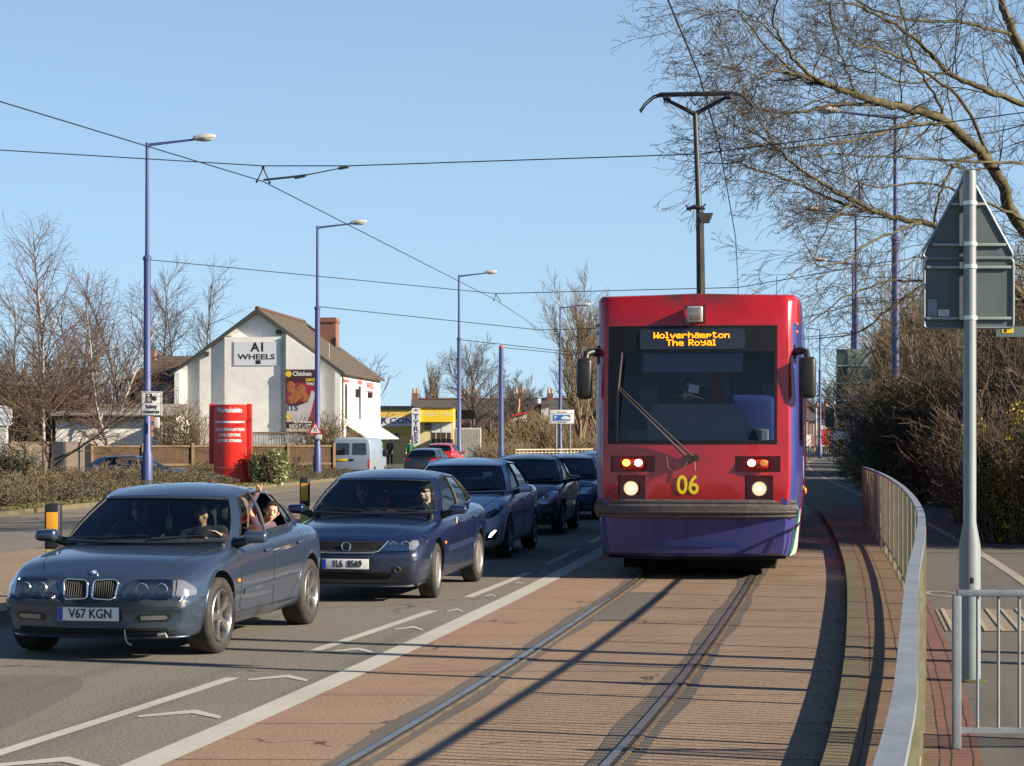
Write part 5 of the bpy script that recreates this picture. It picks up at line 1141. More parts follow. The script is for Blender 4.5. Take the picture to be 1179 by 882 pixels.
# coupler cover, bumper and skirt
q = MB()
def bumper_pts(z, out, n=25): return [Vector((x, .10+.20*(abs(x)/1.24)**3.2-out, z)) for x in np.linspace(-1.24, 1.24, n)]
for z, o_, r_ in ((.985, .03, .034), (.925, .055, .034), (.865, .055, .034), (.815, .035, .03)): q.tube(bumper_pts(z, o_), r_, 8)
bp_ = bumper_pts(.9, -.01); q.tube(bp_, .10, 8, 0, True, None, .9); q.build('bumper', T_rub, tram, 60)
vs = []; xs = np.linspace(-1.20, 1.20, 31); zs2 = [.83, .74, .60, .45, .32, .27]; dep = [.02, .03, .06, .03, .10, .16]
for z, dd in zip(zs2, dep):
    for x in xs: k = 1-.07*(.83-z)/.56; vs.append((x*k, .13+dd+.26*(abs(x)/1.2)**3, z))
fs = [(a*31+b_, a*31+b_+1, (a+1)*31+b_+1, (a+1)*31+b_) for a in range(5) for b_ in range(30)]; MB().add(vs, fs).build('skirt', T_navy, tram, 60)
q = MB()
for x in (-.955, .90):
    q.tube([(x, .15+.26*(abs(x)/1.2)**3-.012, .82), (x*.99, .19+.26*(abs(x)/1.2)**3-.012, .6), (x*.95, .23+.26*(abs(x)/1.2)**3-.01, .32), (x*.94, .29+.26*(abs(x)/1.2)**3-.01, .28)], .012, 6)
q.tube([(x*.93, .29+.26*(abs(x)/1.2)**3-.02, .275) for x in xs], .014, 6); q.build('skirt_gap', T_blk, tram)
MB().box(-.98, .98, 1.1, 2.9, .10, .34).build('bogie_cover', M_dark, tram)
# wiper: arm pivoted under the screen with its long blade standing upright at the left
q = MB(); f_ = lambda x, z, o_=.05: (onto(tb, (x, z), 'front') or Vector((x, .2, z)))+Vector((0, -o_, 0))
pv = f_(-.08, 1.53, .04); kn = f_(-.96, 2.40, .10)
q.tube([pv, pv.lerp(kn, .5)+Vector((0, -.05, 0)), kn], [.020, .017, .013], 6); q.tube([pv+Vector((.07, 0, .015)), (pv+Vector((.07, 0, .015))).lerp(kn, .5)+Vector((0, -.05, .02)), kn+Vector((.01, 0, .03))], [.014, .012, .010], 6); q.lathe([(.05, -.04), (.05, .05)], 18, 'y', 0, Matrix.Translation(pv)); q.lathe([(.04, -.03), (.04, .05)], 18, 'y', 0, Matrix.Translation(pv+Vector((.10, 0, .01))))
q.build('wiper_arm', mat('wiper_arm', (.05, .04, .035), .5, .2), tram, 50)
q = MB(); q.tube([kn+Vector((.045, .02, .46)), kn, kn+Vector((-.02, .03, -.70))], [.010, .016, .009], 6); q.tube([kn+Vector((.045, .045, .46)), kn+Vector((0, .045, 0)), kn+Vector((-.02, .055, -.70))], .007, 5); q.build('wiper_blade', mat('wiper_blade_t', (.10, .06, .045), .5), tram, 50)
q = MB(); q.tube([pv+Vector((.0, -.03, -.02)), pv+Vector((-.06, -.06, -.14)), pv+Vector((-.15, -.07, -.19)), pv+Vector((-.24, -.05, -.12)), pv+Vector((-.27, .0, .02))], .006, 5); q.tube([pv+Vector((.08, -.02, -.02)), pv+Vector((.09, -.03, -.15))], .006, 5); q.build('washer_hose', mat('hose', (.2, .12, .1), .5), tram)
# door mirrors
for sx in (-1, 1):
    q = MB(); x0 = sx*1.21; q.tube([(x0, .42, 2.86), (x0+sx*.10, .36, 2.88), (x0+sx*.17, .30, 2.86), (x0+sx*.19, .26, 2.74)], [.05, .05, .045, .04], 10); q.box(*sorted((x0-sx*.01, x0+sx*.05)), .38, .50, 2.72, 2.96, 0, None, .015)
    q.box(*sorted((x0+sx*.09, x0+sx*.29)), .17, .32, 2.28, 2.80, 0, None, .055); mo = q.build('side_mirror', mat('mirror_black', (.022, .020, .018), .42, bump=.1, bscale=10), tram, 50); MB().box(*sorted((x0+sx*.115, x0+sx*.265)), .322, .328, 2.33, 2.75).build('mirror_glass', M_chrome, mo)
for sx in (-1, 1):
    q = MB(); q.ell((sx*1.25, .5, 3.22), (.03, .04, .03), 12); q.ell((sx*1.25, .5, 3.12), (.03, .04, .03), 12); q.build('marker_lamp', mat('small_amber', (.5, .12, .03), .3), tram, 60)
# side: cab window, doors, windows, lettering, skirt tip
T_swin = mat('side_glazing', (.018, .02, .026), .06, coat=1)
for s in (False, True):
    w1 = lay('cab_side_window', tb, [(.60, 1.68), (1.36, 1.68), (1.36, 2.82), (.60, 2.82)], glass('cab_side_glass', (.7, .75, .78), .05), tram, 'side', .004, .0, .25, .06, s)
    for y in (2.2, 5.1, 8.0): lay('saloon_window', tb, [(y+.1, 1.55), (y+1.35, 1.55), (y+1.35, 2.75), (y+.1, 2.75)], T_swin, tram, 'side', .006, .01, .25, .06, s)
    for y in (3.7, 9.4):
        d_ = lay('passenger_door', tb, [(y, .42), (y+1.3, .42), (y+1.3, 2.85), (y, 2.85)], mat('door_red', (.40, .02, .04), .4, coat=.4), tram, 'side', .008, .01, .25, .03, s)
        for k in (0, .65): lay('door_window', tb, [(y+.07+k, 1.1), (y+.58+k, 1.1), (y+.58+k, 2.7), (y+.07+k, 2.7)], T_swin, d_, 'side', .014, .01, .25, .05, s)
    lay('skirt_panel', tb, [(.42, .30), (1.5, .30), (1.5, .86), (1.15, .86)], T_white, tram, 'side', .006, .01, .15, .005, s)
    lay('skirt_stripe', tb, [(.34, .30), (.43, .30), (1.16, .86), (1.05, .86)], mat('tram_green', (.02, .36, .09), .4), tram, 'side', .008, .01, .15, .003, s)
    sg = -1 if s else 1; h = onto(tb, (1.6, 1.35), 'side', sg)
    text('side_lettering', 'Metro', .42, T_white, Matrix.Translation((h.x+.012*sg, 1.75, 1.38)) @ Matrix.Rotation(R(90)*sg, 4, 'Z') @ FRONT, tram, .006, .95)
    MB().box(*sorted((h.x+.008*sg, h.x+.014*sg)), 1.35, 2.2, 1.12, 1.155).build('side_underline', mat('number_yellow', (.85, .72, .01), .4), tram)
    q = MB(); q.ell((sg*1.345, 3.3, 1.05), (.03, .04, .05), 12); q.build('side_indicator', M_orange, tram, 60)
# roof gear
q = MB(); q.box(-.55, .62, 3.4, 6.2, 3.60, 3.78, 0, None, .03); q.box(-.8, .8, 7.2, 10.4, 3.60, 3.86, 0, None, .05); q.build('roof_box', T_grey, tram)
q = MB(); q.tube([(1.0, .9, 3.5), (1.0, .9, 3.86)], .004, 5); q.build('aerial', M_blk, tram)
# pantograph (half-scissor frame, knee towards us)
T_pan = mat('pantograph_steel', (.10, .10, .085), .5, .3, noise=(4, .3)); T_pand = mat('pantograph_dark', (.035, .035, .035), .5)
px0 = -.12; py0 = 2.9; zt = 6.57
pan = MB(); pan.box(px0-.4, px0+.4, py0-.7, py0+.9, 3.62, 3.72, 0, None, .02); pn = pan.build('pantograph_base', T_pan, tram)
kz = 4.86; q = MB(); q.tube([(px0+.02, py0+.5, 3.72), (px0+.06, py0-.55, kz)], [.062, .052], 4); q.prism([(-.10, kz-.03), (.12, kz-.03), (.065, kz-.16), (-.025, kz-.16)], py0-.62, py0-.50); q.build('lower_arm', T_pan, pn)
q = MB(); q.tube([(px0+.05, py0-.55, kz-.02), (px0-.03, py0-.1, zt-.30)], [.042, .033], 8); 
for s in (-1, 1): q.tube([(px0-.03, py0-.1, zt-.32), (px0-.03+s*.42, py0-.1, zt-.10)], [.035, .026], 6); q.tube([(px0-.03, py0-.1, zt-.2), (px0-.03+s*.07, py0-.1, zt-.1)], .008, 5)
q.tube([(px0-.12, py0-.56, kz+.03), (px0-.02, py0-.56, kz+.06), (px0+.13, py0-.56, kz+.03)], [.02, .035, .02], 6); q.tube([(px0+.05, py0-.58, kz), (px0+.14, py0-.56, kz+.10)], .012, 5); q.tube([(px0-.06, py0-.58, kz), (px0-.13, py0-.56, kz+.09)], .012, 5)
q.build('upper_arm', T_pand, pn, 50)
q = MB()
for dy in (-.18, -.02): q.box(px0-.52, px0+.50, py0+dy-.03, py0+dy+.03, zt-.06, zt-.025, 0, None, .008)
for s in (-1, 1):
    for dy in (-.18, -.02): q.tube([(px0+s*.50, py0+dy, zt-.045), (px0+s*.60, py0+dy, zt-.07), (px0+s*.72, py0+dy, zt-.17), (px0+s*.79, py0+dy, zt-.27)], [.016, .013, .011, .014], 6)
    q.tube([(px0+s*.40, py0-.1, zt-.09), (px0+s*.46, py0-.1, zt-.15), (px0+s*.40, py0-.1, zt-.16)], .012, 5); q.box(px0+s*.42-.05, px0+s*.42+.05, py0-.2, py0, zt-.12, zt-.05, 0, None, .01)
q.build('collector_head', T_pand, pn, 50)
# second section behind the joint
sec = loft([(0, 1.325, .27, 3.64, 0), (11.4, 1.325, .27, 3.64, 0)], tprof, 11.4, [(.3, 0), (3.6, 0)], [(.3, 0), (3.6, 0)], 0, 0, .5, .5, list(np.linspace(0, 11.4, 24)))
bx_ = Matrix.Translation((0, 12.4, 0)) @ Matrix.Rotation(R(1.6), 4, 'Z'); sb = bvh_of(sec); sec.name = 'rear_section'; so2 = link('rear_section', sec, T_blue, tram, 32); so2.matrix_local = bx_
for s in (False, True):
    for y in (.6, 3.5, 6.4, 9.4): lay('saloon_window', sb, [(y, 1.55), (y+1.35, 1.55), (y+1.35, 2.75), (y, 2.75)], T_swin, so2, 'side', .006, .01, .4, .06, s)
    for y in (2.05, 7.9): lay('passenger_door', sb, [(y, .42), (y+1.3, .42), (y+1.3, 2.85), (y, 2.85)], mat('door_red', (.40, .02, .04), .4), so2, 'side', .008, .01, .4, .03, s)
q = MB(); 
for i in range(9): y = 11.42+i*.11; a = .06 if i % 2 else 0; q.box(-1.22+a, 1.22-a, y, y+.1, .45+a, 3.45-a, 0, None, .03)
q.build('articulation_gaiter', mat('gaiter', (.03, .03, .032), .8), tram)
wm = mat('tram_wheel', (.12, .09, .07), .6, .5)
for y in (1.6, 3.4, 12.0, 21.0):
    for s in (-1, 1): q = MB(); q.lathe([(.02, -.06), (.31, -.06), (.31, .05), (.34, .06), (.34, .08), (.02, .08)], 28, 'x', 0, Matrix.Translation((s*.7175, y, .315))); q.build('wheel', wm, tram, 40)
# cab: console, partition with pale panels, seat, driver
q = MB(); q.prism([(-.62, 1.55), (-.62, 2.02), (-.52, 2.22), (.46, 2.22), (.62, 1.98), (.62, 1.55)], .42, .78); q.box(-.9, .9, .75, .95, .95, 1.9, 0, None, .02); q.build('console', mat('console_grey', (.15, .15, .165), .6), tram)
q = MB(); q.box(-1.15, 1.15, 2.0, 2.04, .96, 3.28); q.build('cab_partition', mat('partition', (.03, .045, .12), .6), tram)
q = MB(); q.box(-.30, .35, 1.97, 1.995, 2.15, 2.72); q.box(-.85, -.60, 1.97, 1.995, 2.1, 2.5); q.box(.80, .98, 1.9, 1.95, 2.0, 2.5); q.build('partition_panel', mat('pale_panel', (.30, .31, .36), .6), tram)
q = MB(); q.box(.12, .26, 1.94, 1.96, 2.1, 2.75, 0, Matrix.Rotation(R(0), 4, 'Y')); q.build('red_strap', mat('red_strap', (.75, .05, .02), .6), tram)
q = MB(); q.box(.35, 1.0, 1.3, 1.9, 1.6, 2.35, 0, None, .1); q.build('second_seat', mat('cab_blue_cloth', (.012, .03, .16), .8), tram)
q = MB(); q.box(-.40, .14, 1.34, 1.46, 1.75, 2.45, 0, None, .06); q.box(-.38, .12, .95, 1.42, 1.62, 1.74, 0, None, .05); q.tube([(-.12, 1.2, .95), (-.12, 1.2, 1.65)], .06, 10); q.build('driver_seat', mat('cab_seat', (.03, .03, .045), .9), tram, 50)
q = MB()
q.tube([(-.50, .60, 2.22), (-.42, .55, 2.32), (-.36, .5, 2.34)], .01, 5); q.tube([(-.38, .55, 2.22), (-.30, .5, 2.32), (-.1, .48, 2.34), (.1, .48, 2.28)], .009, 5); q.build('cab_wire', M_chrome, tram)
q = MB(); q.box(-.68, .58, .50, .60, 2.62, 2.86); q.build('sun_blind', glass('blind', (.25, .32, .5), .02, .1, ((.05, .07, .16), .5)), tram)
seat_person(tram, None, -.13, 1.20, 1.72, 'tram driver in a dark jacket holding a white paper up to the chin', seated(0, (.30, -.30, .42), (-.05, -.20, .58)), dict(skin=SK3, top=mat('navy_jacket', (.012, .014, .03), .9), legs=C_jean), s=1.0, nod=R(10), vox=.010, hands={'L': dict(curl=GR), 'R': dict(d=(.3, -.1, .9), up=(0, -1, .3), curl=GR, thumb=1)})
Mt = Matrix.Translation(tram.location) @ Matrix.Rotation(-TYAW, 4, 'Z'); pp = thing('paper_slip', 'small white paper held by the tram driver', 'paper', Mt @ Vector((-.06, .84, 2.42)), -TYAW+R(4)); MB().box(-.06, .07, 0, .003, -.05, .05, 0, Matrix.Rotation(R(10), 4, 'Y')).build('sheet', M_plate, pp)
# ---------------------------------------------------------------- street furniture
B_pole = mat('pole_blue', (.052, .074, .22), .45, 0, .5, noise=(6, .3, (.065, .08, .19)), bump=.05); B_head = mat('lantern_shell', (.52, .50, .46), .5, noise=(9, .35)); M_galv = mat('galvanised', (.40, .43, .45), .5, .35, noise=(7, .25), bump=.15, bscale=50); M_galvp = mat('painted_grey_post', (.235, .27, .28), .45, 0, .5, noise=(5, .15)); M_rail = mat('handrail_steel', (.27, .30, .33), .55, .2, noise=(5, .25), bump=.1, bscale=40)
M_bar = mat('railing_bars', (.36, .33, .20), .55, .3, noise=(8, .35)); M_wire = mat('overhead_wire', (.03, .035, .04), .5, .3)
def lamp_post(x, y, H, side, label, step=7.2, arm=1.45, thick=.105, sc=1.0, cap=None):
    t = thing('lamp_post', label, 'street lamp', (x, y, .1 if y < 120 else 0), 0, 'blue lamp posts along the road')
    q = MB(); q.lathe([(.16, 0), (.16, 1.2), (thick*1.15, 1.3), (thick, step), (thick*1.25, step+.01), (thick*1.25, step+.09), (thick*.62, step+.16), (thick*.5, H), (.001, H+.01)], 16, 'z'); 
    q.build('post', B_pole, t, 40); MB().box(-.17, -.155, -.08, .08, .35, .95).build('access_door', B_pole, t)
    q = MB(); q.tube([(0, 0, H-.16), (side*.08, 0, H-.06), (side*arm, 0, H+.10)], [.05, .045, .03], 8); q.build('arm', B_pole, t, 50)
    q = MB(); Ml = Matrix.Translation((side*(arm+.25), 0, H+.13)) @ Matrix.Rotation(-side*R(6), 4, 'Y')
    q.ell((0, 0, .03), (.36, .15, .11), 18, 0, Ml); q.box(-.30, .12 if side < 0 else .12, -.13, .13, -.02, .06, 0, Ml, .04); q.build('lantern', B_head, t, 60); g = MB(); g.ell((side*.05, 0, -.03), (.24, .115, .07), 14, 0, Ml); g.build('lantern_bowl', mat('bowl_glass', (.55, .55, .52), .2, .2), t, 60)
    return t
lamp_post(X_(169.5, 62), 62, 10.45, 1, 'blue lamp post carrying the safety cameras sign, leftmost lamp in the picture', 6.95)
lamp_post(X_(365.5, 86), 86, 10.4, 1, 'blue lamp post with a red triangular sign, in front of the poster wall', 6.95)
lamp_post(X_(528.5, 112), 112, 10.4, 1, 'blue lamp post rising beside the yellow tyre shop', 6.9)
lamp_post(X_(645, 138), 138, 10.4, 1, 'blue lamp post above the white sign left of the tram', 6.9)
lamp_post(X_(1031, 56.4), 56.4, 10.4, -1, 'tallest blue lamp post on the right, seen through the bare tree', 7.0, 1.6)
lamp_post(X_(985.5, 81), 81, 10.4, -1, 'second lamp post on the right, behind the tallest one', 6.9, 1.4)
lamp_post(X_(982, 104), 104, 10.4, -1, 'third lamp post on the right, its lamp lower in the branches', 6.9, 1.4)
lamp_post(X_(944, 164), 164, 10.3, -1, 'farthest lamp post on the right, over the distant houses', 6.9, 1.4)
t = thing('traction_pole', 'lampless blue pole with a red cap, beyond the dark parked cars', 'pole', (X_(577, 116), 116, 0)); q = MB(); q.lathe([(.17, 0), (.16, 1.2), (.145, 1.3), (.13, 6.75)], 14, 'z'); q.build('post', B_pole, t, 40); q = MB(); q.ell((0, 0, 6.78), (.14, .14, .13), 12); q.build('cap', mat('cap_red', (.6, .04, .02), .5), t, 60)
def off_pole(x, y, h, label):
    t = thing('traction_pole', label, 'pole', (x, y, .1)); q = MB(); q.lathe([(.13, 0), (.12, h), (.001, h+.03)], 14, 'z'); q.build('post', B_pole, t, 40)
# safety-camera sign
S_white = mat('sign_white', (.66, .67, .66), .45); S_black = mat('sign_black', (.015, .015, .018), .5); S_grey = mat('sign_back_grey', (.10, .125, .125), .55, noise=(3, .2), bump=.1, bscale=8); S_red = mat('sign_red', (.55, .02, .02), .4)
px, py = X_(175, 61.6), 61.6
t = thing('safety_camera_sign', 'white sign with a camera symbol reading Safety cameras, on the leftmost lamp post', 'sign', (px-.02, 61.65, 2.78)); z0 = -.32
MB().box(-.31, .31, -.02, .005, -.36, .36, 0, None, .012).build('plate', S_white, t)
q = MB(); 
for a in ((-.295, .295, -.345, -.335), (-.295, .295, .335, .345)): q.box(a[0], a[1], -.026, -.02, a[2], a[3])
for a in (-.295, .285): q.box(a, a+.01, -.026, -.02, -.345, .345)
q.build('border', S_black, t)
q = MB(); q.box(-.15, .02, -.027, -.02, .03, .30); q.prism([(.02, .12), (.10, .08), (.10, .24), (.02, .20)], -.027, -.02); q.box(.115, .15, -.027, -.02, .10, .22); sy = q.build('camera_symbol', S_black, t)
q = MB(); q.lathe([(.065, -.031), (.05, -.031)], 20, 'y', 0, Matrix.Translation((-.07, 0, .12)), cap=False); q.lathe([(.03, -.031), (.001, -.031)], 14, 'y', 0, Matrix.Translation((-.07, 0, .12)), cap=False); q.box(-.12, -.05, -.031, -.027, .215, .27); q.build('symbol_detail', S_white, sy)
text('sign_lettering', 'Safety\ncameras', .155, S_black, TM(0, -.026, -.16), t, .003, .92)
q = MB(); q.box(.06, .22, .0, .12, -.72, -.40, 0, None, .02); q.build('control_box', mat('pale_box', (.45, .47, .48), .5), t); q = MB(); 
for a in (-.52, -.78, -.98): q.box(.015, .055, -.10, -.05, a, a+.14)
q.build('orange_marker', M_orange, t)
# road-narrows triangle on the second post
t = thing('road_narrows_sign', 'red-edged triangular road narrows sign on the second blue lamp post', 'sign', (X_(364.5, 86)-.03, 85.78, 0)); zc = 1.8+(503-494)*86/F
def tri(s_, dy=0): return [(0, s_*.62), (-s_*.6, -s_*.42), (s_*.6, -s_*.42)]
MB().prism([(a, b+zc) for a, b in round_poly(tri(.50), .05)], -.02, 0).build('plate', S_red, t); MB().prism([(a, b+zc-.01) for a, b in round_poly(tri(.345), .03)], -.026, -.02).build('face', S_white, t)
q = MB(); q.prism([(-.06, zc-.11), (-.03, zc-.11), (-.03, zc-.02), (-.015, zc+.03), (-.015, zc+.09), (-.045, zc+.03), (-.06, zc-.02)], -.031, -.026); q.prism([(.06, zc-.11), (.03, zc-.11), (.03, zc-.02), (.015, zc+.03), (.015, zc+.09), (.045, zc+.03), (.06, zc-.02)], -.031, -.026); q.build('symbol', S_black, t)
MB().box(.0, .26, -.01, .10, zc-.43, zc-.24, 0, None, .02).build('bracket_box', mat('pale_box', (.45, .47, .48), .5), t)
# red pillar sign
t = thing('pillar_sign', 'tall curved red pillar sign with white lettering Portakabin beside the leafy round bush', 'sign', (X_(265.5, 75.5), 75.5, .1)); Rd = mat('pillar_red', (.66, .022, .014), .32, 0, .5, coat=.3, noise=(3, .12)); Rs = mat('pillar_red_side', (.55, .02, .015), .4)
Wd = .60; q = MB(); N = 16; out = [(-Wd+2*Wd*i/N, -.10-.22*math.cos((i/N-.5)*math.pi)) for i in range(N+1)]; q.prism(out+[(Wd, .15), (-Wd, .15)], -.1, 2.87, 0, None, 'z'); q.build('curved_panel', Rd, t, 30)
for s in (-1, 1): MB().box(*sorted((s*.605, s*.77)), -.07, .17, .72 if s < 0 else .0, 2.90, 0, None, .015).build('side_panel', Rs, t)
def curved_text(body, size, z, bold=.004, sx=1.0, name='lettering', m=S_white):
    o = text(name, body, size, m, TM(0, 0, z), t, bold, sx)
    for v in o.data.vertices: v.co.y += -.10-.22*math.cos((v.co.x/(2*Wd))*math.pi)-.006
    return o
curved_text('Portakabin', .235, 2.66, .010, .86); curved_text('WOLVERHAMPTON', .145, 1.96, .006, .80); curved_text('HIRE CENTRE', .145, 1.76, .006, .88); curved_text('01902 870686', .145, 1.56, .006, 1.02)
q = MB(); xs = np.linspace(-.54, .54, 13); q.add([(x, -.108-.22*math.cos(x/(2*Wd)*math.pi), z) for x in xs for z in (2.20, 2.27)], [(2*i, 2*i+2, 2*i+3, 2*i+1) for i in range(12)]); q.build('white_stripe', S_white, t)
q = MB(); q.tube([(x, -.12-.22*math.cos(x/(2*Wd)*math.pi), .62-.05*math.cos(x/Wd*1.5)) for x in np.linspace(-.58, .58, 13)], .008, 5); q.build('tie_rope', mat('rope', (.4, .2, .12), .8), t)
# bollards on the reservation
def bollard(px, B_, label):
    s_ = (B_-503)/1.69; y = F/s_; t = thing('bollard', label, 'bollard', (X_(px, y), y, .11), 0, 'yellow-panelled bollards on the tram reservation')
    q = MB(); q.box(-.075, .075, -.06, .06, 0, .52, 0, None, .01); q.build('base', mat('bollard_yellow', (.62, .42, .12), .6, noise=(6, .3)), t)
    q = MB(); q.box(-.085, .085, -.07, .07, .50, .99, 0, None, .035); q.build('head', S_black, t); MB().box(-.06, .06, -.076, -.068, .60, .90, 0, None, .003).build('amber_panel', mat('amber_panel', (.75, .34, .02), .3), t)
bollard(61.5, 688, 'amber-panelled bollard behind the bonnet of the slate blue car'); bollard(351, 617, 'amber-panelled bollard between the slate blue car and the navy saloon')
# pedestrian railing that curves along the footway edge
RP = [(1.0, .10), (3.0, .52), (4.43, .832), (5.85, 1.113), (8.53, 1.64), (11.5, 2.25), (15.4, 3.02), (21, 4.0), (28, 5.10), (32.3, 5.72), (36, 6.22), (39.6, 6.68)]
rf = _pchip([a for a, b in RP], [b for a, b in RP]); H = 1.15; zb = .108
ys = np.arange(1.2, 39.61, .3); t = thing('railing', 'grey steel pedestrian railing with vertical bars curving along the footway edge', 'railing', (rf(20), 20, zb)); o_ = Vector((rf(20), 20, zb))
q = MB(); q.tube([Vector((rf(y), y, zb+H-.03))-o_ for y in ys], .037, 4, 0, True, None, .42, math.pi/4); q.build('handrail', M_rail, t, 60)
q = MB(); q.tube([Vector((rf(y), y, zb+.14))-o_ for y in ys], .02, 4); q.build('bottom_rail', M_bar, t, 60)
y = 6.2; k = 0; bars = []; 
while y < 39.6:
    if k % 16 == 0: MB().box(rf(y)-.025-o_.x, rf(y)+.025-o_.x, y-.025-o_.y, y+.025-o_.y, 0, H-.05).build('post', M_bar, t)
    else: bars.append(y)
    y += .115 if y > 9 else .125; k += 1
far = bars[:100]; rest = bars[100:]
q0 = MB()
bm0 = MB().box(-.011, .011, -.006, .006, .14, H-.05).me('bar'); bm0.materials.append(M_bar)
near = [b for b in bars if b > 9][:100]
for b in near: o = bpy.data.objects.new('bar', bm0); COL.objects.link(o); o.parent = t; o.location = (rf(b)-o_.x, b-o_.y, 0)
for b in bars:
    if b not in near: q0.box(rf(b)-.011-o_.x, rf(b)+.011-o_.x, b-.006-o_.y, b+.006-o_.y, .14, H-.05)
tag(q0.build('far_bars', M_bar, t), kind='stuff')
for (x, y, h, lb) in ((7.6, 14.25, 4.9, 'nearer of two plain grey posts just past the right picture edge'), (7.4, 15.15, 4.7, 'farther of two plain grey posts just past the right picture edge')):
    t = thing('grey_post', lb, 'post', (x, y, .11)); MB().tube([(0, 0, 0), (0, 0, h)], .085, 12).build('post', M_galvp, t, 60)  # unseen posts added out of view to cast shadow lines across the road
# second guard rail, bottom right, and the sign post
t = thing('guard_rail', 'short grey guard rail with thin bars in the bottom right corner', 'railing', (2.41, 11.3, .11)); q = MB(); hh = .86
q.box(0, 1.6, -.02, .02, hh-.035, hh, 0, None, .006); q.box(0, 1.6, -.012, .012, .085, .115); q.build('rail', M_rail, t); 
for x in (0, 1.55): MB().box(x-.022, x+.022, -.022, .022, 0, hh-.03, 0, None, .004).build('post', M_rail, t)
for i in range(1, 14):
    if i*.113 < 1.5: MB().tube([(i*.113, 0, .1), (i*.113, 0, hh-.03)], .0085, 8).build('bar', M_rail, t, 60)
sy = 14.45; sx_ = X_(1116.5, sy); t = thing('grey_post', 'grey steel post with wide foot carrying two sign backs on the footway', 'sign post', (sx_, sy, .11)); s_ = F/sy
q = MB(); q.lathe([(.074, 0), (.074, .93), (.044, 1.10), (.044, 3.50), (.040, 3.535), (.001, 3.54)], 28, 'z'); q.build('post', M_galvp, t, 40); MB().box(-.012, .012, -.078, -.070, .68, .72, 0, None, .003).build('lock', M_blk, t)
q = MB(); q.lathe([(.12, 0), (.11, .012), (.075, .015)], 20, 'z'); q.build('moss_ring', mat('moss', (.10, .10, .03), .95, noise=(30, .5)), t)
hz_ = lambda py: 1.8+(503-py)*sy/F-.11; hx = lambda px: X_(px, sy)-sx_
def backplate(name, label, outl, rnd, my=.07):
    t2 = thing(name, label, 'sign', (sx_, sy+my, .11)); pts = round_poly([(hx(a), hz_(b)) for a, b in outl], rnd, 6)
    MB().prism(pts, -.004, .004).build('plate', S_grey, t2)
    q = MB(); P3 = [(a, -.008, b) for a, b in pts]; q.tube(P3+[P3[0]], .011, 6, 0, False); q.build('rim', mat('rim_grey', (.24, .28, .30), .4, .3), t2, 60); return t2
t2 = backplate('triangular_sign', 'back of a triangular road sign at the top of the grey post', [(1116.5, 196), (1171, 296), (1062, 296)], .055)
def channels(t2, rows, bd=-.062):
    q = MB()
    for (py, a, b) in rows: q.box(hx(a), hx(b), -.026, -.006, hz_(py)-.010, hz_(py)+.010, 0, None, .003)
    q.build('channel', mat('channel_alu', (.28, .30, .29), .45, .4), t2)
    q = MB()
    for (py, a, b) in rows: q.lathe([(.050, -.014), (.050, .014)], 22, 'z', 0, Matrix.Translation((0, -.07, hz_(py)))); q.box(-.062, .062, -.05, -.02, hz_(py)-.012, hz_(py)+.012)
    q.build('clip', mat('clip_steel', (.65, .65, .62), .35, .6), t2, 40)
channels(t2, [(234, 1097, 1137), (281, 1075, 1160)])
t2 = backplate('square_sign', 'back of a square grey road sign with small stickers, below the triangular one', [(1066, 297), (1169, 297), (1169, 377), (1066, 377)], .03)
channels(t2, [(307, 1068, 1166), (366, 1068, 1166)])
q = MB(); q.box(hx(1070), hx(1081), -.0085, -.004, hz_(363), hz_(344)); q.build('grey_sticker', mat('sticker_grey', (.22, .25, .30), .5), t2); st_ = MB().box(hx(1082.5), hx(1095), -.0085, -.004, hz_(363.5), hz_(356)).build('white_sticker', S_white, t2)
q = MB(); 
for i in range(3): q.box(hx(1084), hx(1093), -.0095, -.0085, hz_(358+i*1.8), hz_(357.5+i*1.8))
q.build('sticker_print', mat('print_grey', (.15, .17, .2), .6), st_)
# big green-backed sign and its posts farther on
t = thing('direction_sign', 'large green-backed direction sign on two posts beside the bushes', 'sign', (X_(983, 78), 78, 0)); gz = lambda py, d=78: 1.8+(503-py)*d/F; gx = lambda px, d=78: X_(px, d)-X_(983, d)
G1 = mat('green_back', (.03, .06, .06), .6, noise=(2, .3)); G2 = mat('grey_back', (.20, .23, .20), .6, noise=(2, .3))
MB().box(gx(963), gx(976), 0, .03, gz(482), gz(402)).build('side_panel', G1, t); MB().box(gx(976.3), gx(1004), .005, .03, gz(480), gz(402)).build('plate', G2, t)
q = MB(); 
for p in (421, 441, 461): q.box(gx(964), gx(1003), -.03, .0, gz(p+.8), gz(p-.8))
q.build('channel', M_galv, t); 
for p in (976, 1000): MB().tube([(gx(p), .06, 0), (gx(p), .06, gz(404))], .055, 10).build('post', M_galvp, t, 60)
t = thing('small_sign', 'small dark sign back on a thin post near the far houses', 'sign', (X_(957, 118), 118, 0)); g2 = lambda py: 1.8+(503-py)*118/F
MB().box(-.35, .15, 0, .03, g2(492), g2(470)).build('plate', G1, t); MB().tube([(.15, .04, 0), (.15, .04, g2(470))], .04, 8).build('post', M_galvp, t, 60)
MB().box(.12, .75, -.02, .0, g2(505.5), g2(493.5)).build('white_plate', S_white, t)
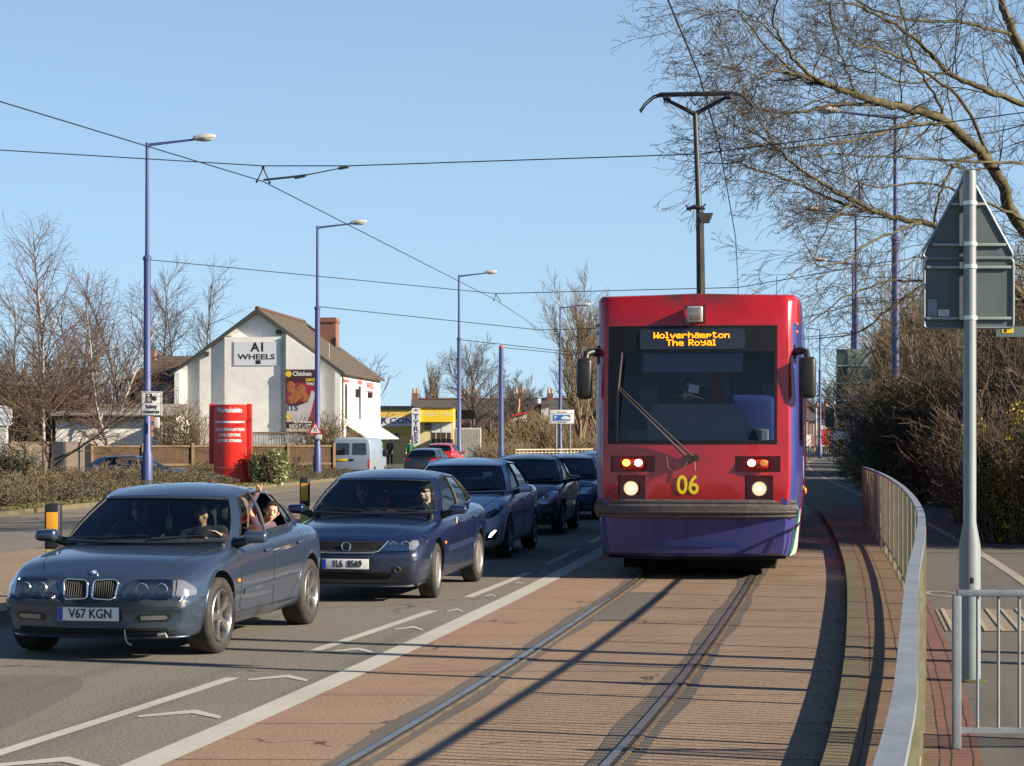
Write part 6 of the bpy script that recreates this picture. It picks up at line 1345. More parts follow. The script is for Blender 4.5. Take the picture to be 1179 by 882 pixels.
# park-and-ride style sign left of the tram
d = 120; t = thing('park_and_ride_sign', 'white sign with a blue panel on two thin posts, left of the tram', 'sign', (X_(647, d), d, 0)); gz = lambda py: 1.8+(503-py)*d/F; gx = lambda px: X_(px, d)-X_(647, d)
MB().box(gx(633), gx(661), 0, .03, gz(488), gz(472), 0, None, .01).build('plate', S_white, t); bp2 = MB().box(gx(637), gx(656.5), -.012, 0, gz(484.2), gz(477.8)).build('blue_panel', mat('sign_blue', (.02, .14, .42), .4), t)
q = MB(); q.box(gx(634), gx(660.5), -.008, 0, gz(476.6), gz(476.2)); q.build('border', mat('print_grey', (.15, .17, .2), .6), t); text('sign_lettering', 'City centre', .10, S_black, TM(0, -.006, gz(474.4)), t, .001, 1.2); text('sign_lettering', 'Park & Ride', .085, S_black, TM(0, -.006, gz(486.2)), t, .001, 1.2)
text('panel_lettering', 'P', .28, S_white, TM(gx(639.5), -.016, gz(481)), bp2, .006); q = MB(); q.box(gx(646), gx(655.5), -.02, -.012, gz(483), gz(480.2), 0, None, .003); q.prism([(gx(647.5), gz(480.2)), (gx(654), gz(480.2)), (gx(653), gz(479)), (gx(648.5), gz(479))], -.02, -.012); q.build('bus_symbol', S_white, bp2)
for p in (640.5, 656.5): MB().tube([(gx(p), .05, 0), (gx(p), .05, gz(474))], .045, 8).build('post', M_galvp, t, 60)
# yellow-on-grey sign at the right edge
d = 30; t = thing('bracket_sign', 'dark grey sign with a yellow label at the right edge behind the square sign', 'sign', (X_(1160, d), d, 0)); gz = lambda py: 1.8+(503-py)*d/F; gx = lambda px: X_(px, d)-X_(1160, d)
MB().box(gx(1147), gx(1200), 0, .04, gz(388), gz(376)).build('plate', mat('sign_slate', (.11, .14, .14), .5), t); MB().box(gx(1153.5), gx(1167), -.006, 0, gz(383.5), gz(377.5)).build('yellow_label', M_platey, t); MB().tube([(gx(1195), .06, 0), (gx(1195), .06, gz(374))], .045, 8).build('post', M_galvp, t, 60)
MB().box(gx(1156), gx(1159), -.009, -.006, gz(382.5), gz(378.5)).build('label_print', S_black, t)
# overhead line: contact wires and span wires
HW = 6.60
def wire(name, label, pts, r=.012, sag=0, n=14):
    P_ = []
    for i in range(len(pts)-1):
        a, b = Vector(pts[i]), Vector(pts[i+1])
        for k_ in range(n): u = k_/n; P_.append(a.lerp(b, u)+Vector((0, 0, -4*sag*u*(1-u))))
    P_.append(Vector(pts[-1])); o = MB().tube(P_, r, 5).build(name, M_wire, None, 60); o['label'] = label; o['category'] = 'overhead wire'; return o
cw = [(K(z)+RC+.0, z, HW) for z in (-10, 3, 14, 27.6, 34.2, 50, 64, 80, 96, 120, 150, 190)]
wire('contact_wire', 'overhead contact wire above the tram, rising to the top edge of the picture', cw, .011, .0)
def PW(px, py, H_): d_ = (H_-CAMH)*F/(503-py); return (X_(px, d_), d_, H_)
ow = [(-9.6, 12, HW), PW(0, 117, HW), PW(303, 209, HW), PW(572, 346, HW), PW(624, 381, HW), PW(700, 418, HW), (16, 190, HW)]
wire('contact_wire', 'overhead contact wire of the far track, falling from the upper left corner', ow, .011, .0)
wire('span_wire', 'highest span wire, crossing the sky above the queue', [(-15, 35, 7.0), tuple(P(303, 191, 37.4)), tuple(P(400, 191, 36)), tuple(P(804, 177.5, 34.2)), (9.4, 33, 7.1)], .010)
wire('span_wire', 'second span wire, from the leftmost blue lamp post', [tuple(P(171, 299, 62)), tuple(P(571, 338, 70)), tuple(P(850, 331, 64)), tuple(P(1031, 300, 56.4))], .013)
wire('span_wire', 'third span wire, from the lamp post in front of the poster wall', [tuple(P(367, 353, 86)), tuple(P(622, 380, 90)), tuple(P(905, 372, 84)), tuple(P(985, 350, 81))], .016)
wire('span_wire', 'fourth span wire, from the lamp post by the tyre shop', [tuple(P(529, 391, 112)), tuple(P(700, 410, 110)), (X_(982, 104), 104, 7)], .018)
wire('span_wire', 'lowest span wire, from the red-capped pole', [tuple(P(577, 400, 116)), tuple(P(700, 412, 118)), (X_(944, 164), 164, 7)], .018)
def hanger(name, label, pts, rr):
    q = MB()
    for a, b, r_ in pts: q.tube([a, b], r_, 6)
    o = q.build(name, M_wire, None, 60); o['label'] = label; o['category'] = 'wire fitting'; o['group'] = 'wire hangers'
for (sp_, wp, lb) in ((P(303, 191, 37.4), Vector(PW(303, 209, HW)), 'wire hanger joining the highest span wire to the far contact wire'), (P(571, 338, 70), Vector(PW(572, 346, HW)), 'wire hanger joining the second span wire to the far contact wire')):
    hanger('wire_hanger', lb, [(sp_, sp_+Vector((0, 0, -.06)), .03), (sp_+Vector((0, 0, -.04)), wp+Vector((-.12, 0, .0)), .012), (sp_+Vector((0, 0, -.04)), wp+Vector((.12, 0, -.02)), .012), (wp+Vector((-.14, 0, 0)), wp+Vector((-.1, 0, -.0)), .025), (wp+Vector((.1, 0, -.02)), wp+Vector((.14, 0, -.02)), .025)], 1)
a = Vector(PW(303, 209, HW)); b = P(400, 192, 36)
q = MB(); q.tube([a+Vector((.02, 0, .03)), P(352, 202, 36.8)], .022, 6); q.tube([P(350, 202, 36.8), P(376, 197, 36.4), b], [.012, .010, .010], 5); q.tube([P(340, 204.5, 37), P(352, 202, 36.8)], .03, 6); q.tube([P(390, 194, 36.1), b+Vector((.02, 0, 0))], .028, 6)
o = q.build('registration_arm', mat('insulator', (.12, .12, .10), .6), None, 60); tag(o, 'thin steady arm with insulators beside the highest span wire', 'wire fitting')
# ---------------------------------------------------------------- buildings, walls and fences
YG = -.30                                    # level of the yards beyond the verge
R_wht = mat('white_render', (.88, .86, .79), .85, noise=(1.2, .16), bump=.25, bscale=14); R_cream = mat('cream_render', (.62, .55, .40), .85, noise=(1.5, .15), bump=.2, bscale=12)
def brickmat(name, c1, c2, mor=(.25, .22, .19), sc=1.0):
    if name in MATS: return MATS[name]
    m = bpy.data.materials.new(name); m.use_nodes = True; n = m.node_tree.nodes; l = m.node_tree.links; b = n['Principled BSDF']; b.inputs['Roughness'].default_value = .9
    tc = n.new('ShaderNodeTexCoord'); sp = n.new('ShaderNodeSeparateXYZ'); l.new(tc.outputs['Object'], sp.inputs[0]); ad = n.new('ShaderNodeMath'); ad.operation = 'ADD'; l.new(sp.outputs[0], ad.inputs[0]); l.new(sp.outputs[1], ad.inputs[1]); cb = n.new('ShaderNodeCombineXYZ'); l.new(ad.outputs[0], cb.inputs[0]); l.new(sp.outputs[2], cb.inputs[1])
    t = n.new('ShaderNodeTexBrick'); t.inputs['Color1'].default_value = (*c1, 1); t.inputs['Color2'].default_value = (*c2, 1); t.inputs['Mortar'].default_value = (*mor, 1); t.inputs['Scale'].default_value = 1/sc; t.inputs['Brick Width'].default_value = .225; t.inputs['Row Height'].default_value = .075; t.inputs['Mortar Size'].default_value = .008
    l.new(cb.outputs[0], t.inputs['Vector']); nz = n.new('ShaderNodeTexNoise'); nz.inputs['Scale'].default_value = 1.4; nz.inputs['Detail'].default_value = 6; l.new(tc.outputs['Object'], nz.inputs['Vector']); mx = n.new('ShaderNodeMix'); mx.data_type = 'RGBA'; mx.blend_type = 'MULTIPLY'; mx.inputs['Factor'].default_value = .55; l.new(t.outputs[0], mx.inputs['A']); l.new(nz.outputs['Color'], mx.inputs['B'])
    mm = n.new('ShaderNodeMix'); mm.data_type = 'RGBA'; mm.inputs['Factor'].default_value = .5; l.new(mx.outputs['Result'], mm.inputs['A']); l.new(t.outputs[0], mm.inputs['B']); l.new(mm.outputs['Result'], b.inputs['Base Color']); MATS[name] = m; return m
Bk_red = brickmat('red_brick', (.30, .10, .05), (.22, .08, .045)); Bk_pale = brickmat('pale_brick', (.50, .37, .27), (.43, .32, .23), (.38, .33, .28)); Bk_wht = brickmat('whitewashed_brick', (.60, .58, .55), (.36, .34, .32), (.15, .14, .13)); 
def tilemat(name, c, c2, row=.30, w_=.22):
    m = brickmat(name, c, c2, tuple(x*.45 for x in c), 1.0); t = [q for q in m.node_tree.nodes if q.type == 'TEX_BRICK'][0]; t.inputs['Row Height'].default_value = row*.6; t.inputs['Brick Width'].default_value = w_; t.inputs['Mortar Size'].default_value = .02; return m
Rf_brown = tilemat('brown_tiles', (.135, .105, .07), (.10, .08, .055)); Rf_grey = tilemat('slate_tiles', (.12, .11, .10), (.09, .085, .08)); Rf_red = tilemat('terracotta_tiles', (.16, .075, .045), (.12, .06, .04))
M_wood = mat('fence_wood', (.10, .055, .028), .85, noise=(4, .4), bump=.4, bscale=25); M_wpane = mat('window_pane', (.03, .035, .04), .08, coat=1); M_wfr = mat('window_frame_white', (.62, .60, .56), .5)
def gx(px, d): return X_(px, d)
def hz(py, d, base=0): return CAMH+(503-py)*d/F-base
def window(parent, x0, x1, y, z0, z1, fm=None, face='y', d=.05):
    q = MB(); 
    if face == 'y':
        q.box(x0-.06, x1+.06, y-.03, y+.02, z0-.06, z0); q.box(x0-.06, x1+.06, y-.03, y+.02, z1, z1+.06); q.box(x0-.06, x0, y-.03, y+.02, z0, z1); q.box(x1, x1+.06, y-.03, y+.02, z0, z1); q.box((x0+x1)/2-.02, (x0+x1)/2+.02, y-.025, y+.015, z0, z1); o = q.build('window', fm or M_wfr, parent)
        MB().box(x0, x1, y-.008, y+.01, z0, z1).build('pane', M_wpane, o); MB().box(x0-.1, x1+.1, y-.08, y+.01, z0-.11, z0-.061).build('sill', fm or M_wfr, o)
    else:
        q.box(y-.02, y+.03, x0-.06, x1+.06, z0-.06, z0); q.box(y-.02, y+.03, x0-.06, x1+.06, z1, z1+.06); q.box(y-.02, y+.03, x0-.06, x0, z0, z1); q.box(y-.02, y+.03, x1, x1+.06, z0, z1); o = q.build('window', fm or M_wfr, parent); MB().box(y-.01, y+.008, x0, x1, z0, z1).build('pane', M_wpane, o)
    return o
# --- the white gabled building
d0 = 104.0; ox = gx(297, d0); t = thing('gabled_building', 'white rendered two-storey building reading A1 WHEELS on its gable', 'building', (ox, d0, YG), -R(5.2))
LX, RX = gx(201, d0)-ox, gx(394, d0)-ox; EZ = hz(428, d0, YG); RZ = hz(357.5, d0, YG); LB = 12.6
q = MB(); q.prism([(LX, 0), (RX, 0), (RX, EZ), (0, RZ-.12), (LX, EZ-.0)], 0, LB); q.build('wall', R_wht, t)
# projecting bays and strips on the gable
bx = lambda px: gx(px, d0)-ox
q = MB()
def roofz(x): return (RZ-.12)+(EZ-RZ+.12)*(abs(x)/(RX if x > 0 else -LX))
def bay(a, b, dep, top=None):
    pts = [(a, 0), (b, 0), (b, (top or roofz(b))-.06), (a, (top or roofz(a))-.06)]
    if a < 0 < b and not top: pts = [(a, 0), (b, 0), (b, roofz(b)-.06), (0, RZ-.18), (a, roofz(a)-.06)]
    q.prism(pts, -dep, -.002)
bay(bx(201), bx(207), .34); bay(bx(229.5), bx(259.5), .16); bay(bx(259.7), bx(325), .34, roofz(bx(325))-.3); bay(bx(332), bx(366), .50); bay(bx(388), bx(394), .30); q.build('buttress', R_wht, t)
ov = .28; th = .10; q = MB(); 
for s, xe, ze in ((-1, LX, EZ), (1, RX, EZ)):
    dx = xe*1.055; dz = RZ+(ze-RZ)*1.055; q.add([(0, -ov, RZ), (dx, -ov, dz), (dx, LB+ov, dz), (0, LB+ov, RZ), (0, -ov, RZ+th), (dx, -ov, dz+th), (dx, LB+ov, dz+th), (0, LB+ov, RZ+th)], [(0, 1, 2, 3), (4, 7, 6, 5), (0, 4, 5, 1), (1, 5, 6, 2), (2, 6, 7, 3), (3, 7, 4, 0)])
rf_ = q.build('roof', Rf_brown, t); q = MB(); 
for i in range(24): y = -ov+i*.52; q.tube([(0, y, RZ+th), (0, y+.5, RZ+th)], .11, 8)
q.build('ridge_tile', Rf_red, rf_, 60)
q = MB()
for s, xe, ze in ((-1, LX, EZ), (1, RX, EZ)):
    dx = xe*1.06; dz = RZ+(ze-RZ)*1.06; q.add([(0, -ov-.04, RZ+.05), (dx, -ov-.04, dz+.05), (dx, -ov-.04, dz-.10), (0, -ov-.04, RZ-.14), (0, -ov-.003, RZ+.05), (dx, -ov-.003, dz+.05), (dx, -ov-.003, dz-.10), (0, -ov-.003, RZ-.14)], [(0, 1, 2, 3), (4, 7, 6, 5), (0, 4, 5, 1), (3, 2, 6, 7)])
q.build('barge_board', mat('dark_board', (.06, .065, .06), .7), t)
q = MB()
for x in (bx(263), bx(321.5), bx(356), bx(238)): q.box(x-.12, x+.12, -ov+.02, -.0, roofz(x)-.34, roofz(x)-.12)
q.build('purlin_end', mat('dark_board', (.06, .065, .06), .7), t)
sg = MB().box(bx(271), bx(324), -.375, -.345, hz(421, d0, YG), hz(393.5, d0, YG)).build('name_board', mat('board_white', (.66, .68, .72), .6), t)
text('board_lettering', 'A1', .62, S_black, TM(bx(299), -.3775, hz(400.5, d0, YG)), sg, .020, 1.0); text('board_lettering', 'WHEELS', .36, S_black, TM(bx(297), -.3775, hz(411.5, d0, YG)), sg, .010, 1.4); MB().box(bx(296), bx(302), -.3795, -.375, hz(419.5, d0, YG), hz(415, d0, YG)).build('board_mark', S_black, sg)
# poster of fried chicken
pb = MB().box(bx(332), bx(366), -.56, -.505, hz(497, d0, YG), hz(426, d0, YG)).build('poster', mat('poster_plum', (.06, .018, .02), .55), t)
def pz(py): return hz(py, d0, YG)
def pfill(name, pts, y, m): return MB().prism([(bx(a), pz(b)) for a, b in pts], -y, -y+.004).build(name, m, pb)
pfill('poster_field', [(333, 441), (366, 441), (366, 484), (360, 484), (363, 462), (333, 466)], .566, mat('poster_magenta', (.30, .02, .045), .5))
pfill('poster_bucket', [(333, 466), (345, 468), (358, 463), (362, 450), (366, 452), (366, 455), (361, 476), (357, 486), (333, 486)], .570, mat('poster_bucket_white', (.52, .48, .48), .5))
q = MB(); ch = mat('fried_chicken', (.42, .16, .045), .7, noise=(9, .5, (.22, .07, .02)), bump=1, bscale=25)
for (a, b, r1, r2) in ((338, 446, 5, 7), (345, 455, 7, 6), (350, 450, 6, 7), (340, 460, 6, 5), (354, 458, 5, 5)): q.lathe([(1, -.004), (.001, -.012)], 14, 'y', 0, Matrix.Translation((bx(a), -.572, pz(b))) @ Matrix.Diagonal((r1*d0/F, 1, r2*d0/F, 1)), cap=False)
q.build('poster_chicken', ch, pb, 60)
Ty = mat('poster_yellow', (.75, .50, .04), .5)
text('poster_lettering', 'Chicken', .30, S_white, TM(bx(351), -.568, pz(431)), pb, .010, .95); text('poster_lettering', 'DRIVE', .19, Ty, TM(bx(360.5), -.572, pz(438)), pb, .008, .9); text('poster_lettering', 'THRU', .17, S_white, TM(bx(360.5), -.572, pz(442.5)), pb, .008, .9); text('poster_lettering', 'ITS', .42, mat('poster_ink', (.05, .05, .09), .5), TM(bx(340), -.576, pz(470)), pb, .012, 1.0); text('poster_lettering', 'Chicken', .27, S_white, TM(bx(347), -.578, pz(480)), pb, .008, .9); text('poster_lettering', 'NEXT LEFT', .26, S_white, TM(bx(349), -.572, pz(491)), pb, .008, .86)
q = MB(); q.prism([(bx(341), pz(486)), (bx(345), pz(484)), (bx(345), pz(485.3)), (bx(362), pz(485.3)), (bx(362), pz(487)), (bx(345), pz(487)), (bx(345), pz(488))], -.578, -.572); q.build('poster_arrow', S_white, pb); q = MB(); q.lathe([(.16, -.003), (.001, -.003)], 14, 'y', 0, Matrix.Translation((bx(335.5), -.572, pz(431))), cap=False); q.lathe([(.14, -.003), (.001, -.003)], 14, 'y', 0, Matrix.Translation((bx(335.5), -.58, pz(480))), cap=False); q.build('poster_badge', Ty, pb)
pfill('poster_foot', [(332.5, 493.5), (366, 493.5), (366, 497), (332.5, 497)], .567, R_cream)
# front wall facing the road (right side): windows, lettering, awning, shutter
fx = RX+.004
for ya, yb in ((.9, 1.7), (5.2, 5.9)): window(t, ya, yb, fx, 3.0, 4.75, None, 'x')
rp = MB().box(fx, fx+.05, .7, 2.0, 4.85, 5.0).build('red_lintel', mat('pink_red', (.55, .10, .10), .6), t); MB().box(fx, fx+.05, 4.9, 6.1, 4.85, 5.05).build('red_lintel', mat('pink_red', (.55, .10, .10), .6), t)
Mx = lambda y, z: Matrix.Translation((fx+.02, y, z)) @ Matrix.Rotation(R(90), 4, 'Z') @ FRONT
text('wall_lettering', 'WHEELS', .42, mat('faded_red', (.55, .07, .06), .6), Mx(9.0, 4.85), t, .012, 1.5); text('wall_lettering', 'TYRES', .42, mat('faded_red', (.55, .07, .06), .6), Mx(9.0, 4.4), t, .012, 1.5); text('wall_lettering', 'EXHAUSTS\nBRAKES\nBATTERIES\nREPAIRS', .30, mat('faded_grey', (.38, .36, .33), .6), Mx(8.9, 3.2), t, .0, 1.5)
q = MB(); q.prism([(.0, 2.75), (1.15, 2.02), (1.15, 1.98), (0, 2.70)], 1.3, 11.8, 0, Matrix.Translation((fx, 0, 0))); q.build('awning', mat('awning_white', (.72, .70, .66), .6), t)
q = MB(); q.box(fx, fx+.06, 4.2, 8.6, .0, 1.9); q.build('shutter', mat('orange_shutter', (.62, .20, .05), .6, noise=(3, .3)), t); q = MB(); q.box(fx, fx+.07, 9.4, 10.8, .2, 1.5); q.build('doorway', S_black, t)
q = MB(); q.tube([(fx, 3.0, 4.6), (fx+.45, 3.0, 4.62)], .02, 5); q.box(fx+.2, fx+.45, 2.98, 3.02, 4.1, 4.55); q.tube([(fx, 6.9, 4.5), (fx+.45, 6.9, 4.5)], .02, 5); q.box(fx+.2, fx+.45, 6.88, 6.92, 4.15, 4.45); q.build('hanging_sign', S_black, t); q = MB(); q.tube([(fx-.1, .1, 0), (fx+.06, .1, 0), (fx+.06, .1, EZ)], .05, 6); q.build('downpipe', mat('dark_board', (.06, .065, .06), .7), t)
ch_ = MB(); cx_ = 1.6; ch_.box(cx_-.42, cx_+.45, 10.6, 11.7, RZ-2.2, RZ+.25); ch_.box(cx_-.48, cx_+.51, 10.54, 11.76, RZ-.02, RZ+.12); ch_.build('chimney', Bk_red, t)
q = MB(); q.box(bx(262), bx(263.5), 8.9, 9.0, RZ-.3, RZ+.2); 
MB().tube([(RX-.9, 1.6, EZ+.4), (RX-.9, 1.6, EZ+1.5)], .025, 6).build('flue', M_galv, t)
# wing behind on the left
d1 = 110; t = thing('brick_wing', 'smaller brick building with a dark pitched roof behind the white gable, left', 'building', (gx(176, d1), d1, YG)); a, b = gx(149, d1)-gx(176, d1), gx(212, d1)-gx(176, d1)
q = MB(); q.box(a, b, 0, 7, 0, hz(436, d1, YG)); q.build('wall', Bk_wht, t); q = MB(); ez = hz(436, d1, YG); rz = hz(407, d1, YG)
q.add([(a-.25, -.25, ez-.05), (b, -.25, ez-.05), (b, 3.5, rz), (a+1.2, 3.5, rz), (a-.25, 7.2, ez-.05), (b, 7.2, ez-.05)], [(0, 1, 2, 3), (3, 2, 5, 4), (0, 3, 4), (0, 4, 5, 1), (1, 5, 2)]); rf2 = q.build('roof', Rf_brown, t); q = MB(); q.box(gx(159, d1)-gx(176, d1), gx(166, d1)-gx(176, d1), 3.2, 4.0, rz-.8, hz(400, d1, YG)); q.build('chimney', Bk_red, rf2)
q = MB(); q.tube([(a+.35, -.06, .2), (a+.35, -.06, ez)], .06, 6); q.build('downpipe', M_wfr, t); MB().box(a-.28, b, -.34, -.25, ez-.12, ez-.03).build('gutter', M_blk, t)
# low white sheds with corrugated roof
d2 = 99; t = thing('low_shed', 'low white shed with a grey corrugated roof left of the gabled building', 'shed', (gx(130, d2), d2, YG)); a, b = gx(64, d2)-gx(130, d2), gx(203, d2)-gx(130, d2)
MB().box(a, b, 0, 4, 0, hz(480, d2, YG)).build('wall', R_wht, t); q = MB(); n = 90; zr = hz(478.5, d2, YG)
vs = []; 
for i in range(n+1):
    x = a-.2+(b-a+.4)*i/n; dz = .035 if i % 2 else 0; vs += [(x, -.4, zr+dz), (x, 4.3, zr+.6+dz), (x, -.4, zr-.05+dz), (x, 4.3, zr+.55+dz)]
fs = []
for i in range(n): k_ = 4*i; fs += [(k_, k_+4, k_+5, k_+1), (k_+2, k_+3, k_+7, k_+6), (k_, k_+2, k_+6, k_+4)]
q.add(vs, fs); q.build('roof', mat('corrugated', (.20, .19, .17), .7, noise=(3, .3)), t); MB().box(a, b, -.30, -.05, zr-.22, zr-.06).build('fascia', mat('dark_board', (.06, .065, .06), .7), t)
q = MB(); x0 = gx(120, d2)-gx(130, d2); q.tube([(x0-.05, -.55, hz(483, d2, YG)), (x0+.05, -.55, hz(476, d2, YG)), (x0+.9, -.55, hz(474.5, d2, YG)), (x0+1.0, -.55, hz(470, d2, YG))], .05, 6); q.build('white_pipe', M_wfr, t)
q = MB(); q.box(gx(180, d2)-gx(130, d2), gx(202, d2)-gx(130, d2), -.8, -.05, 0, hz(486, d2, YG)); q.build('lean_to', R_cream, t); q = MB(); xx = gx(183, d2)-gx(130, d2)
for i in range(4): q.box(xx+.05+i*.2, xx+.13+i*.2, -.86, -.8, .1, hz(489, d2, YG))
q.build('trellis', M_wfr, t)
# white kiosk sign at the left edge
d3 = 70; t = thing('white_gate_pillar', 'white pillar topped by a rounded white sign at the left picture edge', 'sign', (gx(1, d3), d3, 0)); q = MB(); q.box(-.2, gx(7, d3)-gx(1, d3), 0, .3, 0, hz(490, d3)); q.build('pillar', mat('white_brick', (.6, .58, .53), .8, noise=(10, .2)), t)
q = MB(); q.prism(round_poly([(-.4, hz(490, d3)), (gx(14, d3)-gx(1, d3), hz(490, d3)), (gx(14, d3)-gx(1, d3), hz(472, d3)), (.15, hz(466.5, d3)), (-.4, hz(466.5, d3))], .08), -.05, .02); q.build('board', mat('board_white', (.66, .68, .72), .6), t)
# boundary wall and brown fence
d4 = 90; t = thing('boundary_wall', 'pale brick boundary wall left of the brown fence', 'wall', (gx(50, d4), d4, YG)); a, b = gx(-20, d4)-gx(50, d4), gx(105.5, d4)-gx(50, d4); MB().box(a, b, 0, .24, 0, hz(508.5, d4, YG)).build('brickwork', Bk_pale, t); q = MB()
for i in range(6): x = a+(b-a)*(i+.5)/6; q.box(x-.10, x+.10, -.03, -.002, 0, hz(509, d4, YG))
q.build('pier', Bk_pale, t)
t = thing('wooden_fence', 'long dark brown boarded fence behind the hedge', 'fence', (gx(105.5, 90), 90, YG)); Lf = (Vector((gx(384, 96), 96))-Vector((gx(105.5, 90), 90))).length; Mf = Matrix.Rotation(math.atan2(6, gx(384, 96)-gx(105.5, 90)), 4, 'Z'); tp = hz(512, 90, YG)
q = MB(); n = int(Lf/.12)
for i in range(n): q.box(i*Lf/n+.004, (i+1)*Lf/n-.004, 0, .02+.01*(i % 2), .05, tp-.04-.01*random.random(), 0, Mf)
q.build('boards', M_wood, t); q = MB(); q.box(0, Lf, -.045, -.002, tp-.12, tp-.03, 0, Mf); q.box(0, Lf, -.045, -.002, .82, .92, 0, Mf); q.build('rail', mat('pale_wood', (.20, .13, .07), .85, noise=(5, .3)), t)
for i in range(6): MB().box(i*Lf/5.0-.07, i*Lf/5.0+.07, -.10, .0, 0, tp+.06, 0, Mf).build('post', mat('pale_wood', (.20, .13, .07), .85), t)
q = MB(); t2 = thing('low_green_rail', 'pale metal sheeting standing behind the brown fence', 'fence', (gx(290, 100), 100, YG)); a, b = gx(280, 100)-gx(290, 100), gx(370, 100)-gx(290, 100); tz = hz(499.5, 100, YG)
n = 60
for i in range(n): q.box(a+(b-a)*i/n+.01, a+(b-a)*(i+1)/n-.01, (i % 2)*.03, (i % 2)*.03+.03, 0, tz)
q.build('sheet', mat('sheet_pale', (.45, .47, .45), .6), t2); MB().box(a, b, -.05, .08, tz+.005, tz+.09).build('capping', mat('pale_wood', (.20, .13, .07), .85), t2)
q = MB(); lg = thing('timber_baulk', 'weathered timber baulk lying above the hedge near the van', 'timber', (gx(352, 91), 91, YG+.5)); q.tube([(-1.1, 0, 0), (1.1, .3, .05)], .10, 8); q.build('log', mat('weathered_wood', (.24, .17, .11), .9, noise=(6, .3)), lg, 60); MB().box(-.9, 1.0, .0, .25, -.5, -.08).build('support', M_wood, lg)
# palings, tyre shop, container
d5 = 148; t = thing('steel_palings', 'dark steel palisade fence between the van and the tyre shop', 'fence', (gx(440, d5), d5, -.12)); q = MB(); a, b = 0, gx(475, d5)-gx(440, d5); tp = hz(501, d5, -.12); n = 17
for i in range(n): x = (b-a)*i/(n-1); q.box(x-.04, x+.04, 0, .03, .0, tp-.1); q.prism([(x-.04, tp-.1), (x+.04, tp-.1), (x, tp)], 0, .03)
q.box(a, b, .03, .08, .5, .56); q.box(a, b, .03, .08, tp-.5, tp-.44); q.build('palings', mat('palisade', (.05, .055, .045), .7), t)
Y_ = mat('shop_yellow', (.70, .47, .10), .7, noise=(2, .12)); Y2 = mat('shop_cream', (.68, .56, .30), .75, noise=(2, .1)); d6 = 153
t = thing('yellow_unit', 'long low yellow-walled unit with a white board ending CON', 'building', (gx(440, d6), d6, -.12)); b = gx(475, d6)-gx(440, d6); MB().box(-.8, b, 0, 6, 0, hz(471, d6, -.12)).build('wall', Y_, t)
nb = MB().box(-.8, b-.05, -.10, -.002, hz(491, d6, -.12), hz(480, d6, -.12)).build('name_board', S_white, t); text('board_lettering', 'R CON', .62, mat('ink_blue', (.02, .04, .16), .5), TM(gx(457, d6)-gx(440, d6), -.11, hz(484.8, d6, -.12)), nb, .012, 1.18)
MB().box(-.9, b+.1, -.15, 6.1, hz(471, d6, -.12)+.002, hz(469, d6, -.12)+.1).build('roof', S_black, t); q = MB(); q.prism([(.8, 2.0), (1.3, 2.0), (1.05, 2.25)], -.15, -.01); q.build('wall_lamp', mat('lamp_blue', (.04, .12, .35), .5), t)
d7 = 150; t = thing('tyre_shop', 'small yellow tyre shop with a yellow fascia and vertical TYRES sign', 'building', (gx(476, d7), d7, -.12)); zz_ = lambda p: hz(p, d7, -.12); xx_ = lambda p: gx(p, d7)-gx(476, d7)
MB().box(0, xx_(522), 0, 5, 0, zz_(486)).build('wall', Y2, t); MB().box(xx_(484), xx_(522), -.5, 5.1, zz_(486)+.003, zz_(470)).build('fascia', mat('fascia_yellow', (.80, .55, .02), .5), t); MB().box(xx_(484)-.05, xx_(522)+.05, -.6, 5.2, zz_(470)+.003, zz_(469)).build('roof', Rf_grey, t)
text('fascia_lettering', 'WHEELS TYRES', .36, mat('pale_lemon', (.80, .72, .35), .5), TM(xx_(503), -.505, zz_(477)), t, .006, .95)
sb2 = MB().box(xx_(474.6), xx_(484), -.62, -.5, zz_(513), zz_(470)).build('vertical_sign', S_white, t)
for i, c in enumerate('TYRES'): text('sign_lettering', c, .52, mat('ink_blue', (.02, .04, .16), .5), TM(xx_(479.3), -.626, zz_(480.3+i*6.9)), sb2, .016, 1.15)
q = MB(); q.prism([(xx_(477.5), zz_(473)), (xx_(481.3), zz_(473)), (xx_(479.3), zz_(471))], -.63, -.62); q.build('sign_mark', S_black, sb2)
for a_, b_ in ((497, 507), (508.5, 519)):
    MB().box(xx_(a_), xx_(b_), -.04, -.002, zz_(498), zz_(487)).build('notice_board', S_white, t); o = MB().box(xx_(a_), xx_(b_), -.03, -.002, zz_(514), zz_(498.4)).build('window', mat('brown_glass', (.06, .045, .03), .2), t); MB().box(xx_((a_+b_)/2)-.03, xx_((a_+b_)/2)+.03, -.04, -.03, zz_(514), zz_(498.4)).build('mullion', Y2, o)
MB().box(xx_(489), xx_(496), -.35, -.002, zz_(494), zz_(487.5)).build('canopy_box', S_black, t)
d8 = 147; t = thing('site_container', 'pale cream steel container beside the tyre shop', 'container', (gx(538, d8), d8, -.12)); a, b = gx(522.5, d8)-gx(538, d8), gx(553.5, d8)-gx(538, d8); q = MB(); q.box(a, b, 0, 2.4, 0, hz(492.5, d8, -.12)); n = 18
for i in range(n): x = a+(b-a)*(i+.25)/n; q.box(x, x+(b-a)/n*.5, -.04, -.002, .15, hz(494, d8, -.12))
q.build('shell', mat('container_cream', (.55, .53, .42), .6, noise=(2, .15)), t)
t = thing('billboard_back', 'black billboard back rising above the cream container', 'sign', (gx(534, 158), 158, 0)); a, b = gx(522, 158)-gx(534, 158), gx(547, 158)-gx(534, 158); MB().box(a, b, 0, .1, hz(482.5, 158), hz(472, 158)).build('panel', S_black, t); 
for x in (a+.3, b-.3): MB().tube([(x, .1, 0), (x, .1, hz(474, 158))], .07, 6).build('post', M_galv, t)
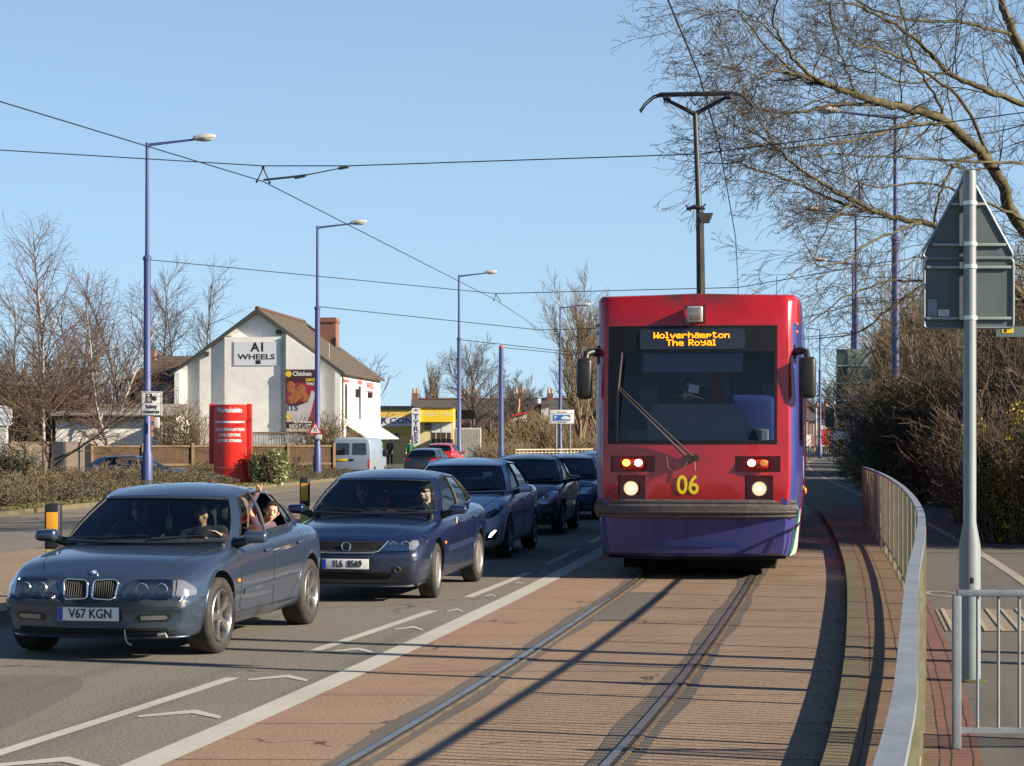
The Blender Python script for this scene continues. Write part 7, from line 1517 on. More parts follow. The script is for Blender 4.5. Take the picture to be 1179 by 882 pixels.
# terrace far behind
d9 = 230; t = thing('terrace_row', 'long terrace with a dark tiled roof and chimneys behind the scrub', 'building', (gx(575, d9), d9, -1)); a, b = gx(472, d9)-gx(575, d9), gx(700, d9)-gx(575, d9); ez = hz(478, d9, -1); rz = hz(459, d9, -1)
MB().box(a, b, 0, 8, 0, ez).build('wall', Bk_red, t); q = MB(); q.add([(a, -.3, ez), (b, -.3, ez), (b, 4, rz), (a, 4, rz), (a, 8.3, ez), (b, 8.3, ez)], [(0, 1, 2, 3), (3, 2, 5, 4), (0, 3, 4), (1, 5, 2)]); rr = q.build('roof', Rf_grey, t)
q = MB()
for i in range(66): x = a+(b-a)*i/66; q.tube([(x, 4, rz+.02), (x+(b-a)/70, 4, rz+.02)], .16, 6)
q.build('ridge_tile', Rf_red, rr)
for px_ in (476, 535, 545, 596, 603, 634, 672):
    x = gx(px_, d9)-gx(575, d9); c_ = MB().box(x-.35, x+.35, 3.6, 4.4, rz-.6, rz+.7).build('chimney', Bk_red, rr); q = MB()
    for s in (-.18, .18): q.lathe([(.11, rz+.7), (.13, rz+.95), (.10, rz+1.25)], 10, 'z', 0, Matrix.Translation((x+s, 4, 0)))
    q.build('chimney_pot', mat('clay_pot', (.50, .24, .11), .8), c_, 50)
d10 = 185; t = thing('small_house', 'cream gable with a red verge half hidden in scrub', 'house', (gx(600, d10), d10, -1)); Z = lambda p: hz(p, d10, -1); XX = lambda p: gx(p, d10)-gx(600, d10)
MB().prism([(XX(589), 0), (XX(607), 0), (XX(607), Z(475)), (XX(589), Z(479))], 0, 5).build('wall', R_cream, t); MB().prism([(XX(588), Z(480)), (XX(608), Z(475.8)), (XX(608), Z(473.6)), (XX(588), Z(478))], -.25, 5.2).build('roof_edge', mat('verge_red', (.5, .03, .03), .5), t)
q = MB(); q.tube([(XX(596), 1, Z(476)), (XX(597.5), 1, Z(466)), (XX(597.5), 1, Z(459))], .12, 6); q.build('flue', mat('clay_pot', (.50, .24, .11), .8), t)
t = thing('dark_gabled_house', 'dark brick house with a white side wall behind the scrub', 'house', (gx(620, d10), d10+2, -1)); XX = lambda p: gx(p, d10)-gx(620, d10)
MB().box(XX(608), XX(623.5), 0, 6, 0, Z(464)).build('wall', mat('dark_brick', (.075, .055, .045), .9, noise=(4, .3)), t); MB().box(XX(623.6), XX(632), -.1, 6, 0, Z(468.5)).build('side_wall', mat('white_wash', (.50, .49, .48), .8, noise=(1.5, .2)), t); MB().box(XX(623.4), XX(632.5), -.25, 6.1, Z(468.5)+.005, Z(464.5)).build('parapet', Rf_grey, t)
q = MB(); q.lathe([(.32, Z(465)), (.32, Z(458)), (.40, Z(457)), (.25, Z(455.5))], 12, 'z', 0, Matrix.Translation((XX(619.5), 2, 0))); q.build('vent', M_galv, t, 40)
# barrier railing left of the tram
d11 = 128; t = thing('barrier_fence', 'pale post-and-rail barrier below the white and blue sign', 'fence', (gx(594, d11), d11, 0)); b = gx(690, d11+6)-gx(594, d11); q = MB(); Mf = Matrix.Rotation(math.atan2(6, b), 4, 'Z'); Lb = math.hypot(b, 6); q.box(0, Lb, 0, .05, .98, 1.05, 0, Mf); q.box(0, Lb, 0, .05, .80, .84, 0, Mf); q.build('rail', mat('pale_rail', (.42, .36, .25), .6), t); 
for i in range(24): MB().box(i*Lb/23-.02, i*Lb/23+.02, .0, .04, 0, 1.0, 0, Mf).build('upright', mat('pale_rail', (.42, .36, .25), .6), t)
# far houses and concrete fence beyond the bend on the right
def house(name, label, px0, px1, ytop, yeave, d, wm, rm, wins, base=-.1, dep=9, chim=()):
    o_ = gx(px0, d); t = thing(name, label, 'house', (o_, d, base)); b = gx(px1, d)-o_; ez = hz(yeave, d, base); rz = hz(ytop, d, base)
    MB().box(0, b, 0, dep, 0, ez).build('wall', wm, t); q = MB(); q.add([(-.2, -.3, ez), (b+.2, -.3, ez), (b+.2, dep/2, rz), (-.2, dep/2, rz), (-.2, dep+.3, ez), (b+.2, dep+.3, ez)], [(0, 1, 2, 3), (3, 2, 5, 4), (0, 3, 4), (1, 5, 2), (0, 4, 5, 1)]); r_ = q.build('roof', rm, t)
    for (a0, a1, z0, z1) in wins: window(t, gx(a0, d)-o_, gx(a1, d)-o_, -.02, hz(z0, d, base), hz(z1, d, base))
    for c in chim: x = gx(c, d)-o_; k_ = MB().box(x-.5, x+.5, dep/2-.4, dep/2+.4, rz-.7, rz+1.2).build('chimney', Bk_red, r_); q = MB(); q.lathe([(.15, rz+1.2), (.13, rz+1.7)], 8, 'z', 0, Matrix.Translation((x, dep/2, 0))); q.build('chimney_pot', mat('clay_pot', (.50, .24, .11), .8), k_)
    return t
Bk_or = brickmat('orange_brick', (.42, .17, .09), (.36, .14, .08))
house('terraced_house', 'brick and white house just right of the tram', 915, 931, 474.5, 483.5, 215, Bk_or, Rf_grey, [(921, 924.5, 501, 487), (926, 928.5, 501, 487)], chim=(920, 926))
house('terraced_house', 'far brick house behind the farthest lamp post', 931, 943, 475, 484.5, 222, Bk_or, Rf_grey, [(933, 936, 501, 488)], chim=(933,))
house('terraced_house', 'white and red shop front past the farthest lamp post', 945, 967, 481, 491, 228, R_cream, Rf_red, [(949, 952, 505, 495)], chim=(948, 958))
t = thing('shop_canopy', 'red and white shop canopy below the far houses', 'canopy', (gx(952, 224), 224, 0)); MB().box(-.9, 1.1, 0, .3, .9, 2.6).build('red_front', mat('shop_red', (.6, .03, .03), .5), t); MB().box(-.9, 1.1, -.05, .0, 2.62, 3.0).build('white_band', S_white, t)
t = thing('low_white_wall', 'low white wall in front of the farthest terraced houses', 'wall', (gx(917, 210), 210, 0)); MB().box(0, gx(934, 210)-gx(917, 210), 0, .3, 0, hz(500, 210)).build('wall', R_wht, t)
d12 = 180; t = thing('concrete_fence', 'pale ribbed concrete fence across the bend of the road', 'fence', (gx(918, d12), d12, 0)); b = gx(966, d12)-gx(918, d12); q = MB(); n = 20
for i in range(n): x = b*i/n; q.box(x+.02, x+b/n-.02, (i % 2)*.05, (i % 2)*.05+.08, 0, hz(514.3, d12), 0)
q.box(0, b, -.04, .16, hz(514.3, d12)+.003, hz(513.8, d12)); q.build('panel', mat('fence_concrete', (.40, .38, .32), .8, noise=(2, .2)), t)
t = thing('grey_mast', 'thin pale mast standing among the far houses', 'pole', (gx(939.5, 200), 200, 0)); MB().tube([(0, 0, 0), (0, 0, hz(470, 200))], .10, 8).build('mast', M_galv, t, 60)
# blue gate by the bushes at the far right
d13 = 37; t = thing('blue_gate', 'blue metal gate half hidden in the bushes at the right edge', 'gate', (gx(1160, d13), d13, .11)); b = gx(1200, d13)-gx(1160, d13); q = MB(); bm_ = mat('gate_blue', (.08, .11, .22), .6)
for i in range(8): q.box(b*i/7-.02, b*i/7+.02, 0, .03, 0, 1.05)
q.box(-.03, b, -.01, .04, 1.0, 1.06); q.box(-.03, b, -.01, .04, .15, .20); q.build('bars', bm_, t)
# ---------------------------------------------------------------- trees, shrubs, hedges
def fast_mesh(name, V, Fq, m, parent=None, k=4):
    me = bpy.data.meshes.new(name); V = np.asarray(V, np.float32); Fq = np.asarray(Fq, np.int32)
    me.vertices.add(len(V)); me.vertices.foreach_set('co', V.ravel()); me.loops.add(Fq.size); me.loops.foreach_set('vertex_index', Fq.ravel())
    me.polygons.add(len(Fq)); me.polygons.foreach_set('loop_start', np.arange(0, Fq.size, k, dtype=np.int32)); me.polygons.foreach_set('loop_total', np.full(len(Fq), k, np.int32)); me.update(calc_edges=True); me.validate()
    return link(name, me, m, parent)
def seg_tubes(S_, n=3):
    """S_: array of (p0 p1 r0 r1) rows -> prism geometry"""
    S_ = np.asarray(S_, np.float32); p0, p1, r0, r1 = S_[:, :3], S_[:, 3:6], S_[:, 6], S_[:, 7]
    t = p1-p0; t /= np.maximum(np.linalg.norm(t, axis=1, keepdims=True), 1e-6); up = np.where(np.abs(t[:, 2:3]) < .9, np.array([[0, 0, 1.]]), np.array([[1., 0, 0]])); a = np.cross(t, up); a /= np.linalg.norm(a, axis=1, keepdims=True); b = np.cross(a, t)
    V = []
    for p, r in ((p0, r0), (p1, r1)):
        for j in range(n): an = 2*math.pi*j/n; V.append(p+(a*math.cos(an)+b*math.sin(an))*r[:, None])
    V = np.stack(V, 1).reshape(-1, 3); base = np.arange(len(S_))[:, None]*2*n
    Fq = np.concatenate([base+np.array([[j, (j+1) % n, n+(j+1) % n, n+j]]) for j in range(n)], 0); return V, Fq
def grow(S_, p, d, L, r, lv, P_, rg):
    """one shoot: bends, then throws side shoots; P_ per level: (segments, wander, pull (vector), children, angle, length ratio, start)"""
    n, wan, pull, kids, ang, ratio, st = P_[lv]; pts = [np.array(p, float)]; d = np.array(d, float); d /= np.linalg.norm(d); ds = []
    for i in range(n):
        d = d+rg.normal(0, wan, 3)+np.array(pull)/n; d /= np.linalg.norm(d); q = pts[-1]+d*L/n; S_[lv].append((*pts[-1], *q, r*(1-i/n*.75), r*(1-(i+1)/n*.75))); pts.append(q); ds.append(d)
    if lv+1 < len(P_):
        k = int(kids*(.7+.6*rg.random())+.5)
        for j in range(k):
            u = st+(1-st)*(j+rg.random())/k; i = min(int(u*n), n-1); f = u*n-i; q = pts[i]+(pts[i+1]-pts[i])*f; base = ds[i]; perp = rg.normal(0, 1, 3); perp -= base*perp.dot(base); perp /= np.linalg.norm(perp)+1e-9; a = ang*(.7+.6*rg.random()); nd = base*math.cos(a)+perp*math.sin(a)
            grow(S_, q, nd, L*ratio*(1.15-.6*u)*(.7+.6*rg.random()), max(r*(1-u*.7)*.55, .002), lv+1, P_, rg)
def bark(name, c, c2, sc=8): return mat(name, c, .9, noise=(sc, .5, c2), bump=.5, bscale=30)
Bk1 = bark('bark_moss', (.13, .11, .048), (.07, .06, .033)); Bk2 = bark('bark_brown', (.14, .10, .06), (.09, .065, .04)); Bk3 = bark('birch_bark', (.50, .46, .40), (.20, .17, .15), 5); Bk4 = bark('twig_purple', (.15, .088, .06), (.11, .065, .05)); Bk5 = bark('twig_tan', (.22, .16, .085), (.15, .11, .06)); Bk6 = bark('bark_light', (.24, .18, .11), (.15, .11, .07)); Bk7 = bark('twig_grey', (.13, .11, .10), (.10, .08, .07))
def tree(name, label, x, y, z0, Ht, P_, trunk_m, twig_m, seed, r=.12, lean=(0, 0, 1), group=None, tl=1.0, tmin=.0):
    rg = np.random.default_rng(seed); S_ = [[] for _ in P_]; grow(S_, (0, 0, 0), lean, Ht*tl, r, 0, P_, rg); t = thing(name, label, 'tree', (x, y, z0), 0, group)
    def lim(a): a = np.array(a, np.float32); a[:, 6:8] = np.maximum(a[:, 6:8], tmin); return a
    V, Fq = seg_tubes(lim(S_[0]), 7); fast_mesh('trunk', V, Fq, trunk_m, t)
    Vb, Fb = seg_tubes(lim(S_[1]), 4); fast_mesh('limbs', Vb, Fb, twig_m if trunk_m is Bk3 else trunk_m, t)
    tw = [s for l_ in S_[2:] for s in l_]
    if tw: V, Fq = seg_tubes(lim(tw), 3); fast_mesh('crown', V, Fq, twig_m, t)
    return t
U = np.array
# left: shrubby tree by the pale wall, birches and others behind
shr = [(3, .08, (0, 0, .1), 10, .55, .85, .05), (5, .12, (0, 0, .35), 8, .6, .55, .2), (4, .15, (0, 0, .2), 8, .6, .5, .15), (3, .15, (0, 0, .1), 4, .6, .5, .2)]
tree('small_tree', 'many-stemmed bare small tree in front of the pale brick wall', X_(55, 63), 63, .1, 3.6, [(3, .05, (0, 0, .1), 17, .85, 1.0, .10), (6, .12, (0, 0, .15), 14, .6, .48, .2), (4, .16, (0, 0, .1), 10, .6, .5, .15), (3, .15, (0, 0, .1), 5, .6, .5, .2)], Bk2, Bk2, 3, .07, tmin=.0065, tl=.82)
bir = [(9, .04, (0, 0, .1), 48, .75, .30, .22), (5, .12, (0, 0, .25), 9, .55, .5, .2), (4, .16, (0, 0, -.5), 6, .5, .6, .15)]
tree('birch_tree', 'tallest white-trunked birch rising above the left trees', X_(52, 95), 95, YG, 11.0, bir, Bk3, Bk4, 5, .10, tmin=.0065)
rows = [(112, 100, 335, 6), (92, 104, 350, 7), (133, 98, 345, 8), (75, 100, 365, 9), (150, 108, 330, 10), (12, 98, 345, 11), (30, 104, 360, 12)]
lbs = ['birch with a leaning white trunk left of the brick wing', 'slender purple-twigged birch behind the small tree', 'birch with several pale stems close to the brick wing', 'dense purple-brown birch behind the low white shed', 'thin-stemmed birch just behind the brick wing', 'birch at the left picture edge', 'second birch from the left picture edge']
for (px, d, py, sd_), lb in zip(rows, [l_ if i_ in (0, 2) else l_.replace('birch', 'bare tree').replace('pale stems', 'stems') for i_, l_ in enumerate(lbs)]): tree('birch_tree' if sd_ in (6, 8) else 'bare_tree', lb, X_(px, d), d, YG, CAMH+(503-py)*d/F+.3, [(8, .07, (0, 0, .05), 46, .7, .36, .12), (5, .12, (0, 0, .2), 13, .55, .5, .15), (4, .16, (0, 0, -.4), 13, .5, .6, .15)], Bk3 if sd_ in (6, 8) else Bk2, Bk4, sd_, .09, lean=(.15*math.sin(sd_*2.3), .1, 1), tmin=.0072)
ald = [(9, .03, (0, 0, .1), 40, .9, .26, .2), (4, .10, (0, 0, .5), 10, .6, .5, .2), (3, .14, (0, 0, .1), 4, .5, .6, .15)]
for i, (px, py, lb) in enumerate([(182, 325, 'thin conical bare tree right beside the leftmost lamp post'), (203, 345, 'thin bare tree between lamp post and white gable'), (226, 325, 'thin conical bare tree over the left slope of the gable roof'), (165, 350, 'thin bare tree just left of the leftmost lamp post'), (243, 372, 'shortest thin bare tree over the gable roof slope')]):
    tree('alder_tree', lb, X_(px, 125), 125, YG, CAMH+(503-py)*125/F+.3, ald, Bk7, Bk7, 30+i, .09, tmin=.009)
tree('bare_tree', 'small bare tree behind the right end of the gabled building', X_(412, 135), 135, YG, 6.2, [(6, .06, (0, 0, .05), 14, .7, .6, .3), (5, .12, (0, 0, .2), 9, .55, .5, .15), (4, .16, (0, 0, .1), 6, .5, .6, .15)], Bk7, Bk7, 44, .12, tmin=.014)
rnd_ = [(5, .05, (0, 0, .05), 16, .75, .62, .28), (6, .10, (0, 0, .3), 10, .55, .5, .15), (4, .14, (0, 0, .1), 8, .5, .55, .1), (3, .12, (0, 0, .1), 3, .5, .6, .1)]
tree('bare_tree', 'large round-crowned bare tree on the skyline behind the tyre shop lamp post', X_(545, 215), 215, -1, 11.5, rnd_, Bk7, Bk7, 51, .20, tmin=.013, tl=.88)
tree('bare_tree', 'rounded dark bare tree left of the red-capped pole', X_(566, 220), 220, -1, 8.6, rnd_, Bk7, Bk7, 52, .15, tmin=.013, tl=.85)
tree('bare_tree', 'small bare tree right of the red-capped pole', X_(596, 225), 225, -1, 8.2, rnd_, Bk7, Bk7, 53, .20, tmin=.013, tl=.85)
tree('bare_tree', 'faint bare tree over the terrace chimneys', X_(612, 228), 228, -1, 7.2, rnd_, Bk7, Bk7, 54, .20, tmin=.013, tl=.85)
pop = [(8, .02, (0, 0, .1), 44, .28, .45, .08), (5, .06, (0, 0, .6), 8, .28, .5, .1), (3, .1, (0, 0, .5), 3, .3, .5, .1)]
tree('poplar_tree', 'left of two upright poplars on the skyline', X_(494, 240), 240, -1, 11, pop, Bk6, Bk7, 61, .2, tmin=.015, tl=.80); tree('poplar_tree', 'right of two upright poplars on the skyline', X_(504, 242), 242, -1, 11, pop, Bk6, Bk7, 62, .2, tmin=.015, tl=.80)
wil = [(7, .04, (0, 0, .1), 34, .50, .62, .10), (7, .08, (0, 0, .75), 14, .45, .42, .12), (4, .12, (0, 0, .3), 6, .45, .5, .1), (3, .1, (0, 0, .2), 2, .4, .6, .1)]
tree('willow_tree', 'tall upright pale-stemmed willow immediately left of the tram', X_(668, 155), 155, -.5, 13.2, wil, Bk6, Bk5, 71, .17, tmin=.011, tl=.78)
tree('willow_tree', 'pale bare willow hidden partly behind the tram', X_(692, 160), 160, -.5, 11, wil, Bk6, Bk5, 72, .16, tmin=.011, tl=.78)
tree('bare_tree', 'slim bare tree right of the farthest houses', X_(964, 205), 205, -.5, 7.5, rnd_, Bk7, Bk7, 73, .18, tmin=.022, tl=.8)
tree('bare_tree', 'slim bare tree over the brick houses right of the tram', X_(932, 235), 235, -.5, 6.5, rnd_, Bk7, Bk7, 74, .18, tmin=.022, tl=.8)
# the big tree at the right: its trunk stands out of the frame, boughs arch over the footway
def bough(MBx, pts, r0, r1, seed, P_, S_, dens=1.0, wob=.05):
    """a bough traced in the photograph at its own distances, then clothed with side shoots"""
    rg = np.random.default_rng(seed); P3 = catmull([tuple(P(a, b, d)) for a, b, d in pts], 6); n = len(P3); rad = [.78*(r0+(r1-r0)*i/(n-1)) for i in range(n)]
    P3 = [p+rg.normal(0, wob*.3, 3) for p in P3]; MBx.tube([tuple(p) for p in P3], rad, 7)
    for i in range(1, n-1):
        for k_ in range(rg.poisson(.42*dens)):
            base = P3[i+1]-P3[i]; base /= np.linalg.norm(base); perp = rg.normal(0, 1, 3); perp -= base*perp.dot(base); perp /= np.linalg.norm(perp); a = .5+.5*rg.random(); grow(S_, P3[i], base*math.cos(a)+perp*math.sin(a), (1.0+1.7*rg.random())*min(1, .48+rad[i]*11), min(rad[i]*.32, .020), 0, P_, rg)
    grow(S_, P3[-1], P3[-1]-P3[-2], 1.4, r1, 0, P_, rg)
tw = [(6, .11, (0, 0, .12), 5, .6, .60, .1), (5, .13, (0, 0, -.05), 3, .6, .55, .1), (4, .14, (0, 0, -.15), 1.6, .6, .6, .1), (3, .15, (0, 0, -.1), 1, .6, .6, .1)]
t = thing('overhanging_tree', 'great bare tree whose mossy boughs arch in from the upper right', 'tree', (0, 0, 0)); bm_ = MB(); S_ = [[], [], [], []]; TP = P(1262, 470, 41); 
bm_.tube([Vector((TP.x, 41, .1)), Vector((TP.x, 41, 2.5)), P(1250, 380, 41), P(1228, 320, 41)], [.38, .32, .27, .22], 12)
bough(bm_, [(1228, 320, 41), (1172, 255, 40.5), (1150, 205, 40), (1128, 175, 39.5), (1092, 142, 39), (1055, 126, 38.5), (1020, 120, 38), (985, 108, 37.5), (955, 98, 37)], .17, .07, 1, tw, S_, 1.0)
bough(bm_, [(955, 98, 37), (925, 80, 36), (902, 50, 35.5), (890, 25, 35)], .055, .02, 2, tw, S_, 1.5); bough(bm_, [(955, 98, 37), (930, 88, 37), (905, 75, 36.6), (870, 40, 36), (850, 10, 36)], .04, .015, 12, tw, S_, 1.3)
bough(bm_, [(1020, 120, 38), (970, 120, 37.5), (930, 128, 37), (900, 130, 36.5), (868, 122, 36)], .05, .018, 3, tw, S_, 1.6)
bough(bm_, [(1092, 142, 39), (1040, 144, 38), (1000, 158, 37), (950, 166, 36.5), (905, 170, 36)], .05, .018, 4, tw, S_, 1.6)
bough(bm_, [(1180, 345, 40), (1120, 280, 39), (1070, 258, 38.5), (1020, 248, 38), (985, 232, 37.5), (950, 212, 37), (915, 190, 36.5), (893, 170, 36)], .09, .025, 5, tw, S_, 1.5)
bough(bm_, [(1020, 248, 38), (975, 236, 37.5), (930, 218, 37), (900, 205, 36.5), (870, 195, 36), (850, 185, 36)], .04, .014, 6, tw, S_, 1.6); bough(bm_, [(1060, 256, 38), (1040, 262, 37.5), (1000, 280, 37), (975, 300, 36.5), (940, 305, 36)], .04, .014, 7, tw, S_, 1.5)
bough(bm_, [(1262, 150, 42), (1200, 130, 41), (1176, 118, 40.5), (1130, 102, 40), (1090, 82, 39.5), (1060, 50, 39), (1025, 25, 38.5), (990, 8, 38)], .10, .03, 8, tw, S_, 1.5)
bough(bm_, [(1228, 320, 41), (1215, 200, 42), (1190, 90, 42), (1170, 45, 42), (1155, 8, 42), (1150, -30, 42)], .18, .08, 9, tw, S_, 1.0); bough(bm_, [(1165, 40, 42), (1130, 30, 41), (1095, 25, 40.5), (1050, 22, 40), (1010, 12, 39.5), (985, 0, 39.5)], .05, .02, 10, tw, S_, 1.5)
bough(bm_, [(1179, 188, 40), (1130, 186, 39), (1070, 183, 38.5), (1020, 181, 38), (960, 178, 37.5), (920, 182, 37)], .04, .015, 11, tw, S_, 1.3); bough(bm_, [(1128, 175, 39.5), (1100, 190, 39), (1085, 215, 38.5), (1078, 240, 38.5)], .045, .03, 13, tw, S_, 1.2)
bough(bm_, [(1150, 205, 40), (1110, 120, 39), (1060, 80, 38.5), (1020, 60, 38), (985, 50, 37.5), (960, 30, 37)], .05, .015, 14, tw, S_, 1.2); bough(bm_, [(1092, 142, 39), (1070, 100, 38.5), (1048, 60, 38.5), (1040, 20, 38.5), (1030, -10, 38.5)], .04, .015, 15, tw, S_, 1.3); bough(bm_, [(985, 108, 37.5), (975, 80, 37), (960, 40, 37), (955, 5, 37)], .03, .012, 16, tw, S_, 1.4)
bough(bm_, [(905, 75, 36.6), (880, 85, 36), (850, 80, 35.5), (822, 72, 35.2)], .02, .009, 17, tw, S_, 1.5); bough(bm_, [(868, 122, 36), (845, 118, 35.6), (825, 105, 35.2), (805, 98, 35)], .018, .008, 18, tw, S_, 1.3); bough(bm_, [(905, 170, 36), (880, 165, 36), (858, 172, 35.6), (835, 165, 35.4)], .02, .008, 19, tw, S_, 1.3); bough(bm_, [(893, 170, 36), (870, 130, 35.5), (850, 90, 35), (838, 50, 35)], .02, .009, 20, tw, S_, 1.3)
bough(bm_, [(1250, 380, 41), (1200, 352, 40.5), (1140, 345, 40), (1090, 330, 39.5), (1040, 322, 39), (1000, 330, 38.5), (965, 345, 38)], .06, .018, 23, tw, S_, 1.5); bough(bm_, [(1228, 320, 41), (1190, 262, 40), (1150, 240, 39.5), (1110, 222, 39), (1060, 210, 38.5), (1010, 215, 38), (965, 200, 37.5)], .05, .014, 24, tw, S_, 1.4)
bough(bm_, [(1228, 320, 41), (1190, 310, 40), (1150, 300, 39.5), (1105, 306, 39), (1060, 296, 38.5), (1020, 305, 38)], .04, .012, 25, tw, S_, 1.4); bough(bm_, [(1090, 82, 39.5), (1050, 95, 39), (1010, 85, 38.5), (965, 72, 38), (925, 55, 37.5), (900, 62, 37)], .03, .010, 26, tw, S_, 1.3); bough(bm_, [(902, 50, 35.5), (870, 20, 35), (840, 12, 35), (805, 20, 35)], .018, .008, 27, tw, S_, 1.4)
bough(bm_, [(1120, 280, 39), (1090, 300, 38.5), (1060, 330, 38), (1030, 350, 38), (1005, 372, 38)], .05, .02, 21, tw, S_, 1.4); bough(bm_, [(985, 232, 37.5), (960, 250, 37), (945, 275, 37), (935, 300, 36.8)], .022, .01, 22, tw, S_, 1.6)
bm_.build('boughs', Bk1, t, 60); tws = np.array([s for l_ in S_ for s in l_], np.float32); tws[:, 6:8] = np.maximum(tws[:, 6:8], .0036); V, Fq = seg_tubes(tws, 3); fast_mesh('crown', V, Fq, bark('twig_brown', (.10, .078, .048), (.07, .052, .034)), t)
print('twig segments', len(tws))
# shrubs: stems, twigs and small leaves through a volume
def leaf_cloud(n, cen, rad, size, rg, shell=.45, flat=1.0):
    d = rg.normal(0, 1, (n, 3)); d /= np.linalg.norm(d, axis=1, keepdims=True); rr = (shell+(1-shell)*rg.random(n))**.8; c = np.array(cen)+d*np.array(rad)*rr[:, None]
    a = rg.normal(0, 1, (n, 3)); a /= np.linalg.norm(a, axis=1, keepdims=True); b = rg.normal(0, 1, (n, 3)); b -= a*(a*b).sum(1)[:, None]; b /= np.linalg.norm(b, axis=1, keepdims=True); s = size*(.6+.8*rg.random(n))[:, None]
    V = np.stack([c-a*s, c+b*s*.45, c+a*s, c-b*s*.45], 1).reshape(-1, 3); return V, (np.arange(n)[:, None]*4+np.array([[0, 1, 2, 3]]))
def leafmat(name, c, c2, rough=.6): 
    m = mat(name, c, rough, 0, .4, noise=(3.0, .5, c2)); return m
L_dark = leafmat('leaf_dark', (.060, .078, .024), (.12, .10, .04)); L_grey = leafmat('leaf_grey', (.105, .10, .062), (.075, .066, .042), .8); L_hdg = leafmat('leaf_hedge_brown', (.13, .10, .06), (.085, .07, .04), .9); L_brn = leafmat('leaf_dry', (.24, .17, .09), (.16, .12, .07), .9); L_gor = leafmat('gorse_yellow', (.62, .48, .02), (.30, .28, .02)); L_grn = leafmat('leaf_green', (.07, .11, .025), (.12, .14, .05), .35); L_olv = leafmat('leaf_olive', (.14, .135, .05), (.20, .155, .07)); L_hol = leafmat('leaf_variegated', (.10, .16, .05), (.34, .34, .16), .35)
def shrub(name, label, x, y, z0, rx, ry, h, seed, lm, sm, nl=2600, ns=70, lsz=.05, group=None, cat='shrub', blobs=7, up=.5, tmin=.004, tw_=None):
    rg = np.random.default_rng(seed); t = thing(name, label, cat, (x, y, z0), 0, group); S_ = [[], [], []]
    P_ = tw_ or [(5, .12, (0, 0, up), 7, .6, .55, .2), (4, .16, (0, 0, .1), 4, .6, .5, .15), (3, .15, (0, 0, .1), 1, .6, .5, .2)]
    for i in range(ns):
        a = rg.random()*2*math.pi; q = math.sqrt(rg.random()); d = (rx*q*math.cos(a)*.9, ry*q*math.sin(a)*.9, h*(.55+.45*rg.random())); grow(S_, (rx*.5*q*math.cos(a), ry*.5*q*math.sin(a), 0), d, h*(.65+.4*rg.random()), .014+.004*h, 0, P_, rg)
    sg = np.array([s for l_ in S_ for s in l_], np.float32); sg[:, 6:8] = np.maximum(sg[:, 6:8], tmin); V, Fq = seg_tubes(sg, 3); fast_mesh('stems', V, Fq, sm, t)
    if nl:
        Vs, Fs, off = [], [], 0
        for b in range(blobs):
            a = rg.random()*2*math.pi; q = .80*math.sqrt(rg.random()); k_ = .36+.26*rg.random(); cz = h*(.22+.58*rg.random()); V, Fq = leaf_cloud(nl//blobs, (rx*q*math.cos(a), ry*q*math.sin(a), cz), (rx*k_, ry*k_, min(h*.42, h-cz+.08*h)), lsz, rg); V[:, 2] = np.maximum(V[:, 2], .01); Vs.append(V); Fs.append(Fq+off); off += len(V)
        fast_mesh('leaves', np.concatenate(Vs), np.concatenate(Fs), lm, t)
    return t
# right-hand bank: dark tangled scrub along the footway
rg0 = np.random.default_rng(99)
places = [(33.0, 5.0, 2.4), (36.5, 4.9, 2.9), (40.5, 5.0, 3.1), (45, 5.2, 3.4), (50, 5.1, 3.3), (56, 5.2, 3.2), (63, 5.3, 3.5), (71, 5.2, 3.6), (80, 5.4, 3.4)]
deep = [(37, 7.6, 3.9), (42, 7.6, 5.0), (48, 7.6, 5.8), (55, 7.4, 6.2), (63, 7.6, 6.4), (74, 7.4, 6.8), (90, 7.0, 7.0)]
wl = ['nearest', 'second', 'third', 'fourth', 'fifth', 'sixth', 'seventh', 'eighth', 'farthest']
for i, (z, o_, h) in enumerate(places):
    shrub('tangled_shrub', '%s dark tangled shrub along the right edge of the footway' % wl[i], K(z)+o_, z, .13, 1.55, 2.6, h, 200+i, L_dark if i % 3 else L_olv, Bk2, 15000 if z < 60 else 7000, 80 if z < 60 else 60, .055 if z < 60 else .08, 'dark shrubs along the footway', blobs=16, tmin=.006 if z < 50 else .01)
for i, (z, o_, h) in enumerate(deep):
    shrub('tall_thicket', '%s tall brown thicket standing behind the footway shrubs' % wl[i], K(z)+o_+1.2, z, .2, 2.3, 3.0, h, 300+i, L_brn, Bk5 if i % 2 else Bk2, 3500, 120, .045, 'tall thickets on the right bank', blobs=14, tmin=.007 if z < 60 else .011, up=.8)
for i, (px, py, d, lb) in enumerate([(1165, 548, 33.5, 'yellow-flowering gorse bush at the right picture edge'), (1135, 500, 41, 'smaller gorse bush left of the yellow-flowering one, by the sign post')]):
    shrub('gorse_bush', lb, X_(px, d), d, .13, .8, .9, CAMH+(503-(474 if i == 0 else 492))*d/F, 400+i, L_gor, Bk2, 6500 if i == 0 else 2500, 50, .028, blobs=5)
    shrub('leafy_shrub', 'green growth %s the yellow-flowering gorse' % ('below' if i == 0 else 'left of'), X_(px-6, d-.4), d-.4, .13, 1.1, 1.0, CAMH+(503-(500 if i == 0 else 505))*d/F, 405+i, L_grn, Bk2, 5000, 40, .032, blobs=9)
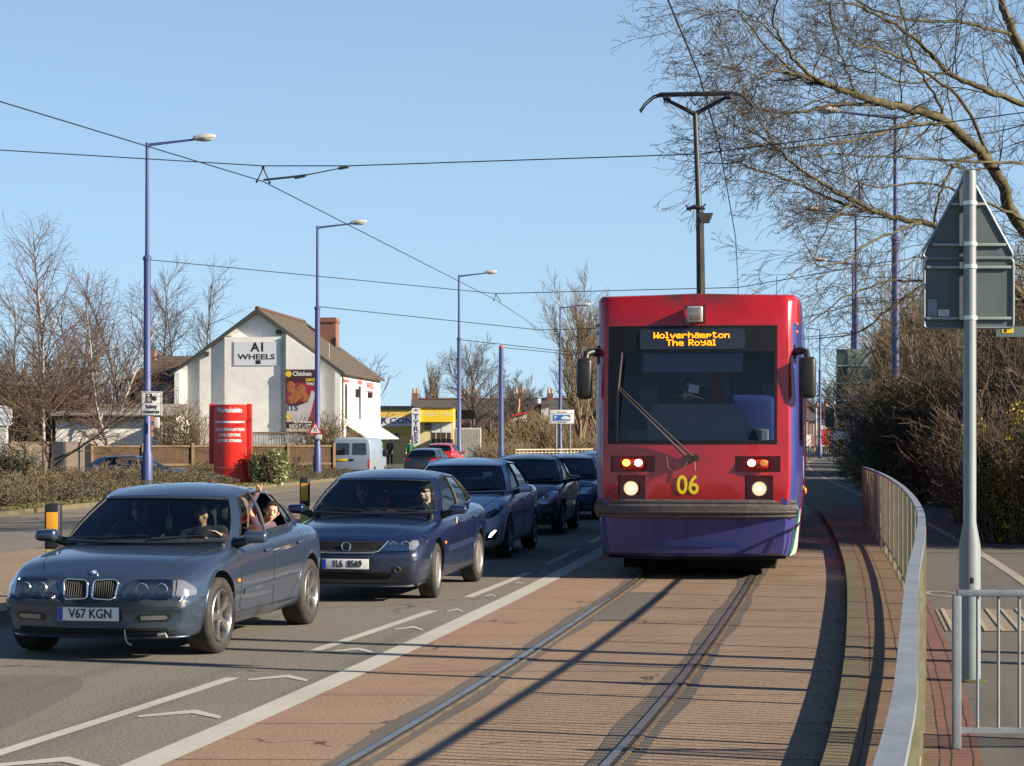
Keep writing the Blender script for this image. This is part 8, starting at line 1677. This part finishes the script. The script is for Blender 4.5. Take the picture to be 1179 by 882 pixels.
for i, (x, z, h) in enumerate([(9.95, 53.0, 3.1), (11.3, 51.0, 2.6), (11.9, 60.0, 3.2), (13.4, 68.0, 3.4)]):
    shrub('tangled_shrub', ['dark tangled shrub hiding the foot of the tallest lamp post', 'dark shrub just right of the tallest lamp post foot', 'dark shrub behind the tallest lamp post', 'dark shrub between the tallest lamp post and the direction sign'][i], x, z, .12, 1.15, 1.5, h, 250+i, L_dark if i != 1 else L_olv, Bk2, 12000, 70, .055, 'dark shrubs along the footway', blobs=14, tmin=.008)
for i, (px, py, d) in enumerate([(1012, 575, 68), (992, 560, 76)]):
    shrub('leafy_shrub', ['sunlit green shrub at the near foot of the direction sign', 'sunlit green shrub behind the direction sign posts'][i], X_(px, d), d, .13, .9, 1.4, 1.4, 420+i, L_grn, Bk5, 4200, 40, .05, blobs=8)
for i in range(5):
    z = 95+i*17; shrub('roadside_shrub', '%s bare roadside shrub beyond the direction sign' % wl[i], K(z)+6.6, z, .1, 1.4, 5, 2.2, 440+i, L_olv, Bk2, 2600, 50, .09, 'roadside shrubs beyond the bend', blobs=10, tmin=.012)
for i, (px, d, h) in enumerate([(1045, 92, 4.6), (1065, 100, 6.4), (1085, 96, 6.6), (1062, 118, 6.8), (1095, 92, 6.4), (1050, 130, 6.2), (1130, 88, 6.6)]):
    shrub('tall_thicket', ['sixth', 'fifth', 'fourth', 'eighth', 'second', 'farthest', 'nearest'][i]+' tall brown thicket behind the direction sign', X_(px, d), d, .1, 2.2, 3.0, h, 700+i, L_brn, Bk5 if i % 2 else Bk2, 1800, 120, .06, 'tall thickets behind the direction sign', blobs=12, tmin=.012, up=.9)
for i, (px, d, py) in enumerate([(1010, 112, 390), (1022, 104, 352), (1040, 108, 325), (1060, 84, 330), (1075, 90, 345), (1118, 70, 352), (1150, 66, 365)]):
    tree('bank_tree', ['%s slender bare tree rising from the right bank, counted from the tram' % w_ for w_ in wl][i], X_(px, d), d, .1, CAMH+(503-py)*d/F, [(6, .06, (0, 0, .1), 22, .55, .60, .10), (5, .10, (0, 0, .5), 12, .5, .5, .12), (4, .14, (0, 0, .1), 7, .5, .55, .1)], Bk6, Bk5, 800+i, .09, tmin=.0085, tl=.85)
# ivy-dark litter along the bank edge
# left: planting bed hedge of low grey-brown shrubs, evergreen at the edge, round bush by the pillar
n = 0
hl_ = [('low grey-brown shrub in the planting bed behind the far kerb', 'low grey-brown shrubs of the planting bed')]
for z in np.arange(50, 92, 2.4):
    for o_, h in ((-20.2, .62), (-21.6, .9)):
        x = K(z)+o_+rg0.normal(0, .15)
        if abs(x-X_(265, 75.5)) < 1.5 and abs(z-75.5) < 2.0: continue
        if abs(x-X_(308, 75)) < 1.3 and abs(z-75) < 1.5: continue
        shrub('low_shrub', hl_[0][0], x, z+rg0.normal(0, .4), .05, 1.25+.3*rg0.random(), 1.5, h*(.52+.52*rg0.random()), 500+n, L_grey if rg0.random() < .6 else L_hdg, Bk5, 4200, 34, .027, hl_[0][1], blobs=9, tmin=.008); n += 1
shrub('round_bush', 'round glossy green and cream bush right of the red pillar sign', X_(310, 75.2), 75.2, .08, .66, .6, 1.22, 600, L_hol, Bk2, 5200, 30, .055, blobs=12)
shrub('evergreen_bush', 'dark green bush at the left picture edge', X_(8, 61), 61, .08, 1.0, 1.0, 1.5, 601, leafmat('leaf_deep_green', (.03, .055, .018), (.05, .07, .025)), Bk2, 4200, 30, .05, blobs=10)
for i, (px, py, d, lb) in enumerate([(212, 478, 97, 'wispy climber against the left buttress of the gabled building'), (372, 484, 99, 'wispy climber against the gable right of the poster')]):
    shrub('climber', lb, X_(px, d), d, YG, .95, .5, CAMH+(503-py)*d/F+.3, 610+i, L_olv, Bk5, 900, 40, .06, blobs=8, tmin=.009)
# brown scrub far off: reads as one mass
def far_scrub(name, label, x0, x1, y0, y1, hfun, n, seed, sm, lm, base=-.3, nl=0, tmin=.02):
    rg = np.random.default_rng(seed); S_ = [[], []]; P_ = [(4, .12, (0, 0, .5), 7, .55, .5, .15), (3, .16, (0, 0, .2), 1, .5, .5, .1)]
    for i in range(n):
        y = y0+(y1-y0)*rg.random(); x = (x0+(x1-x0)*rg.random())*y/y0; h = hfun(x*y0/y, y)*(.6+.5*rg.random()); grow(S_, (x, y, base), (rg.normal(0, .3), rg.normal(0, .3), 1), h, .02, 0, P_, rg)
    sg = np.array([s for l_ in S_ for s in l_], np.float32); sg[:, 6:8] = np.maximum(sg[:, 6:8], tmin); V, Fq = seg_tubes(sg, 3); o = fast_mesh(name, V, Fq, sm); tag(o, label, 'scrub', None, 'stuff'); return o
far_scrub('far_scrub', 'brown bare scrub filling the bank between the tyre shop and the tram', X_(548, 150), X_(700, 150), 150, 182, lambda x, y: 2.7+.8*math.sin(x*.9), 1300, 1, Bk5, None, -.4, tmin=.022)
far_scrub('far_thicket', 'dark brown thicket in front of the far terrace', X_(553, 188), X_(705, 188), 188, 225, lambda x, y: 3.7+.6*math.sin(x*.7), 900, 2, Bk2, None, -1, tmin=.028)
far_scrub('left_thicket', 'tangled brown thicket behind the small tree on the left', X_(-60, 100), X_(150, 100), 101, 116, lambda x, y: 4.6 if x < X_(110, 100) else 3.2, 900, 3, Bk2, None, -.3, tmin=.014)
far_scrub('verge_scrub', 'pale dry scrub between the container and the barrier', X_(556, 126), X_(600, 126), 130, 148, lambda x, y: 1.5, 500, 4, Bk6, None, -.3, tmin=.016)
far_scrub('far_right_scrub', 'bare scrub beyond the bend behind the sign posts', X_(962, 175), X_(1040, 175), 175, 210, lambda x, y: 3.5, 500, 5, Bk2, None, -.3, tmin=.03)
# grass blades on the verge
rg = np.random.default_rng(5); n = 16000; z = 48+70*rg.random(n)**1.2; o_ = -19.7+1.0*rg.random(n); x = np.array([K(v) for v in z])+o_; h = .02+.06*rg.random(n); w_ = .014; a = rg.random(n)*math.pi; ca, sa = np.cos(a)*w_, np.sin(a)*w_; z0 = np.full(n, .10)
V = np.stack([np.stack([x-ca, z-sa, z0], 1), np.stack([x+ca, z+sa, z0], 1), np.stack([x+ca*.2+rg.normal(0, .03, n), z+sa*.2, z0+h], 1), np.stack([x-ca*.2, z-sa*.2, z0+h], 1)], 1).reshape(-1, 3)
tag(fast_mesh('verge_grass_blades', V, np.arange(n)[:, None]*4+np.array([[0, 1, 2, 3]]), mat('grass_blade', (.11, .125, .04), .8, noise=(1.5, .4, (.14, .12, .055)))), 'short rough grass along the far kerb', 'grass', None, 'stuff')
# leaf litter and crumbs in the kerb gutter and on the slabs
n = 900; z = 9+60*rg.random(n)**1.6; o_ = np.where(rg.random(n) < .7, -.02-.25*rg.random(n)**2, 3.9-1.2*rg.random(n)**2); x = np.array([K(v) for v in z])+o_; z0 = np.where(o_ < 0, .004, .114); s = .005+.012*rg.random(n); a = rg.random(n)*6.28
dx, dy = np.cos(a)*s, np.sin(a)*s; V = np.stack([np.stack([x-dx, z-dy, z0], 1), np.stack([x+dy*.6, z-dx*.6, z0+.006], 1), np.stack([x+dx, z+dy, z0+.004], 1), np.stack([x-dy*.6, z+dx*.6, z0+.008], 1)], 1).reshape(-1, 3)
tag(fast_mesh('leaf_litter', V, np.arange(n)[:, None]*4+np.array([[0, 1, 2, 3]]), mat('litter', (.16, .10, .05), .9, noise=(20, .5, (.06, .045, .03)))), 'dead leaves and grit gathered along the kerb', 'litter', None, 'stuff')
